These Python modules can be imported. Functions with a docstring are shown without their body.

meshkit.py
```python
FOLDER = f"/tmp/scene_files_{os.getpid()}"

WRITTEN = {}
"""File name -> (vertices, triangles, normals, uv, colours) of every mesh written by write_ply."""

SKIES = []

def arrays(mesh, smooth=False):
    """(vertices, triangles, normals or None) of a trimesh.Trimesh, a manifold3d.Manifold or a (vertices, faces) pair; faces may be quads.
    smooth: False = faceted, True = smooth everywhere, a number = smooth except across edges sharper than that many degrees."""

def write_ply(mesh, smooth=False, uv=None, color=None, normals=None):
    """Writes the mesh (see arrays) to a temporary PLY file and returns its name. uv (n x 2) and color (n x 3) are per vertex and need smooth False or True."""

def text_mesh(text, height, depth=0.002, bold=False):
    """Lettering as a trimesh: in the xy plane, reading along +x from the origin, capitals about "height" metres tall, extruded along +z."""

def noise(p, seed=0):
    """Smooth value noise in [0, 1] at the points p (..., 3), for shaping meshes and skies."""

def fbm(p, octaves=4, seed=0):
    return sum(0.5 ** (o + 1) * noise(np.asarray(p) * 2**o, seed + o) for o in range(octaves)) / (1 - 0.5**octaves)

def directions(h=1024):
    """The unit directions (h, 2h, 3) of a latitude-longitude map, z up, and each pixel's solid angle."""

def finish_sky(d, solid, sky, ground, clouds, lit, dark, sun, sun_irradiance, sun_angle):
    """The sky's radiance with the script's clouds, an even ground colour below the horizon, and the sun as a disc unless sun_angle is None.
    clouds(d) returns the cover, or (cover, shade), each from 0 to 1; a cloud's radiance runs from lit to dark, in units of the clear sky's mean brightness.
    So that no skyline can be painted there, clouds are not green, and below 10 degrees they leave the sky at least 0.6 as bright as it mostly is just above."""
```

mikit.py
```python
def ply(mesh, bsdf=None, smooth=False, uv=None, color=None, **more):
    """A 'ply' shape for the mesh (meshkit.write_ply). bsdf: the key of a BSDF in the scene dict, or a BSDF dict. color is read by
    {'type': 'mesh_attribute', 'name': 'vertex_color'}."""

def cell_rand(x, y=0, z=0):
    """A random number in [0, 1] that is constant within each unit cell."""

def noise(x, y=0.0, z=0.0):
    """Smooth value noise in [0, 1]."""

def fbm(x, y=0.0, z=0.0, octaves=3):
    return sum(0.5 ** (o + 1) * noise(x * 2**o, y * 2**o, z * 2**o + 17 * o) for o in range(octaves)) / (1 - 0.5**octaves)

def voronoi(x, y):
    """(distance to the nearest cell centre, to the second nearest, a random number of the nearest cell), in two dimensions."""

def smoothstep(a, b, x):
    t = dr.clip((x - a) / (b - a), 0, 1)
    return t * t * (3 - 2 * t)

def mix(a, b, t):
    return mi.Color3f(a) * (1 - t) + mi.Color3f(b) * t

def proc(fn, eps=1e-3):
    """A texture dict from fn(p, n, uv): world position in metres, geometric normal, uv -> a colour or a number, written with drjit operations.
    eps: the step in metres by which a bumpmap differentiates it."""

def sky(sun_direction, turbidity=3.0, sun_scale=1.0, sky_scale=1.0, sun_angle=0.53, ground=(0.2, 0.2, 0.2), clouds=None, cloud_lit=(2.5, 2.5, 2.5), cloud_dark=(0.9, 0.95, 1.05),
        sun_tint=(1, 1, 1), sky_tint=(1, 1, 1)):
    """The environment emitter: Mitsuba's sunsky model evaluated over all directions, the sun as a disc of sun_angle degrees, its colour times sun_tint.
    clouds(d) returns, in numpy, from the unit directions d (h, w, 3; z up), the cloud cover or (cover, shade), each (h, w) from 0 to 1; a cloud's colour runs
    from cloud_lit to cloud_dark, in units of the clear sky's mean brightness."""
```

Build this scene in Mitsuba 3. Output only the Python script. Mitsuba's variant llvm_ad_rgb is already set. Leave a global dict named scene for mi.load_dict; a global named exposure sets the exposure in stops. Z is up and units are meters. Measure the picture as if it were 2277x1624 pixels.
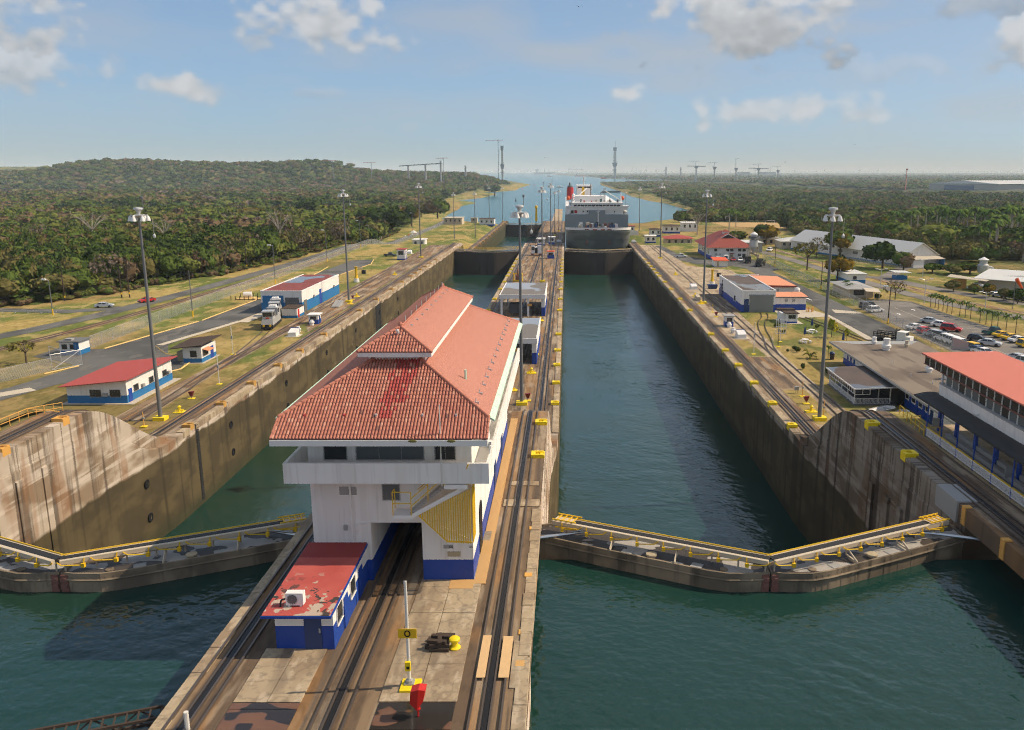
import math, random, numpy as np, trimesh, mitsuba as mi, drjit as dr, mikit, meshkit
from shapely.geometry import Polygon, Point, LineString, box as sbox
from shapely.ops import unary_union
import shapely
T = mi.ScalarTransform4f
scene, labels, place = {}, {}, {}
PI = math.pi

# ------------------------------------------------------------------ camera, sky, exposure
CAM_H, PITCH = 35.3, 12.681
_p = math.radians(PITCH)
scene['camera'] = {'type': 'perspective', 'fov_axis': 'x', 'fov': 61.464, 'near_clip': 0.5, 'far_clip': 90000.0,
    'principal_point_offset_x': -121.5 / 2277, 'principal_point_offset_y': 0.0,
    'to_world': T().look_at(origin=[0, 0, CAM_H], target=[0, 100 * math.cos(_p), CAM_H - 100 * math.sin(_p)], up=[0, 0, 1])}
exposure = 1.75

SUN = (0.72, 0.085, 0.69)
# cumulus: azimuth and elevation in degrees from the +y axis, half widths, density, grey base
CLOUDS = [(10.8, 8.7, 7.0, 3.2, 1.0, .8), (13.5, 10.3, 3.6, 1.7, 1.0, .1), (-15.0, 8.7, 4.4, 2.3, .95, .45), (-13.0, 7.5, 3.6, 1.4, .9, .5), (-33.2, 8.4, 5.0, 3.6, .95, .5),
    (-32.0, 5.4, 3.6, 1.5, .85, .5), (-22.6, 4.7, 1.8, .95, .95, .4), (3.8, 4.8, 1.7, 1.1, .95, .2), (8.6, 3.2, .7, .9, .85, .2), (12.0, 3.4, 2.5, 1.0, .8, .25), (15.0, 3.5, 1.6, .9, .85, .2),
    (18.2, 3.3, 1.9, 1.1, .75, .2), (27.2, 6.7, 2.8, 1.6, .95, .7), (24.0, 9.3, 3.4, 1.5, .75, .9), (21.5, 6.0, 5.0, 1.2, .5, .5), (9.0, 5.8, 1.0, .9, .4, .3), (2.7, 7.2, 1.6, 1.3, .4, .4), (26.5, 3.2, 1.4, .5, .45, .5),
    (-9.9, 2.7, .8, .4, .45, .3), (-15.5, 4.6, 1.6, .4, .4, .95), (-6.0, 10.9, 3.0, .5, .5, .1)]
def clouds(d):
    az, el = np.degrees(np.arctan2(d[..., 0], d[..., 1])), np.degrees(np.arcsin(np.clip(d[..., 2], -1, 1)))
    q = np.stack([az * .42, el * .62, az * 0], -1)
    n = meshkit.fbm(q, 5, 3)
    n2 = meshkit.fbm(q * np.array([.35, .9, 1]) + 9, 4, 8)
    fine = meshkit.fbm(q * 3.1, 4, 21)
    veil = np.clip(.20 + .22 * np.clip((az + 5) / 25, 0, 1) + .80 * np.clip((n2 - .40) * 2.4, 0, 1) * np.clip((az + 60) / 75, .45, 1), 0, 1)
    veil = veil * np.clip(.45 + el / 14, .4, 1)
    # farther round the sky and overhead: scattered cumulus of the same kind
    g = meshkit.fbm(np.stack([d[..., 0] / (d[..., 2] + .25), d[..., 1] / (d[..., 2] + .25), d[..., 2] * 0], -1) * 1.3, 5, 5)
    away = np.clip(np.maximum((np.abs(az) - 36) / 8, (el - 13) / 5), 0, 1)
    cover, shade = np.maximum(veil * .78, away * np.clip((g - .52) * 6, 0, .85)), np.maximum(.50 * (1 - away), away * np.clip((g - .62) * 3, .2, .5))
    for a0, e0, w, h, dens, grey in CLOUDS:
        if 1:
            x, y = (az - a0) / (w * 1.22), (el - e0) / (h * 1.22)
            r = np.sqrt(x * x + np.where(y < 0, y * 1.35, y) ** 2) + (n - .5) * 1.9 + (fine - .5) * .75
            c = np.clip((1.12 - r) / .80, 0, 1); c = c * c * (3 - 2 * c) * dens
            s = np.clip(grey * (.66 - y * .85) + (fine - .45) * .9 + (.55 - c) * .25, 0, 1)
            shade = np.where(c > cover, s * np.clip(c * 1.4, 0, 1) + shade * (1 - np.clip(c * 1.4, 0, 1)), shade); cover = np.maximum(cover, c)
    return cover, shade
scene['sky'] = mikit.sky(SUN, turbidity=3.4, clouds=clouds, cloud_lit=(2.08, 2.14, 2.22), cloud_dark=(1.05, 1.13, 1.22), sky_tint=(.86, .99, 1.08), ground=(.1, .13, .12))

# ------------------------------------------------------------------ materials
def const(name, c, rough=.6, metal=0., spec=.4, **k):
    scene[name] = {'type': 'twosided', 'bsdf': {'type': 'principled', 'base_color': {'type': 'rgb', 'value': list(c)}, 'roughness': rough, 'metallic': metal, 'specular': spec, **k}}
def procm(name, fn, rough=.8, spec=.3, bump=None, bscale=.02, beps=.02, roughfn=None):
    b = {'type': 'principled', 'base_color': mikit.proc(fn), 'roughness': mikit.proc(roughfn) if roughfn else rough, 'specular': spec}
    if bump: b = {'type': 'bumpmap', 'nested': b, 'arbitrary': mikit.proc(bump, beps), 'scale': bscale}
    scene[name] = {'type': 'twosided', 'bsdf': b}
fbm, ns, mix, sst = mikit.fbm, mikit.noise, mikit.mix, mikit.smoothstep
for nm, c, r in (('m_white', (.72, .71, .69), .55), ('m_blue', (.012, .055, .30), .45), ('m_blue_light', (.02, .15, .36), .5), ('m_blue_dark', (.02, .045, .14), .5), ('m_yellow', (.72, .45, .015), .5),
        ('m_yellow_bright', (.80, .60, .01), .5), ('m_orange', (.62, .33, .08), .7), ('m_red', (.50, .022, .015), .4), ('m_redorange', (.62, .09, .02), .5), ('m_dark', (.022, .021, .020), .6), ('m_black', (.012, .012, .013), .5),
        ('m_pole', (.15, .155, .16), .5), ('m_pole_white', (.62, .60, .55), .55), ('m_wood', (.055, .038, .028), .85), ('m_ply', (.60, .40, .20), .8), ('m_mint', (.48, .66, .52), .6), ('m_sheet', (.44, .195, .145), .75),
        ('m_sheet_shade', (.30, .055, .03), .7), ('m_red_roof', (.34, .062, .05), .65), ('m_coral_roof', (.52, .16, .115), .65), ('m_orange_roof', (.62, .26, .14), .65), ('m_red_hip', (.26, .055, .04), .65), ('m_silver_roof', (.55, .55, .52), .45), ('m_grey', (.30, .30, .29), .6),
        ('m_grey_dark', (.13, .13, .13), .6), ('m_shutter', (.22, .23, .22), .5), ('m_beige', (.50, .43, .33), .7), ('m_crown', (.5, .5, .5), .6), ('m_ship', (.20, .23, .245), .5), ('m_hull', (.05, .065, .065), .45),
        ('m_car_white', (.75, .75, .74), .3), ('m_car_silver', (.42, .45, .48), .3), ('m_car_red', (.45, .02, .02), .3), ('m_car_dark', (.03, .035, .045), .3), ('m_car_green', (.02, .10, .09), .3), ('m_car_yellow', (.75, .45, .01), .3),
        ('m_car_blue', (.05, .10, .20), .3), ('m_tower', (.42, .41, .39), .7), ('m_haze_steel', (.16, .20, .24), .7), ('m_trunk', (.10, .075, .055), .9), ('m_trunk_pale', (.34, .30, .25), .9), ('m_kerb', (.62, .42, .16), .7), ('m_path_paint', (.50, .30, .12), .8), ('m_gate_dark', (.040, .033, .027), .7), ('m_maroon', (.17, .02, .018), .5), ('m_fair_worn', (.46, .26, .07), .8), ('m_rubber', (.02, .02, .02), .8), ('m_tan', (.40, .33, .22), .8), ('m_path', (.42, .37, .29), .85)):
    const(nm, c, r)
const('m_glass', (.025, .03, .034), .08, spec=.6)
const('m_glass_grey', (.10, .12, .13), .15, spec=.6)
const('m_steel', (.62, .63, .64), .28, metal=.9)
const('m_rail', (.16, .13, .11), .38, metal=.6)
const('m_galv', (.50, .51, .52), .45, metal=.4)
for i, c in enumerate(((.45, .175, .12), (.42, .155, .108), (.48, .20, .14), (.38, .135, .095), (.53, .26, .185))): const(f'm_tile_{i}', c, .75)
const('m_tile_stain', (.40, .065, .055), .7)
const('m_tile_stain_1', (.34, .05, .042), .7)
const('m_tile_dark', (.20, .09, .07), .8)
scene['m_leaf'] = {'type': 'twosided', 'bsdf': {'type': 'diffuse', 'reflectance': {'type': 'mesh_attribute', 'name': 'vertex_color'}}}

def f_conc(p, n, uv):
    a = fbm(p.x * .35, p.y * .35, p.z * .5, 4); b = fbm(p.x * 2.3, p.y * 1.1, 3, 4); s = fbm(p.x * .9 + 40, p.y * .16, 7, 3)
    c = mix((.39, .31, .205), (.27, .20, .13), sst(.35, .7, a))
    c = mix(c, (.48, .40, .29), sst(.55, .75, b) * .6)
    c = mix(c, (.13, .10, .075), sst(.56, .74, s) * .55)
    c = mix(c, (.12, .10, .08), sst(.62, .70, fbm(p.x * 5, p.y * 5, 1, 2)) * .25)
    return mix(c, (.10, .085, .07), (1 - sst(0., .05, dr.abs(fbm(p.x * .8 + 3, p.y * .8, 2, 3) - .5))) * .35)
procm('m_conc', f_conc, .85)
def f_bed(p, n, uv):
    a = fbm(p.x * 1.9, p.y * .05, 0, 4); b = fbm(p.x * 1.1, p.y * .16, 5, 4); d = fbm(p.x * 3.1, p.y * 1.2, 8, 3)
    c = mix((.215, .15, .092), (.12, .083, .054), sst(.40, .60, a))
    c = mix(c, (.33, .265, .19), sst(.50, .66, b) * .75)
    c = mix(c, (.30, .155, .055), sst(.54, .70, fbm(p.x * .9 + 9, p.y * .11, 2, 3)) * .55)
    c = mix(c, (.075, .06, .05), sst(.56, .68, fbm(p.x * 2.4 + 5, p.y * .07, 9, 3)) * .6)
    return mix(c, c * .6, sst(.5, .75, d) * .5)
procm('m_bed', f_bed, .8)
def wall_colour(k):
    def f(p, n, uv):
        z = p.z + (fbm(p.y * .35, p.x, 0, 3) - .5) * .7
        wet = sst(-1.15, -1.6, z)
        st = fbm(p.y * .9, p.z * .05, p.x * .1, 4); s2 = fbm(p.y * 2.2 + 30, p.z * .05, 6, 3); bl = fbm(p.y * .25, p.z * .5, 4, 4); ln = fbm(p.y * .12, p.z * 1.7, 2, 3)
        dry = mix((.46, .39, .31), (.25, .185, .125), sst(.42, .68, bl))
        dry = mix(dry, (.58, .51, .43), sst(.48, .66, ln) * .7)
        dry = mix(dry, (.075, .055, .04), sst(.52, .66, st) * .8)
        dry = mix(dry, (.10, .075, .055), sst(.56, .66, s2) * .65 * sst(3., 7., p.z))
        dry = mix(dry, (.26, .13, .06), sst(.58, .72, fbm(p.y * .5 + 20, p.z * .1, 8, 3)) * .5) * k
        low = mix((.098, .076, .038), (.064, .050, .027), sst(.35, .65, bl))
        low = mix(low, (.038, .031, .019), sst(.5, .7, st) * .7)
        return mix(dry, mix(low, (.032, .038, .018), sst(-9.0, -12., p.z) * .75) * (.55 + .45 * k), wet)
    return f
def b_wall(p, n, uv): return fbm(p.y * 1.1, p.z * .9, p.x, 4) + .35 * (1 - sst(0., .06, dr.abs(ns(p.y * .07, 3, 1) - .5)))
procm('m_wall', wall_colour(1.0), .88, bump=b_wall, bscale=.12, beps=.05); procm('m_wall_dirt_shade', wall_colour(.48), .88, bump=b_wall, bscale=.12, beps=.05)  # second copy darkened for the right wall: dirt plus shade put into the colour
def f_grass(p, n, uv):
    a = fbm(p.x * .07, p.y * .04, 0, 4); b = fbm(p.x * .4, p.y * .22, 2, 4); c2 = fbm(p.x * .02 + 7, p.y * .012, 4, 3); d = fbm(p.x * 1.6, p.y * .9, 6, 2)
    c = mix((.27, .205, .072), (.115, .135, .035), sst(.40, .58, a))
    c = mix(c, (.36, .27, .115), sst(.5, .66, b) * .6)
    c = mix(c, (.085, .115, .03), sst(.54, .68, fbm(p.x * .16 + 3, p.y * .09, 9, 3)) * .7)
    c = mix(c, (.20, .125, .058), sst(.54, .66, c2) * .5)
    return mix(c, c * .68, sst(.45, .75, d) * .7)
procm('m_grass', f_grass, .95, spec=.1)
def f_field(p, n, uv): return mix((.40, .27, .13), (.30, .21, .09), fbm(p.x * .05, p.y * .05, 0, 3))
procm('m_field', f_field, .95, spec=.1)
def f_asph(p, n, uv):
    c = mix((.105, .105, .10), (.066, .066, .064), sst(.35, .7, fbm(p.x * .12, p.y * .12, 0, 4)))
    return mix(c, (.17, .16, .14), sst(.6, .72, fbm(p.x * .5, p.y * .2, 4, 3)) * .4)
procm('m_asph', f_asph, .85)
def f_lot(p, n, uv): return mix((.185, .17, .15), (.13, .12, .108), sst(.35, .68, fbm(p.x * .1, p.y * .16, 3, 4)))
procm('m_lot', f_lot, .9)
def f_floor(p, n, uv): return mix((.055, .075, .022), (.15, .14, .05), sst(.4, .6, fbm(p.x * .03, p.y * .03, 0, 3)))
procm('m_forest_floor', f_floor, .95, spec=.1)
def f_peel(p, n, uv):
    a = fbm(p.x * 2.3, p.y * 1.9, 0, 4); k = sst(51.5, 43.5, p.y)
    c = mix((.36, .06, .052), (.45, .105, .085), fbm(p.x * .7, p.y * .7, 6, 3))
    c = mix(c, (.20, .02, .022), sst(50.0, 50.12, p.y) * .75)
    m = sst(.715 - .165 * k, .745 - .165 * k, a); m2 = sst(.60 - .06 * k, .62 - .06 * k, fbm(p.x * 2.2 + 8, p.y * 2.2, 2, 4))
    c = mix(c, (.42, .34, .27), m * sst(49, 46, p.y))
    return mix(c, (.055, .045, .04), m2 * sst(48.5, 45.5, p.y) * sst(.45, .5, fbm(p.x * .8, p.y * .9, 9, 2)))
procm('m_peel', f_peel, .7)
def puddle(p): return sst(.55, .575, fbm(p.x * .16 + 3, p.y * .075 + 1, 0, 3))
def f_wetroof(p, n, uv): return mix(mix((.10, .075, .066), (.065, .05, .046), fbm(p.x * .4, p.y * .4, 3, 3)), (.09, .09, .09), puddle(p))
def r_wet(p, n, uv): return dr.lerp(mi.Float(.85), mi.Float(.04), puddle(p))
procm('m_wet_brown', f_wetroof, spec=.6, roughfn=r_wet)
def puddle_big(p): return sst(.42, .46, fbm(p.x * .13 + 3, p.y * .06 + 1, 0, 3))
def f_wetgrey(p, n, uv): return mix((.13, .12, .11), (.22, .22, .22), puddle_big(p))
def r_wetgrey(p, n, uv): return dr.lerp(mi.Float(.8), mi.Float(.05), puddle_big(p))
procm('m_wet_grey', f_wetgrey, spec=.9, roughfn=r_wetgrey)
def f_wetred(p, n, uv): return mix(mix((.20, .05, .045), (.13, .035, .033), fbm(p.x * .4, p.y * .4, 3, 3)), (.10, .09, .09), puddle(p))
procm('m_wet_red', f_wetred, spec=.6, roughfn=r_wet)
def f_gravel(p, n, uv):
    c = mix((.20, .165, .13), (.14, .112, .09), sst(.35, .65, fbm(p.x * .25, p.y * .12, 0, 4)))
    return mix(c, (.09, .07, .058), sst(.56, .72, fbm(p.x * .5, p.y * .09, 6, 3)) * .6)
procm('m_gravel', f_gravel, .9)
def f_hull(p, n, uv):
    a = fbm(p.x * .5, p.y * .5, p.z * .35, 4); s = fbm(p.x * 1.6, p.y * 1.6, p.z * .12, 3)
    c = mix((.27, .21, .145), (.145, .115, .082), sst(.36, .66, a))
    return mix(c, (.05, .042, .034), sst(.54, .7, s) * .6)
procm('m_gate', f_hull, .75)
def f_deck(p, n, uv):
    a = fbm(p.x * .55, p.y * .75, 0, 3)
    return mix((.06, .05, .042), (.36, .34, .31), sst(.535, .56, a))
procm('m_gate_deck', f_deck, .5)
def f_brown(p, n, uv):
    c = mix((.17, .085, .052), (.11, .06, .042), fbm(p.x * .5, p.y * .5, 0, 3))
    return mix(c, (.028, .024, .022), sst(.55, .58, fbm(p.x * .45 + 2, p.y * .8, 5, 3)))
def r_brown(p, n, uv): return dr.lerp(mi.Float(.6), mi.Float(.06), sst(.50, .56, fbm(p.x * .45 + 2, p.y * .8, 5, 3)))
procm('m_brown', f_brown, spec=.5, roughfn=r_brown)
def f_paint(p, n, uv):
    c = mix((.74, .725, .70), (.58, .55, .50), sst(.45, .72, fbm(p.x * 2.1 + p.y * 2.1, p.z * .16, 0, 4)) * .32)
    return mix(c, (.40, .37, .33), sst(.62, .74, fbm(p.x * 4.5 + p.y * 4.5 + 9, p.z * .22, 4, 3)) * .22)
procm('m_white_aged', f_paint, .6)
def f_ship(p, n, uv): return mix((.19, .215, .205), (.12, .14, .138), sst(.35, .7, fbm(p.x * .12, p.y * .1, p.z * .25, 3)))
procm('m_hull_worn', f_ship, .4, spec=.5)
def b_water(p, n, uv):
    a = fbm(p.x * .75 + p.y * .2, p.y * .95, 0, 3); w = fbm(p.x * .12, p.y * .09, 5, 2)
    return a * (.25 + 1.5 * w * w) + .6 * ns(p.x * .25, p.y * .3, 2) + .25 * fbm(p.x * 2.6, p.y * 3.1, 3, 2)
def f_water(p, n, uv): return mix((.0085, .037, .030), (.014, .036, .016), sst(.45, .75, fbm(p.x * .05, p.y * .05, 1, 2)) * .5)
b = {'type': 'principled', 'base_color': mikit.proc(f_water), 'roughness': .09, 'specular': .5}
scene['m_water'] = {'type': 'twosided', 'bsdf': {'type': 'bumpmap', 'nested': b, 'arbitrary': mikit.proc(b_water, .06), 'scale': .135}}
def b_sea(p, n, uv): return fbm(p.x * .25, p.y * .3, 0, 3)
b = {'type': 'principled', 'base_color': {'type': 'rgb', 'value': [.012, .085, .098]}, 'roughness': .14, 'specular': .5}
scene['m_sea'] = {'type': 'twosided', 'bsdf': {'type': 'bumpmap', 'nested': b, 'arbitrary': mikit.proc(b_sea, .3), 'scale': .55}}
def f_far(p, n, uv): return mix((.030, .050, .022), (.085, .085, .04), sst(.38, .64, fbm(p.x * .02, p.y * .012, p.z * .05, 4)))
procm('m_far_wood', f_far, .95, spec=.1)

# ------------------------------------------------------------------ mesh helpers
class MB:
    def __init__(s): s.v, s.f, s.n = [], [], 0
    def add(s, v, f):
        s.v.append(np.asarray(v, float)); s.f.append(np.asarray(f, int) + s.n); s.n += len(v); return s
    def mesh(s): return trimesh.Trimesh(np.vstack(s.v), np.vstack(s.f), process=False)
    def box(s, x0, x1, y0, y1, z0, z1): return s.hexa([(x0, y0, z0), (x1, y0, z0), (x1, y1, z0), (x0, y1, z0), (x0, y0, z1), (x1, y0, z1), (x1, y1, z1), (x0, y1, z1)])
    def hexa(s, p): return s.add(p, [(0, 2, 1), (0, 3, 2), (4, 5, 6), (4, 6, 7), (0, 1, 5), (0, 5, 4), (1, 2, 6), (1, 6, 5), (2, 3, 7), (2, 7, 6), (3, 0, 4), (3, 4, 7)])
    def tube(s, p, q, r0, r1=None, k=6):
        p, q = np.array(p, float), np.array(q, float); r1 = r0 if r1 is None else r1
        d = (q - p) / (np.linalg.norm(q - p) + 1e-9); a = np.cross(d, [0, 0, 1.] if abs(d[2]) < .9 else [1., 0, 0]); a /= np.linalg.norm(a); b = np.cross(d, a)
        t = np.arange(k) * 2 * PI / k; c = np.cos(t)[:, None] * a + np.sin(t)[:, None] * b
        i = np.arange(k); j = (i + 1) % k
        f = np.vstack([np.stack([i, j, j + k], 1), np.stack([i, j + k, i + k], 1), np.stack([i * 0 + 2 * k, j, i], 1), np.stack([i * 0 + 2 * k + 1, i + k, j + k], 1)])
        return s.add(np.vstack([p + c * r0, q + c * r1, [p], [q]]), f)
    def path(s, pts, r, k=6):
        for a, b in zip(pts[:-1], pts[1:]): s.tube(a, b, r, r, k)
        return s
    def bar(s, p, q, w, h):                       # a beam of width w (level) and height h between two points (centre line)
        p, q = np.array(p, float), np.array(q, float); d = q - p; a = np.array([-d[1], d[0], 0.]); a /= np.linalg.norm(a) + 1e-9; a *= w / 2; u = np.array([0, 0, h / 2])
        return s.hexa([p + a - u, p - a - u, q - a - u, q + a - u, p + a + u, p - a + u, q - a + u, q + a + u])
    def lathe(s, prof, c=(0, 0, 0), k=12):
        prof = np.array(prof, float); t = np.arange(k) * 2 * PI / k; m = len(prof)
        v = np.stack([np.outer(prof[:, 0], np.cos(t)), np.outer(prof[:, 0], np.sin(t)), np.repeat(prof[:, 1:2], k, 1)], -1).reshape(-1, 3) + np.array(c)
        f = []
        for a in range(m - 1):
            for i in range(k):
                j = (i + 1) % k; f += [(a * k + i, a * k + j, (a + 1) * k + j), (a * k + i, (a + 1) * k + j, (a + 1) * k + i)]
        return s.add(v, f)
    def prism(s, poly, z0, z1):
        g = poly if hasattr(poly, 'geom_type') else Polygon(poly)
        for q in getattr(g, 'geoms', [g]):
            m = trimesh.creation.extrude_polygon(q, z1 - z0, engine='earcut'); s.add(m.vertices + np.array([0, 0, z0]), m.faces)
        return s
    def sheet(s, poly, z):
        g = poly if hasattr(poly, 'geom_type') else Polygon(poly)
        for q in getattr(g, 'geoms', [g]):
            v, f = trimesh.creation.triangulate_polygon(q, engine='earcut'); s.add(np.c_[v, np.full(len(v), z)], f)
        return s
    def strip(s, a, b):                           # ruled surface between two polylines
        a, b = np.array(a, float), np.array(b, float); n = len(a); i = np.arange(n - 1)
        return s.add(np.vstack([a, b]), np.vstack([np.stack([i, i + 1, i + 1 + n], 1), np.stack([i, i + 1 + n, i + n], 1)]))
    def quad(s, a, b, c, d): return s.add([a, b, c, d], [(0, 1, 2), (0, 2, 3)])
    def solid(s, m): v, f, _ = meshkit.arrays(m); return s.add(v, f)
    def move(s, M): s.v = [np.c_[v, np.ones(len(v))] @ np.asarray(M)[:3].T for v in s.v]; return s
def B(*a): return MB().box(*a)
def rotz(a, x=0, y=0, z=0):
    c, q = math.cos(a), math.sin(a); return np.array([[c, -q, 0, x], [q, c, 0, y], [0, 0, 1, z], [0, 0, 0, 1.]])
used = {}
def numbered(k):
    i = used.get(k, 0); used[k] = i + 1
    return k if i == 0 else f'{k}_{i:03d}'
def thing(name, label, cat, group=None, at=None, rz=0, sc=1.0):
    key = numbered(name); labels[key] = {'label': label, 'category': cat}
    if group: labels[key]['group'] = group
    if at is not None: place[key] = T().translate(list(map(float, at))).rotate([0, 0, 1], math.degrees(rz)).scale(sc)
    return key
def part(root, name, mb, mat, smooth=False, label=None, kind=None, **k):
    key = numbered(f'{root}__{name}'); d = mikit.ply(mb.mesh() if isinstance(mb, MB) else mb, mat, smooth, **k)
    top = key.split('__')[0]
    if top in place: d['to_world'] = place[top]
    scene[key] = d
    if label or kind: labels[key] = {**({'label': label} if label else {}), **({'kind': kind} if kind else {})}
    return key
def struct(name, mb, mat, smooth=False, label=None):
    key = numbered(name); scene[key] = mikit.ply(mb.mesh() if isinstance(mb, MB) else mb, mat, smooth); labels[key] = {'kind': 'structure'}
    if label: labels[key]['label'] = label
    return key
def single(name, mb, mat, label, cat, group=None, smooth=False):
    k = thing(name, label, cat, group); scene[k] = mikit.ply(mb.mesh(), mat, smooth); return k
def clone(src, label, at, rz=0, swap={}, sc=1.0, group=None, name=None):
    base = name or src; base = base[:-4] if base[-4] == '_' and base[-3:].isdigit() else base
    key = thing(base, label, labels[src]['category'], group or labels[src].get('group'), at, rz, sc)
    for k in [k for k in scene if k.startswith(src + '__')]:
        d = dict(scene[k]); d['to_world'] = place[key]; b = d.get('bsdf')
        if b and b.get('id') in swap: d['bsdf'] = {'type': 'ref', 'id': swap[b['id']]}
        scene[key + k[len(src):]] = d
    return key
rng = np.random.default_rng(7)
# ------------------------------------------------------------------ levels
WATER_UP, WATER_LOCK, SEA_Z = 5.6, -12.0, -20.5
def sm(a, b, x): t = np.clip((np.asarray(x, float) - a) / (b - a), 0, 1); return t * t * (3 - 2 * t)
def zp(y):                                         # top of the lock walls along the canal: three steps joined by curved ramps
    return 9.0 * (1 - sm(92.0, 113.5, y)) - 8.5 * sm(436.5, 458, y) - 6.0 * sm(787, 808, y)
LAND_L = Polygon([(300, -200), (300, 740), (-40, 790), (-58, 812), (-70, 850), (-100, 900), (-149, 1047), (-156, 1172), (-162, 1331), (-171, 1419), (-168, 1500), (-160, 1576), (-190, 1637), (-216, 1702), (-180, 1875), (-172, 2195), (-241, 2356), (-180, 2492), (-150, 2646), (-160, 3000),
    (-150, 3708), (-231, 4328), (-300, 4900), (-6000, 5200), (-6000, -200)])
LAND_R = Polygon([(-300, -200), (-300, 740), (20, 790), (36, 815), (60, 900), (137, 1030), (172, 1140), (184, 1205), (177, 1331), (174, 1557), (158, 1679), (146, 1992), (151, 2541), (140, 3605), (162, 4328), (400, 4450), (571, 4200), (650, 3608), (719, 3064), (811, 2340), (850, 2100), (890, 1850), (1500, 1750), (4500, 1700), (4500, -200)])
LAND_F = Polygon([(-474, 18500), (32, 10830), (212, 9283), (273, 7644), (339, 6497), (480, 5648), (640, 4700), (740, 3900), (830, 3100), (880, 2550), (930, 2280), (1000, 2100), (1700, 2000), (6000, 1950), (16000, 12000), (16000, 24000), (-300, 24000)])
HX = np.array([-6500, -1856, -1740, -1672, -1624, -1479, -1295, -1147, -1044, -897, -831, -773, -743, -664, -561, -414, -277, -226, -150]); HZ = np.array([25, 34, 37, 46, 63, 76, 66, 64, 62, 67, 71, 64, 45, 38, 33, 30, 26, 18, 0]) - 12.
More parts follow.
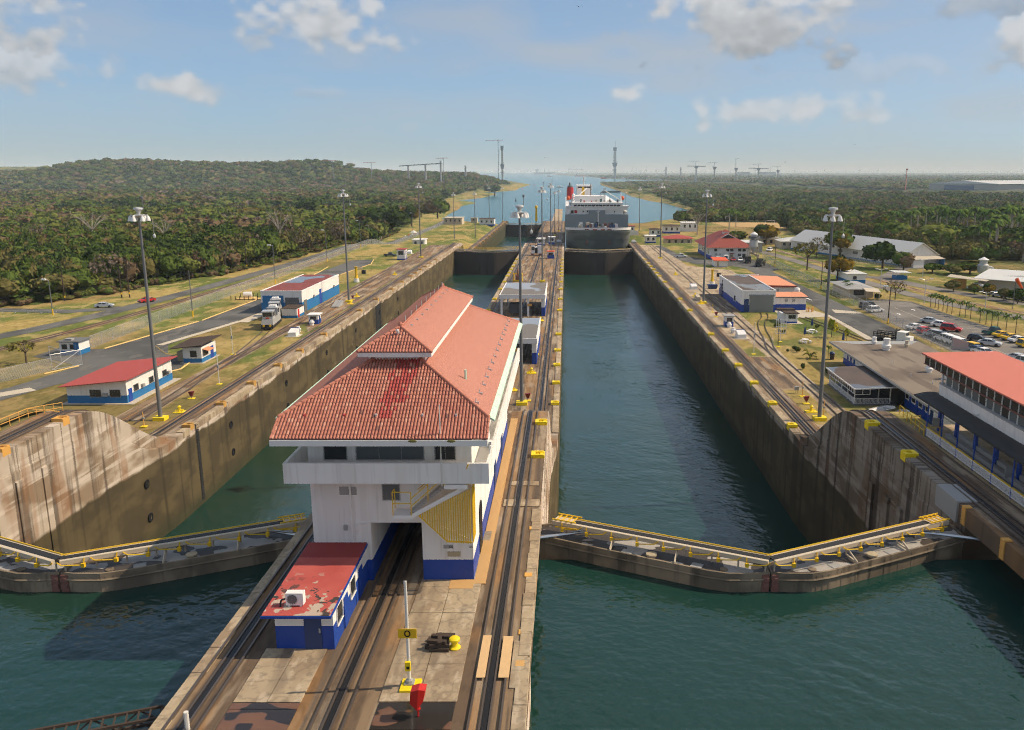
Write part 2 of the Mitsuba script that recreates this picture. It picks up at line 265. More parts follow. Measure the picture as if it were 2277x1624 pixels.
def height(x, y):
    x, y = np.asarray(x, float), np.asarray(y, float)
    left = x < 0
    base = -6 * sm(425, 485, y) - 11 * sm(760, 1050, y)
    h = np.where(left, base, -6 * sm(430, 500, y) - 10 * sm(640, 1000, y))
    hill = np.interp(x, HX, HZ) + 18
    h = h + np.where(left, hill * sm(2330, 2900, y) * (1 - sm(3150, 3800, y)), 0)
    h = h + np.where(left & (x < -2300), 75 * sm(4000, 4500, y) * (1 - sm(4800, 5100, y)), 0)
    near = np.where(left, sm(-67, -60.5, x), 1 - sm(40.5, 47, x))          # banks of the upper level
    h = h + (zp(y) - h) * near * (y < 140)
    side = np.where(left, sm(-64, -58, x), 1 - sm(36, 42, x))
    return h + (zp(y) - h) * side * (y > 400) * (y < 815)
def shore(poly, x, y, z):
    pts = shapely.points(x.ravel(), y.ravel()); d = shapely.distance(poly.exterior, pts); d = np.where(shapely.contains(poly, pts), d, -d).reshape(x.shape)
    return np.minimum(z, SEA_Z - .2 + np.clip(d, -30, 1e9) * .22)
def terrain(xs, ys, poly, hf):
    x, y = np.meshgrid(xs, ys); z = shore(poly, x, y, hf(x, y)); ny, nx = x.shape
    i, j = np.meshgrid(np.arange(ny - 1), np.arange(nx - 1), indexing='ij'); a = i * nx + j
    f = np.stack([a, a + 1, a + nx + 1, a + nx], -1).reshape(-1, 4); v = np.stack([x, y, z], -1).reshape(-1, 3)
    c = v[f].mean(1); keep = v[f][..., 2].max(1) > SEA_Z - 3
    return v, f[keep], c[keep]
def submesh(v, f): u, inv = np.unique(f, return_inverse=True); return trimesh.Trimesh(*meshkit.arrays((v[u], inv.reshape(f.shape)))[:2], process=False)
EDGE_L = np.array([(-170, 60), (-160, 180), (-149, 225), (-140, 241), (-129, 273), (-121, 298), (-116, 336), (-111, 396), (-111, 440), (-113, 500), (-116, 560), (-120, 640), (-124, 720), (-135, 800), (-150, 900), (-190, 1000), (-200, 1200), (-230, 1700), (-260, 2300), (-200, 2500), (-190, 6000)])
def forest_left_x(y): return np.interp(y, EDGE_L[:, 1], EDGE_L[:, 0])
ys = [55.]
while ys[-1] < 5300: ys.append(ys[-1] + max(3.2, ys[-1] * .0135))
ys = np.array(ys)
xs = np.concatenate([-np.geomspace(1, 80, 110)[::-1] * 75 + 17.5]); xs[-1] = -57.5
v, f, c = terrain(xs, ys, LAND_L, height)
wood = c[:, 0] < forest_left_x(c[:, 1]) - 1
struct('lawn', submesh(v, f[~wood]), 'm_grass', True); struct('forest_floor', submesh(v, f[wood]), 'm_forest_floor', True)
xs = np.concatenate([np.arange(34.2, 260, 4.5), np.geomspace(262, 4500, 70)]); ysr = ys[ys < 4600]
v, f, c = terrain(xs, ysr, LAND_R, height)
def wood_right(x, y): return ((x > 150) & (y > 330) & (y < 640) & (x > 150 + (y - 330) * .03)) | ((x > 186) & (y >= 600)) | ((x > 100) & (y > 780) & (x > np.interp(y, [780, 1000, 1200, 4600], [100, 150, 190, 160]))) | ((x > 160) & (y < 345) & (y > 300) & (x > 175))
wood = wood_right(c[:, 0], c[:, 1])
struct('lawn', submesh(v, f[~wood]), 'm_grass', True); struct('forest_floor', submesh(v, f[wood]), 'm_forest_floor', True)
yf = np.geomspace(1950, 24000, 120); xf = np.concatenate([np.linspace(-500, 3000, 90), np.geomspace(3100, 16000, 30)])
v, f, c = terrain(xf, yf, LAND_F, lambda x, y: -17 + 5 * sm(0, 1500, x) + 0 * y)
struct('far_shore', submesh(v, f), 'm_far_wood', True)
def rect(x0, x1, y0, y1, z, n=1): return MB().quad((x0, y0, z), (x1, y0, z), (x1, y1, z), (x0, y1, z))
XL, XP0, XP1, XR = -53.0, -20.9, -1.2, 31.3        # wall faces of the two chambers
UL, UP0, UP1, UR = -54.1, -20.1, -2.05, 31.9       # the same on the upper level
struct('water', rect(UL - 4, UP0 + .5, -60, 62.5, WATER_UP), 'm_water'); struct('water', rect(UP1 - .5, UR + 4, -60, 62.5, WATER_UP), 'm_water')
struct('water', rect(XL - 1, XP0 + 1, 57, 404, WATER_LOCK), 'm_water'); struct('water', rect(XL - 1, XP0 + 1, 404, 765, SEA_Z + .4), 'm_water'); struct('water', rect(XP1 - 1, XR + 1, 57, 765, WATER_LOCK), 'm_water')
struct('sea', MB().quad((-70000, 762, SEA_Z), (70000, 762, SEA_Z), (70000, 85000, SEA_Z), (-70000, 85000, SEA_Z)), 'm_sea')

# ------------------------------------------------------------------ lock walls
def sweep(x0, x1, ys, zt, zb):                     # solid from x0 to x1 along ys with top zt(y)
    ys = np.asarray(ys, float); z = zt(ys) if callable(zt) else np.full(len(ys), zt); o = np.ones(len(ys)); zb = zb(ys) if callable(zb) else zb * o
    x0 = np.asarray(x0, float) * o; x1 = o * x1
    m = MB().strip(np.c_[o * x0, ys, z], np.c_[o * x1, ys, z]).strip(np.c_[o * x0, ys, zb], np.c_[o * x0, ys, z]).strip(np.c_[o * x1, ys, z], np.c_[o * x1, ys, zb]).strip(np.c_[o * x1, ys, zb], np.c_[o * x0, ys, zb])
    for k in (0, -1): m.quad((x0[k], ys[k], zb[k]), (x1[k], ys[k], zb[k]), (x1[k], ys[k], z[k]), (x0[k], ys[k], z[k]))
    return m
RAMP = np.concatenate([np.arange(64.5, 91, 4), np.arange(91, 113.6, 1.0), [113.5]])
LONG = np.concatenate([[113.5], np.arange(120, 436, 12.), np.arange(436, 459, 1.5), np.arange(465, 787, 14), np.arange(787, 809, 2.), [830]])
FAIR = [129, 142.2, 156, 169.5, 187, 220.5, 240.5, 261.5, 279, 295, 304.5, 315, 325.5, 337, 352]
def fairlead(x, y, z, s, worn):
    m = MB()                                       # a steel frame with an opening towards the chamber
    m.box(-.8, .8, .30, .58, -.05, .40).box(-.8, -.46, -.80, .30, -.05, .42).box(.46, .8, -.80, .30, -.05, .42).box(-.46, .46, -.80, -.42, -.05, .30).box(-.46, .46, .1, .30, .28, .40).box(-.8, .8, -.90, -.80, -.60, .36)
    m.tube((-.22, -.12, -.05), (-.22, -.12, .3), .13, .13, 8).tube((.22, -.12, -.05), (.22, -.12, .3), .13, .13, 8)
    return m.move(rotz(PI / 2 * s, x, y, z) @ np.diag([.78, .85, .85, 1.]))
def wall_side(root, xm, xu, xb, s, fair, worn):
    WM = 'm_wall' if worn else 'm_wall_dirt_shade'
    # s: +1 the chamber lies towards +x, -1 towards -x
    part(root, 'upper_block', sweep(xu, xb, np.r_[RAMP], zp, -25), WM)
    part(root, 'gate_recess', sweep(xu - s * 2.8, xb, [44, 64.5], 7.48, -25), WM); part(root, 'upper_block', sweep(xu, xb, [-40, 44], 7.48, -25), WM)
    part(root, 'coping_beam', sweep(xu, xb, [-40, 10, 64.5], 9.0, 7.5), 'm_bed')
    part(root, 'lower_block', sweep(xu + s * .06 + (xm - xu - s * .06) * sm(98, 113, RAMP), xu - s * .6, RAMP, lambda y: zp(y) - 2.5 * (1 - sm(104, 113.5, y)) - .02, -25), WM)
    part(root, 'main_block', sweep(xm, xb, LONG, zp, -25), WM)
    part(root, 'track_bed', sweep(xm - s * 1.0, xb + s * .05, np.r_[-40, 10, RAMP], lambda y: zp(y) + .03, lambda y: zp(y) - .2).move(np.array([[1, 0, 0, (xu - xm) * 1.0], [0, 1, 0, 0], [0, 0, 1, 0.]])), 'm_bed')
    part(root, 'track_bed', sweep(xm - s * .95, xb + s * .05, LONG, lambda y: zp(y) + .03, lambda y: zp(y) - .2), 'm_bed')
    edges = [113.9] + [a + b for a in fair for b in (-1.0, 1.0)] + [400, 436]
    for a, b2 in zip(edges[0::2], edges[1::2]):    # coping stones between the fairleads
        n = max(1, round((b2 - a) / 7)); q = np.linspace(a, b2, n + 1)
        for u, w in zip(q[:-1], q[1:]):
            r = rng.uniform(-.05, .05, 4)
            part(root, 'coping_stone', B(min(xm + s * .07, xm - s * (.9 + r[0])), max(xm + s * .07, xm - s * (.9 + r[0])), u + .04 + abs(r[1]), w - .04, -.75 + r[3], .13 + r[2]), 'm_conc')
    for y in fair: part(root, 'fairlead', fairlead(xm - s * .75, y, .12, s, worn), 'm_fair_worn' if worn else 'm_yellow_bright')
    for y in np.arange(470, 780, 22): part(root, 'fairlead', fairlead(xm - s * .75, y, -8.4, s, worn), 'm_orange' if worn else 'm_yellow_bright')
    y = 113.5
lw = thing('lock_wall', 'sunlit weathered concrete lock wall of the left bank, whitish above and olive brown below', 'lock wall')
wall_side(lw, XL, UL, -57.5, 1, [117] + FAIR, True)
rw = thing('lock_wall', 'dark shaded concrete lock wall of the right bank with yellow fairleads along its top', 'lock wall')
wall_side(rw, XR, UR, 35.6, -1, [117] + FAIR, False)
for (y, z) in ((77.8, 9.03), (88.0, 9.03)):
    part(rw, 'fairlead', fairlead(UR + .75, y, z, -1, False), 'm_yellow_bright'); part(lw, 'fairlead', fairlead(UL - .75, y + 1.5, z, 1, True), 'm_orange')
for y, w in ((84.5, .9), (80.5, 1.5), (77.0, 1.0), (73.2, 1.7), (69.2, 1.0)): part(rw, 'pilaster', MB().box(UR - .35, UR + .3, y - w / 2, y + w / 2, -24, 5.2 - rng.uniform(0, 1.5)), 'm_wall_dirt_shade'); part(lw, 'pilaster', MB().box(UL - .3, UL + .2, y - w / 2, y + w / 2, -24, 5.5), 'm_wall')
part(rw, 'repaired_coping', MB().box(UR - .18, UR + 1.5, 65.8, 69.8, 7.3, 9.14), 'm_grey', label='pale grey repaired length of coping')
for y in (64.8, 58.5): part(rw, 'steel_guard', MB().box(UR - .10, UR + .06, y - .28, y - .16, 7.55, 9.10).box(UR - .10, UR + .06, y + .16, y + .28, 7.55, 9.10).box(UR - .08, UR + .06, y - .2, y + .2, 7.55, 9.0).box(UR - .12, UR + .5, y - .28, y + .28, 9.02, 9.12), 'm_orange')
for y in (104, 130.5, 158, 186, 213, 241, 268):
    for z in (-3.7, -8.2):
        part(lw, 'pit', MB().lathe([(.56, 0), (.62, .10), (.44, .10), (.43, .02), (.01, .02)], k=14).move(np.array([[0, 0, 1, UL + .06 + (XL - UL - .06) * float(sm(98, 113, y)) + .01], [1, 0, 0, y], [0, 1, 0, z]])), 'm_black')
lad = MB().box(XL + .003, XL + .02, 117.9, 118.9, -11.5, .1)
for z in np.arange(-11, 0, .42): lad.tube((XL + .12, 118.0, z), (XL + .12, 118.8, z), .035, .035, 4)
part(lw, 'ladder', lad, 'm_dark')
part(lw, 'gate_slot', MB().box(XL, XL + .03, 236, 243, -12, -1.2), 'm_dark')
cp = thing('centre_pier', 'long central concrete pier with tow tracks dividing the two lock chambers', 'lock wall')
part(cp, 'upper_block', sweep(UP0, UP1, RAMP, zp, -25), 'm_wall'); part(cp, 'upper_block', sweep(UP0, UP1, [-40, 44], 7.48, -25), 'm_wall'); part(cp, 'gate_recess', sweep(UP0 + 2.5, UP1 - 2.5, [44, 64.5], 7.48, -25), 'm_wall')
part(cp, 'coping_beam', sweep(UP0, UP1, [-40, 10, 64.5], 9.0, 7.5), 'm_bed')
part(cp, 'lower_block', sweep(UP0 - .06 + (XP0 - UP0 + .06) * sm(98, 113, RAMP), UP1 + .06 + (XP1 - UP1 - .06) * sm(98, 113, RAMP), RAMP, lambda y: zp(y) - 2.5 * (1 - sm(104, 113.5, y)) - .02, -25), 'm_wall')
part(cp, 'main_block', sweep(XP0, XP1, LONG, zp, -25), 'm_wall'); part(cp, 'approach_wall', sweep(-15, -5.5, [830, 900, 1000, 1180], -14.5, -25), 'm_conc')
part(cp, 'deck', sweep(UP0 + .05, UP1 - .05, np.r_[-40, 10, RAMP], lambda y: zp(y) + .03, lambda y: zp(y) - .2), 'm_bed'); part(cp, 'deck', sweep(XP0 + .9, XP1 - .9, LONG, lambda y: zp(y) + .03, lambda y: zp(y) - .2), 'm_bed')
for x, s, fr in ((XP1, 1, FAIR), (XP0, -1, FAIR)):
    edges = [113.9] + [a + b for a in fr for b in (-1.0, 1.0)] + [400, 436]
    for a, b2 in zip(edges[0::2], edges[1::2]):
        n = max(1, round((b2 - a) / 7)); q = np.linspace(a, b2, n + 1)
        for u, w in zip(q[:-1], q[1:]):
            r = rng.uniform(-.05, .05, 4); x0 = x - s * (.85 + r[0])
            part(cp, 'coping_stone', B(min(x + s * .06, x0), max(x + s * .06, x0), u + .04, w - .04, -.75 + r[3], .13 + r[2]), 'm_conc')
    for y in fr: part(cp, 'fairlead', fairlead(x - s * .75, y, .12, s, False), 'm_yellow_bright')
for (y, z) in ((77.5, 9.03), (88.3, 9.03)): part(cp, 'fairlead', fairlead(UP1 - .8, y, z, 1, False), 'm_yellow_bright')
for y in (60.6, 52.9, 45.6, 42.3): part(cp, 'bollard_socket', B(UP1 - .75, UP1 - .25, y - .28, y + .28, 9.03, 9.10), 'm_orange')
for y0, y1, x0, x1 in ((64.9, 66.4, -5.1, -2.2), (69.6, 70.6, -4.9, -2.4), (40, 44.6, UP1 - .95, UP1 - .1)): part(cp, 'coping_patch', B(x0, x1, y0, y1, 9.02, 9.10), 'm_conc')
y = 20.
while y < 64:                                       # rough kerb stones on the chamber side
    w = rng.uniform(1.2, 2.6); part(cp, 'kerb_stone', B(UP1 - .62 + rng.uniform(-.1, .05), UP1 + rng.uniform(.0, .05), y, y + w - .06, 8.6, 9.10 + rng.uniform(-.03, .06)), 'm_conc'); y += w
y = 24.
while y < 62: w = rng.uniform(1.6, 3.2); part(cp, 'kerb_stone', B(UP0 - .03, UP0 + .75 + rng.uniform(-.1, .1), y, y + w - .05, 8.6, 9.08 + rng.uniform(-.03, .03)), 'm_conc'); y += w
def slabs(x0, x1, y0, y1, nx, mat='m_conc', name='paving_slab'):
    xs_ = np.linspace(x0, x1, nx + 1); y = y0
    while y < y1 - .5:
        w = min(rng.uniform(2.6, 4.4), y1 - y)
        for a, b_ in zip(xs_[:-1], xs_[1:]): part(cp, name, B(a + .02, b_ - .02, y + .02, y + w - .02, 8.9, 9.10 + rng.uniform(-.012, .012)), mat)
        y += w
slabs(-16.9, -13.45, 38.75, 43.8, 2); slabs(-9.55, -5.55, 38.8, 60, 2)
slabs(-16.9, -13.45, 30, 38.7, 1, 'm_brown', 'steel_plate'); slabs(-9.5, -5.6, 30, 38.75, 1, 'm_brown', 'steel_plate')
part(cp, 'painted_path', B(-6.05, -5.3, 51.6, 90, 9.02, 9.106), 'm_path_paint'); part(cp, 'painted_path', B(-7.6, -6.05, 50.9, 52.15, 9.05, 9.118), 'm_path_paint')

# ------------------------------------------------------------------ tow tracks: two rails and a slotted rack between them
def track(label, line, rack=True, z=None):
    t = thing('tow_track', label, 'railway track'); line = np.array(line, float)
    x, y, zz = line.T; d = np.gradient(line[:, :2], axis=0); nrm = np.stack([d[:, 1], -d[:, 0]], 1); nrm /= np.linalg.norm(nrm, axis=1)[:, None]
    def ribbon(o, w, h, z0=0):
        m = MB(); a = line[:, :2] + nrm * (o - w / 2); b_ = line[:, :2] + nrm * (o + w / 2); A0, B0, A1, B1 = (np.c_[q, zz + hh] for q, hh in ((a, z0), (b_, z0), (a, h), (b_, h)))
        return m.strip(A1, B1).strip(A0, A1).strip(B1, B0)
    part(t, 'rail', ribbon(-.78, .10, .17), 'm_rail'); part(t, 'rail', ribbon(.78, .10, .17), 'm_rail')
    if rack: part(t, 'rack_slot', ribbon(0, .30, .075), 'm_black'); part(t, 'rack_flange', ribbon(-.22, .10, .13), 'm_rail'); part(t, 'rack_flange', ribbon(.22, .10, .13), 'm_rail')
    return t
TY = np.concatenate([[-40, 10, 40, 64, 80, 88], np.arange(91, 115, 1.5), np.arange(125, 435, 20.), np.arange(436, 460, 2), np.arange(470, 786, 20), np.arange(787, 810, 2.5), [828]])
def along(x, y0=-50, y1=900, h=.03): yy = TY[(TY >= y0) & (TY <= y1)]; return np.c_[yy * 0 + x, yy, zp(yy) + h]
track('tow track with dark rack slot along the right edge of the centre pier', along(-4.0))
track('return track running under the white control house along the middle of the pier', along(-11.6))
track('tow track along the left edge of the centre pier, partly in shade', along(-18.6))
track('tow track on top of the right lock wall beside the covered stand', along(33.75))
track('tow track along the top of the sunlit left lock wall', along(-56.3))
def gz(pts, h=.05): return [(x, y, float(height(x, y)) + h) for x, y in pts]
def curve(pts, n=60):
    p = np.array(pts, float); t = np.r_[0, np.cumsum(np.linalg.norm(np.diff(p, axis=0), axis=1))]; from scipy.interpolate import PchipInterpolator as PI_
    u = np.linspace(0, t[-1], n); return np.c_[PI_(t, p[:, 0])(u), PI_(t, p[:, 1])(u)]
track('return track on the left bank behind the grass strip', gz(curve([(-62.5, 118), (-63.2, 137), (-64, 150), (-63.9, 175), (-64.5, 207), (-65, 300), (-65.5, 420)]), .06), False)
track('siding curving across the lawn to the grey locomotives', gz(curve([(-64, 150), (-64.6, 165), (-66.5, 182), (-68, 192), (-70.8, 207), (-73.5, 222)], 40), .07), False)
track('return track on the right bank between the paving and the lawn', gz(curve([(40.2, 112), (40.9, 126), (41, 150), (41, 170), (41.2, 190), (41.4, 220), (41.2, 300), (41, 425)]), .06), False)
track('siding curving from the lawn into the grey shutter of the workshop', gz(curve([(41, 165), (41.6, 172), (43.2, 182), (44.6, 193), (46.6, 203), (49.2, 211), (50.2, 217.5)], 40), .08), False)
track('short rail siding crossing the lawn behind the picnic tables', gz(curve([(58.2, 210), (60.8, 196), (63.5, 180), (64, 176)], 14), .06), False)

# ------------------------------------------------------------------ roads, paving
def flat(name, poly, mat, h, dens=6.0):
    g = poly if hasattr(poly, 'geom_type') else Polygon(poly); g = g.buffer(0).segmentize(dens); gs = [trimesh.creation.triangulate_polygon(q, engine='earcut') for q in getattr(g, 'geoms', [g])]
    m = trimesh.util.concatenate([trimesh.Trimesh(np.c_[v, np.zeros(len(v))], fc, process=False) for v, fc in gs]); v = m.vertices
    if abs(height(v[:, 0], v[:, 1])).max() > .05:
        vv, ff = trimesh.remesh.subdivide_to_size(m.vertices, m.faces, dens * 2.0); m = trimesh.Trimesh(vv, ff, process=False)
    v = np.array(m.vertices); v[:, 2] = height(v[:, 0], v[:, 1]) + h
    return struct(name, trimesh.Trimesh(v, m.faces, process=False), mat)
def ribbon_poly(line, w): return LineString(line).buffer(w / 2, cap_style=2)
ROAD_L = [(-160, 120), (-134, 160), (-119, 205), (-114.5, 240), (-110.8, 285), (-107, 350), (-105, 430), (-103, 520), (-101, 640), (-104, 760)]
flat('road', ribbon_poly(curve(ROAD_L, 50), 5.6), 'm_asph', .06)
flat('road', ribbon_poly([(-175, 226), (-150, 222.5), (-128, 219.5), (-118, 226)], 5.5), 'm_asph', .05)
flat('railway_bed', ribbon_poly(curve([(-135, 120), (-118, 160), (-110.5, 200), (-107, 245), (-103.2, 300), (-101, 350), (-100, 425)], 40), 3.4), 'm_bed', .05)
track('single railway line running beside the road behind the left fence', gz(curve([(-135, 120), (-118, 160), (-110.5, 200), (-107, 245), (-103.2, 300), (-101, 350), (-100, 425)], 50), .08), False)
YARD_L = [(-97, 128), (-89.5, 130), (-86.3, 141.8), (-79, 146.5), (-70.8, 153), (-72, 160), (-79, 167), (-83, 176), (-79.5, 204), (-78.4, 222), (-78.6, 256), (-79.5, 300), (-76.5, 335), (-79, 353), (-87, 350), (-88.4, 306), (-86.8, 247), (-87.5, 215), (-88.4, 204), (-94, 171.6), (-99, 171), (-104, 175), (-104, 164), (-98, 161), (-90.6, 155.9), (-91.6, 149.2), (-93, 140)]
flat('road', YARD_L, 'm_asph', .05)
flat('path', [(-79.2, 204), (-76.2, 203), (-75.6, 215), (-78.2, 222)], 'm_path', .06); flat('path', ribbon_poly([(-84.6, 175.5), (-81.5, 190), (-78.7, 205)], 1.6), 'm_path', .07); flat('path', ribbon_poly([(-104, 126), (-93, 133), (-88.5, 138.5)], 3), 'm_path', .07)
flat('paving', [(-66.4, 120), (-60.6, 120), (-61.2, 150), (-61.6, 220), (-61.8, 300), (-66.8, 300), (-66.6, 255), (-66, 220), (-66, 170)], 'm_bed', .03); flat('paving', [(-66.9, 216), (-58, 190), (-57.6, 425), (-67, 425)], 'm_bed', .036)
flat('paving', [(35.6, 113), (42.3, 113), (42.3, 148), (42.8, 172), (48, 202), (53, 218.4), (54, 222), (62.2, 222), (64.8, 210), (58, 210), (53, 210), (48.5, 201), (44.2, 182), (42.9, 168), (44, 222), (44.8, 252), (60, 270), (60, 315), (46, 330), (46, 425), (35.6, 425)], 'm_conc', .030)
flat('paving', [(35.7, 138.6), (39.6, 139.5), (39.8, 163.8), (35.7, 163.8)], 'm_bed', .036); flat('paving', [(41.9, 218.6), (44.8, 218.6), (45, 252), (39, 252), (37, 222)], 'm_bed', .036)
flat('grass_strip', [(35.7, 118), (39.0, 118), (39.4, 138), (35.7, 138)], 'm_grass', .045); flat('grass_strip', [(35.7, 164.2), (39.2, 164.2), (38.6, 181), (35.7, 181)], 'm_grass', .045); flat('grass_strip', [(-61, 112), (-58, 116), (-58, 186), (-62.4, 205), (-62.8, 150)], 'm_grass', .045)
flat('path', [(53.5, 221), (63, 225), (66.5, 212), (58, 209.5), (54, 210)], 'm_path', .05); flat('path', [(62.5, 226), (70, 222), (68.9, 217), (65, 212), (64.4, 182), (66, 180), (67.2, 215), (63, 221)], 'm_path', .058)
flat('road', [(66.2, 176), (74.8, 172), (75.4, 190), (74.4, 249), (74.0, 310), (78.5, 318), (78.5, 345), (74, 356), (57, 352), (49, 372), (46, 420), (42.5, 420), (46, 350), (50, 336), (64, 327), (66.5, 320), (67, 260), (66, 215)], 'm_asph', .062); flat('path', [(69.2, 222.8), (75.2, 219), (75.2, 216.2), (68.5, 217)], 'm_path', .07)
flat('parking_lot', [(77.2, 160), (77.2, 224), (82, 240), (88.3, 240), (94.9, 235.1), (95.6, 215), (96.7, 200.5), (99.3, 186), (101, 150), (88, 140), (78, 145)], 'm_lot', .05)
ROAD_R = [(128, 175), (112, 212), (104, 232), (99.5, 262), (96.5, 292), (93.5, 330), (90, 372), (78, 430), (60, 520)]
flat('road', ribbon_poly(curve(ROAD_R, 40), 5.0), 'm_lot', .07); flat('road', ribbon_poly([(135, 215), (122, 238), (113, 265), (107, 290), (100, 297)], 6), 'm_lot', .06)
flat('road', ribbon_poly([(107, 290), (126, 322), (150, 322)], 5), 'm_lot', .075)
flat('railway_bed', ribbon_poly(curve([(150, 182), (117, 215), (107.8, 250), (104.5, 282), (101, 330), (96, 400)], 30), 2.6), 'm_bed', .05)
flat('playing_field', [(122, 668), (196, 622), (206, 705), (205, 752), (140, 790), (126, 770)], 'm_field', .12)
km = thing('kerb', 'tan painted kerb edging the left access road and turning loop', 'kerb')
for ln in ([(-94, 171.6), (-88.4, 204)], [(-88.2, 205.5), (-86.9, 246)], [(-86.9, 248), (-88.4, 306), (-90, 325)], [(-84.8, 174.3), (-79.4, 166.8), (-74.5, 163.6), (-71.2, 159.5), (-70.4, 153), (-72, 150)], [(-93, 149.2), (-90.4, 155.7)], [(-79, 353.5), (-76, 335), (-79, 300)]):
    part(km, 'kerb_run', MB().path([(x, y, float(height(x, y)) + .08) for x, y in ln], .16, 4), 'm_kerb')
km = thing('kerb', 'pale kerb along the palm side of the car park', 'kerb')
part(km, 'kerb_run', MB().path([(88.3, 240.2, .1), (95, 235.3, .1), (95.8, 215, .1), (96.9, 200.5, .1), (99.5, 186, .1)], .16, 4), 'm_path')
mk = thing('parking_marking', 'white bay lines and arrows painted on the car park', 'road marking')
for y in np.arange(160, 226, 3.1): part(mk, 'bay_line', rect(77.5, 82.2, y, y + .12, .056).move(np.eye(4)), 'm_path'); part(mk, 'bay_line', rect(91.5, 96, y - 3, y - 2.88, .056), 'm_path')
for x0, y0, y1 in ((86.8, 160, 226),): part(mk, 'centre_line', rect(x0, x0 + .16, y0, y1, .057), 'm_path')
for x, y in ((84.4, 183.5), (90.6, 183.0), (90.4, 222), (84, 215)): part(mk, 'arrow', MB().sheet([(x - .15, y - 1.2), (x + .15, y - 1.2), (x + .15, y + .3), (x + .6, y + .3), (x, y + 1.4), (x - .6, y + .3), (x - .15, y + .3)], .058), 'm_white')
# ------------------------------------------------------------------ control house
h = thing('control_house', 'white lock control house with long red tiled roof and cupola over the tracks', 'building')
X0, X1, Y0, Y1 = -16.45, -6.1, 52.2, 85.0
part(h, 'wall', MB().box(X0, -12.7, Y0, Y1, 10.5, 13.13).box(-9.4, X1, Y0, Y1, 10.5, 13.13).box(X0, X1, Y0, Y1, 13.13, 16.42).box(X0, X1 + .05, Y0 + .0, Y1, 16.6, 19.3), 'm_white_aged')
part(h, 'base_band', MB().box(X0, -12.7, Y0, Y1, 9.0, 10.5).box(-9.4, X1, Y0, Y1, 9.0, 10.5), 'm_blue')
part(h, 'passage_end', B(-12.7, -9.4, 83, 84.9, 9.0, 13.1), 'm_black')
part(h, 'passage_lintel', B(-12.75, -9.35, Y0 - .03, Y0 + .1, 13.10, 13.2), 'm_white')
part(h, 'balcony', MB().box(-17.5, -4.8, 50.4, Y1 + 1, 16.42, 16.60).box(-17.5, -4.8, 50.4, 50.58, 16.6, 17.74).box(-17.5, -17.32, 50.58, Y1 + 1, 16.6, 17.74).box(-4.98, -4.8, 50.58, Y1 + 1, 16.6, 17.74), 'm_white_aged')
def window(root, x0, x1, y, z0, z1, n, axis='x', s=1, glass='m_glass', frame='m_grey', rail=True):
    t = .05                                        # set proud of the wall by the frame's depth
    def bx_(a, b, d0, d1, c, d):
        lo, hi = sorted((y - s * d0, y - s * d1)); return (a, b, lo, hi, c, d) if axis == 'x' else (lo, hi, a, b, c, d)
    w = part(root, 'window', MB().box(*bx_(x0 - t, x1 + t, -.02, .07, z1, z1 + t)).box(*bx_(x0 - t, x1 + t, -.02, .10, z0 - t, z0)).box(*bx_(x0 - t, x0, -.02, .07, z0, z1)).box(*bx_(x1, x1 + t, -.02, .07, z0, z1)), frame)
    q = np.linspace(x0, x1, n + 1)
    for a, b in zip(q[:-1], q[1:]): part_sub(w, 'pane', B(*bx_(a + .012, b - .012, -.01, .03, z0, z1)), glass)
    return w
def part_sub(w, name, mb, mat):
    if w.count('__') >= 2: w = w.rsplit('__', 1)[0]
    return part(w, name, mb, mat)
for a, b, n in ((-15.4, -14.0, 1), (-13.35, -9.1, 3), (-8.35, -7.1, 2)): window(h, a, b, Y0, 17.42, 18.45, n, glass='m_glass_grey' if n == 3 else 'm_glass')
window(h, -11.8, -10.75, Y0, 14.7, 15.7, 1, glass='m_glass_grey')
for y in np.arange(56, 84, 4.0): window(h, y, y + 2.4, X1 + .05, 17.5, 18.6, 2, 'y', -1)
part(h, 'roof_vent', B(-14.6, -13.5, Y0 - .03, Y0, 15.0, 15.55), 'm_grey', label='small louvre in the shaded front wall')
part(h, 'drain_pipe', MB().path([(-13.9, Y0 - .08, 16.4), (-13.9, Y0 - .08, 11.9)], .06), 'm_white'); part(h, 'drain_pipe', MB().path([(-12.9, Y0 - .06, 13.1), (-13.6, Y0 - .06, 13.05), (-13.6, Y0 - .06, 12.3)], .035), 'm_white')
part(h, 'meter_box', B(-14.45, -14.2, Y0 - .12, Y0, 12.6, 12.95), 'm_grey')
for y, z1 in ((57.0, 12.0), (69.5, 11.2), (77.0, 11.2)): part(h, 'door', B(X1, X1 + .05, y - .9, y + .9, 9.1, z1), 'm_blue_dark' if y > 58 else 'm_black')
part(h, 'arch_head', MB().add(*(lambda t: (np.c_[np.full(14, X1 + .05), 57 + .9 * np.cos(t), 12.0 + .7 * np.sin(t)], [(0, i, i + 1) for i in range(1, 13)]))(np.linspace(0, PI, 14))), 'm_black')
for y in (60.5, 64.5, 73.5, 80): window(h, y, y + 1.6, X1, 13.6, 15.0, 2, 'y', -1)
sg = part(h, 'number_plate', B(-8.02, -7.4, Y0 - .03, Y0, 11.29, 11.54), 'm_grey')
def letters(txt, hgt, x, y, z, depth=.012): m = meshkit.text_mesh(txt, hgt, depth, True); v = m.vertices; return trimesh.Trimesh(np.c_[v[:, 0] + x, y - v[:, 2], v[:, 1] + z], m.faces, process=False)
part(sg, 'lettering', letters('44', .15, -7.68, Y0 - .034, 11.34), 'm_black'); part(h, 'lettering', letters('44', .14, -6.38, Y0 - .004, 11.34), 'm_black')
part(h, 'plaque', B(-7.78, -6.93, Y0 - .03, Y0, 10.72, 11.08), 'm_tan', label='small tan plaque beside the passage')
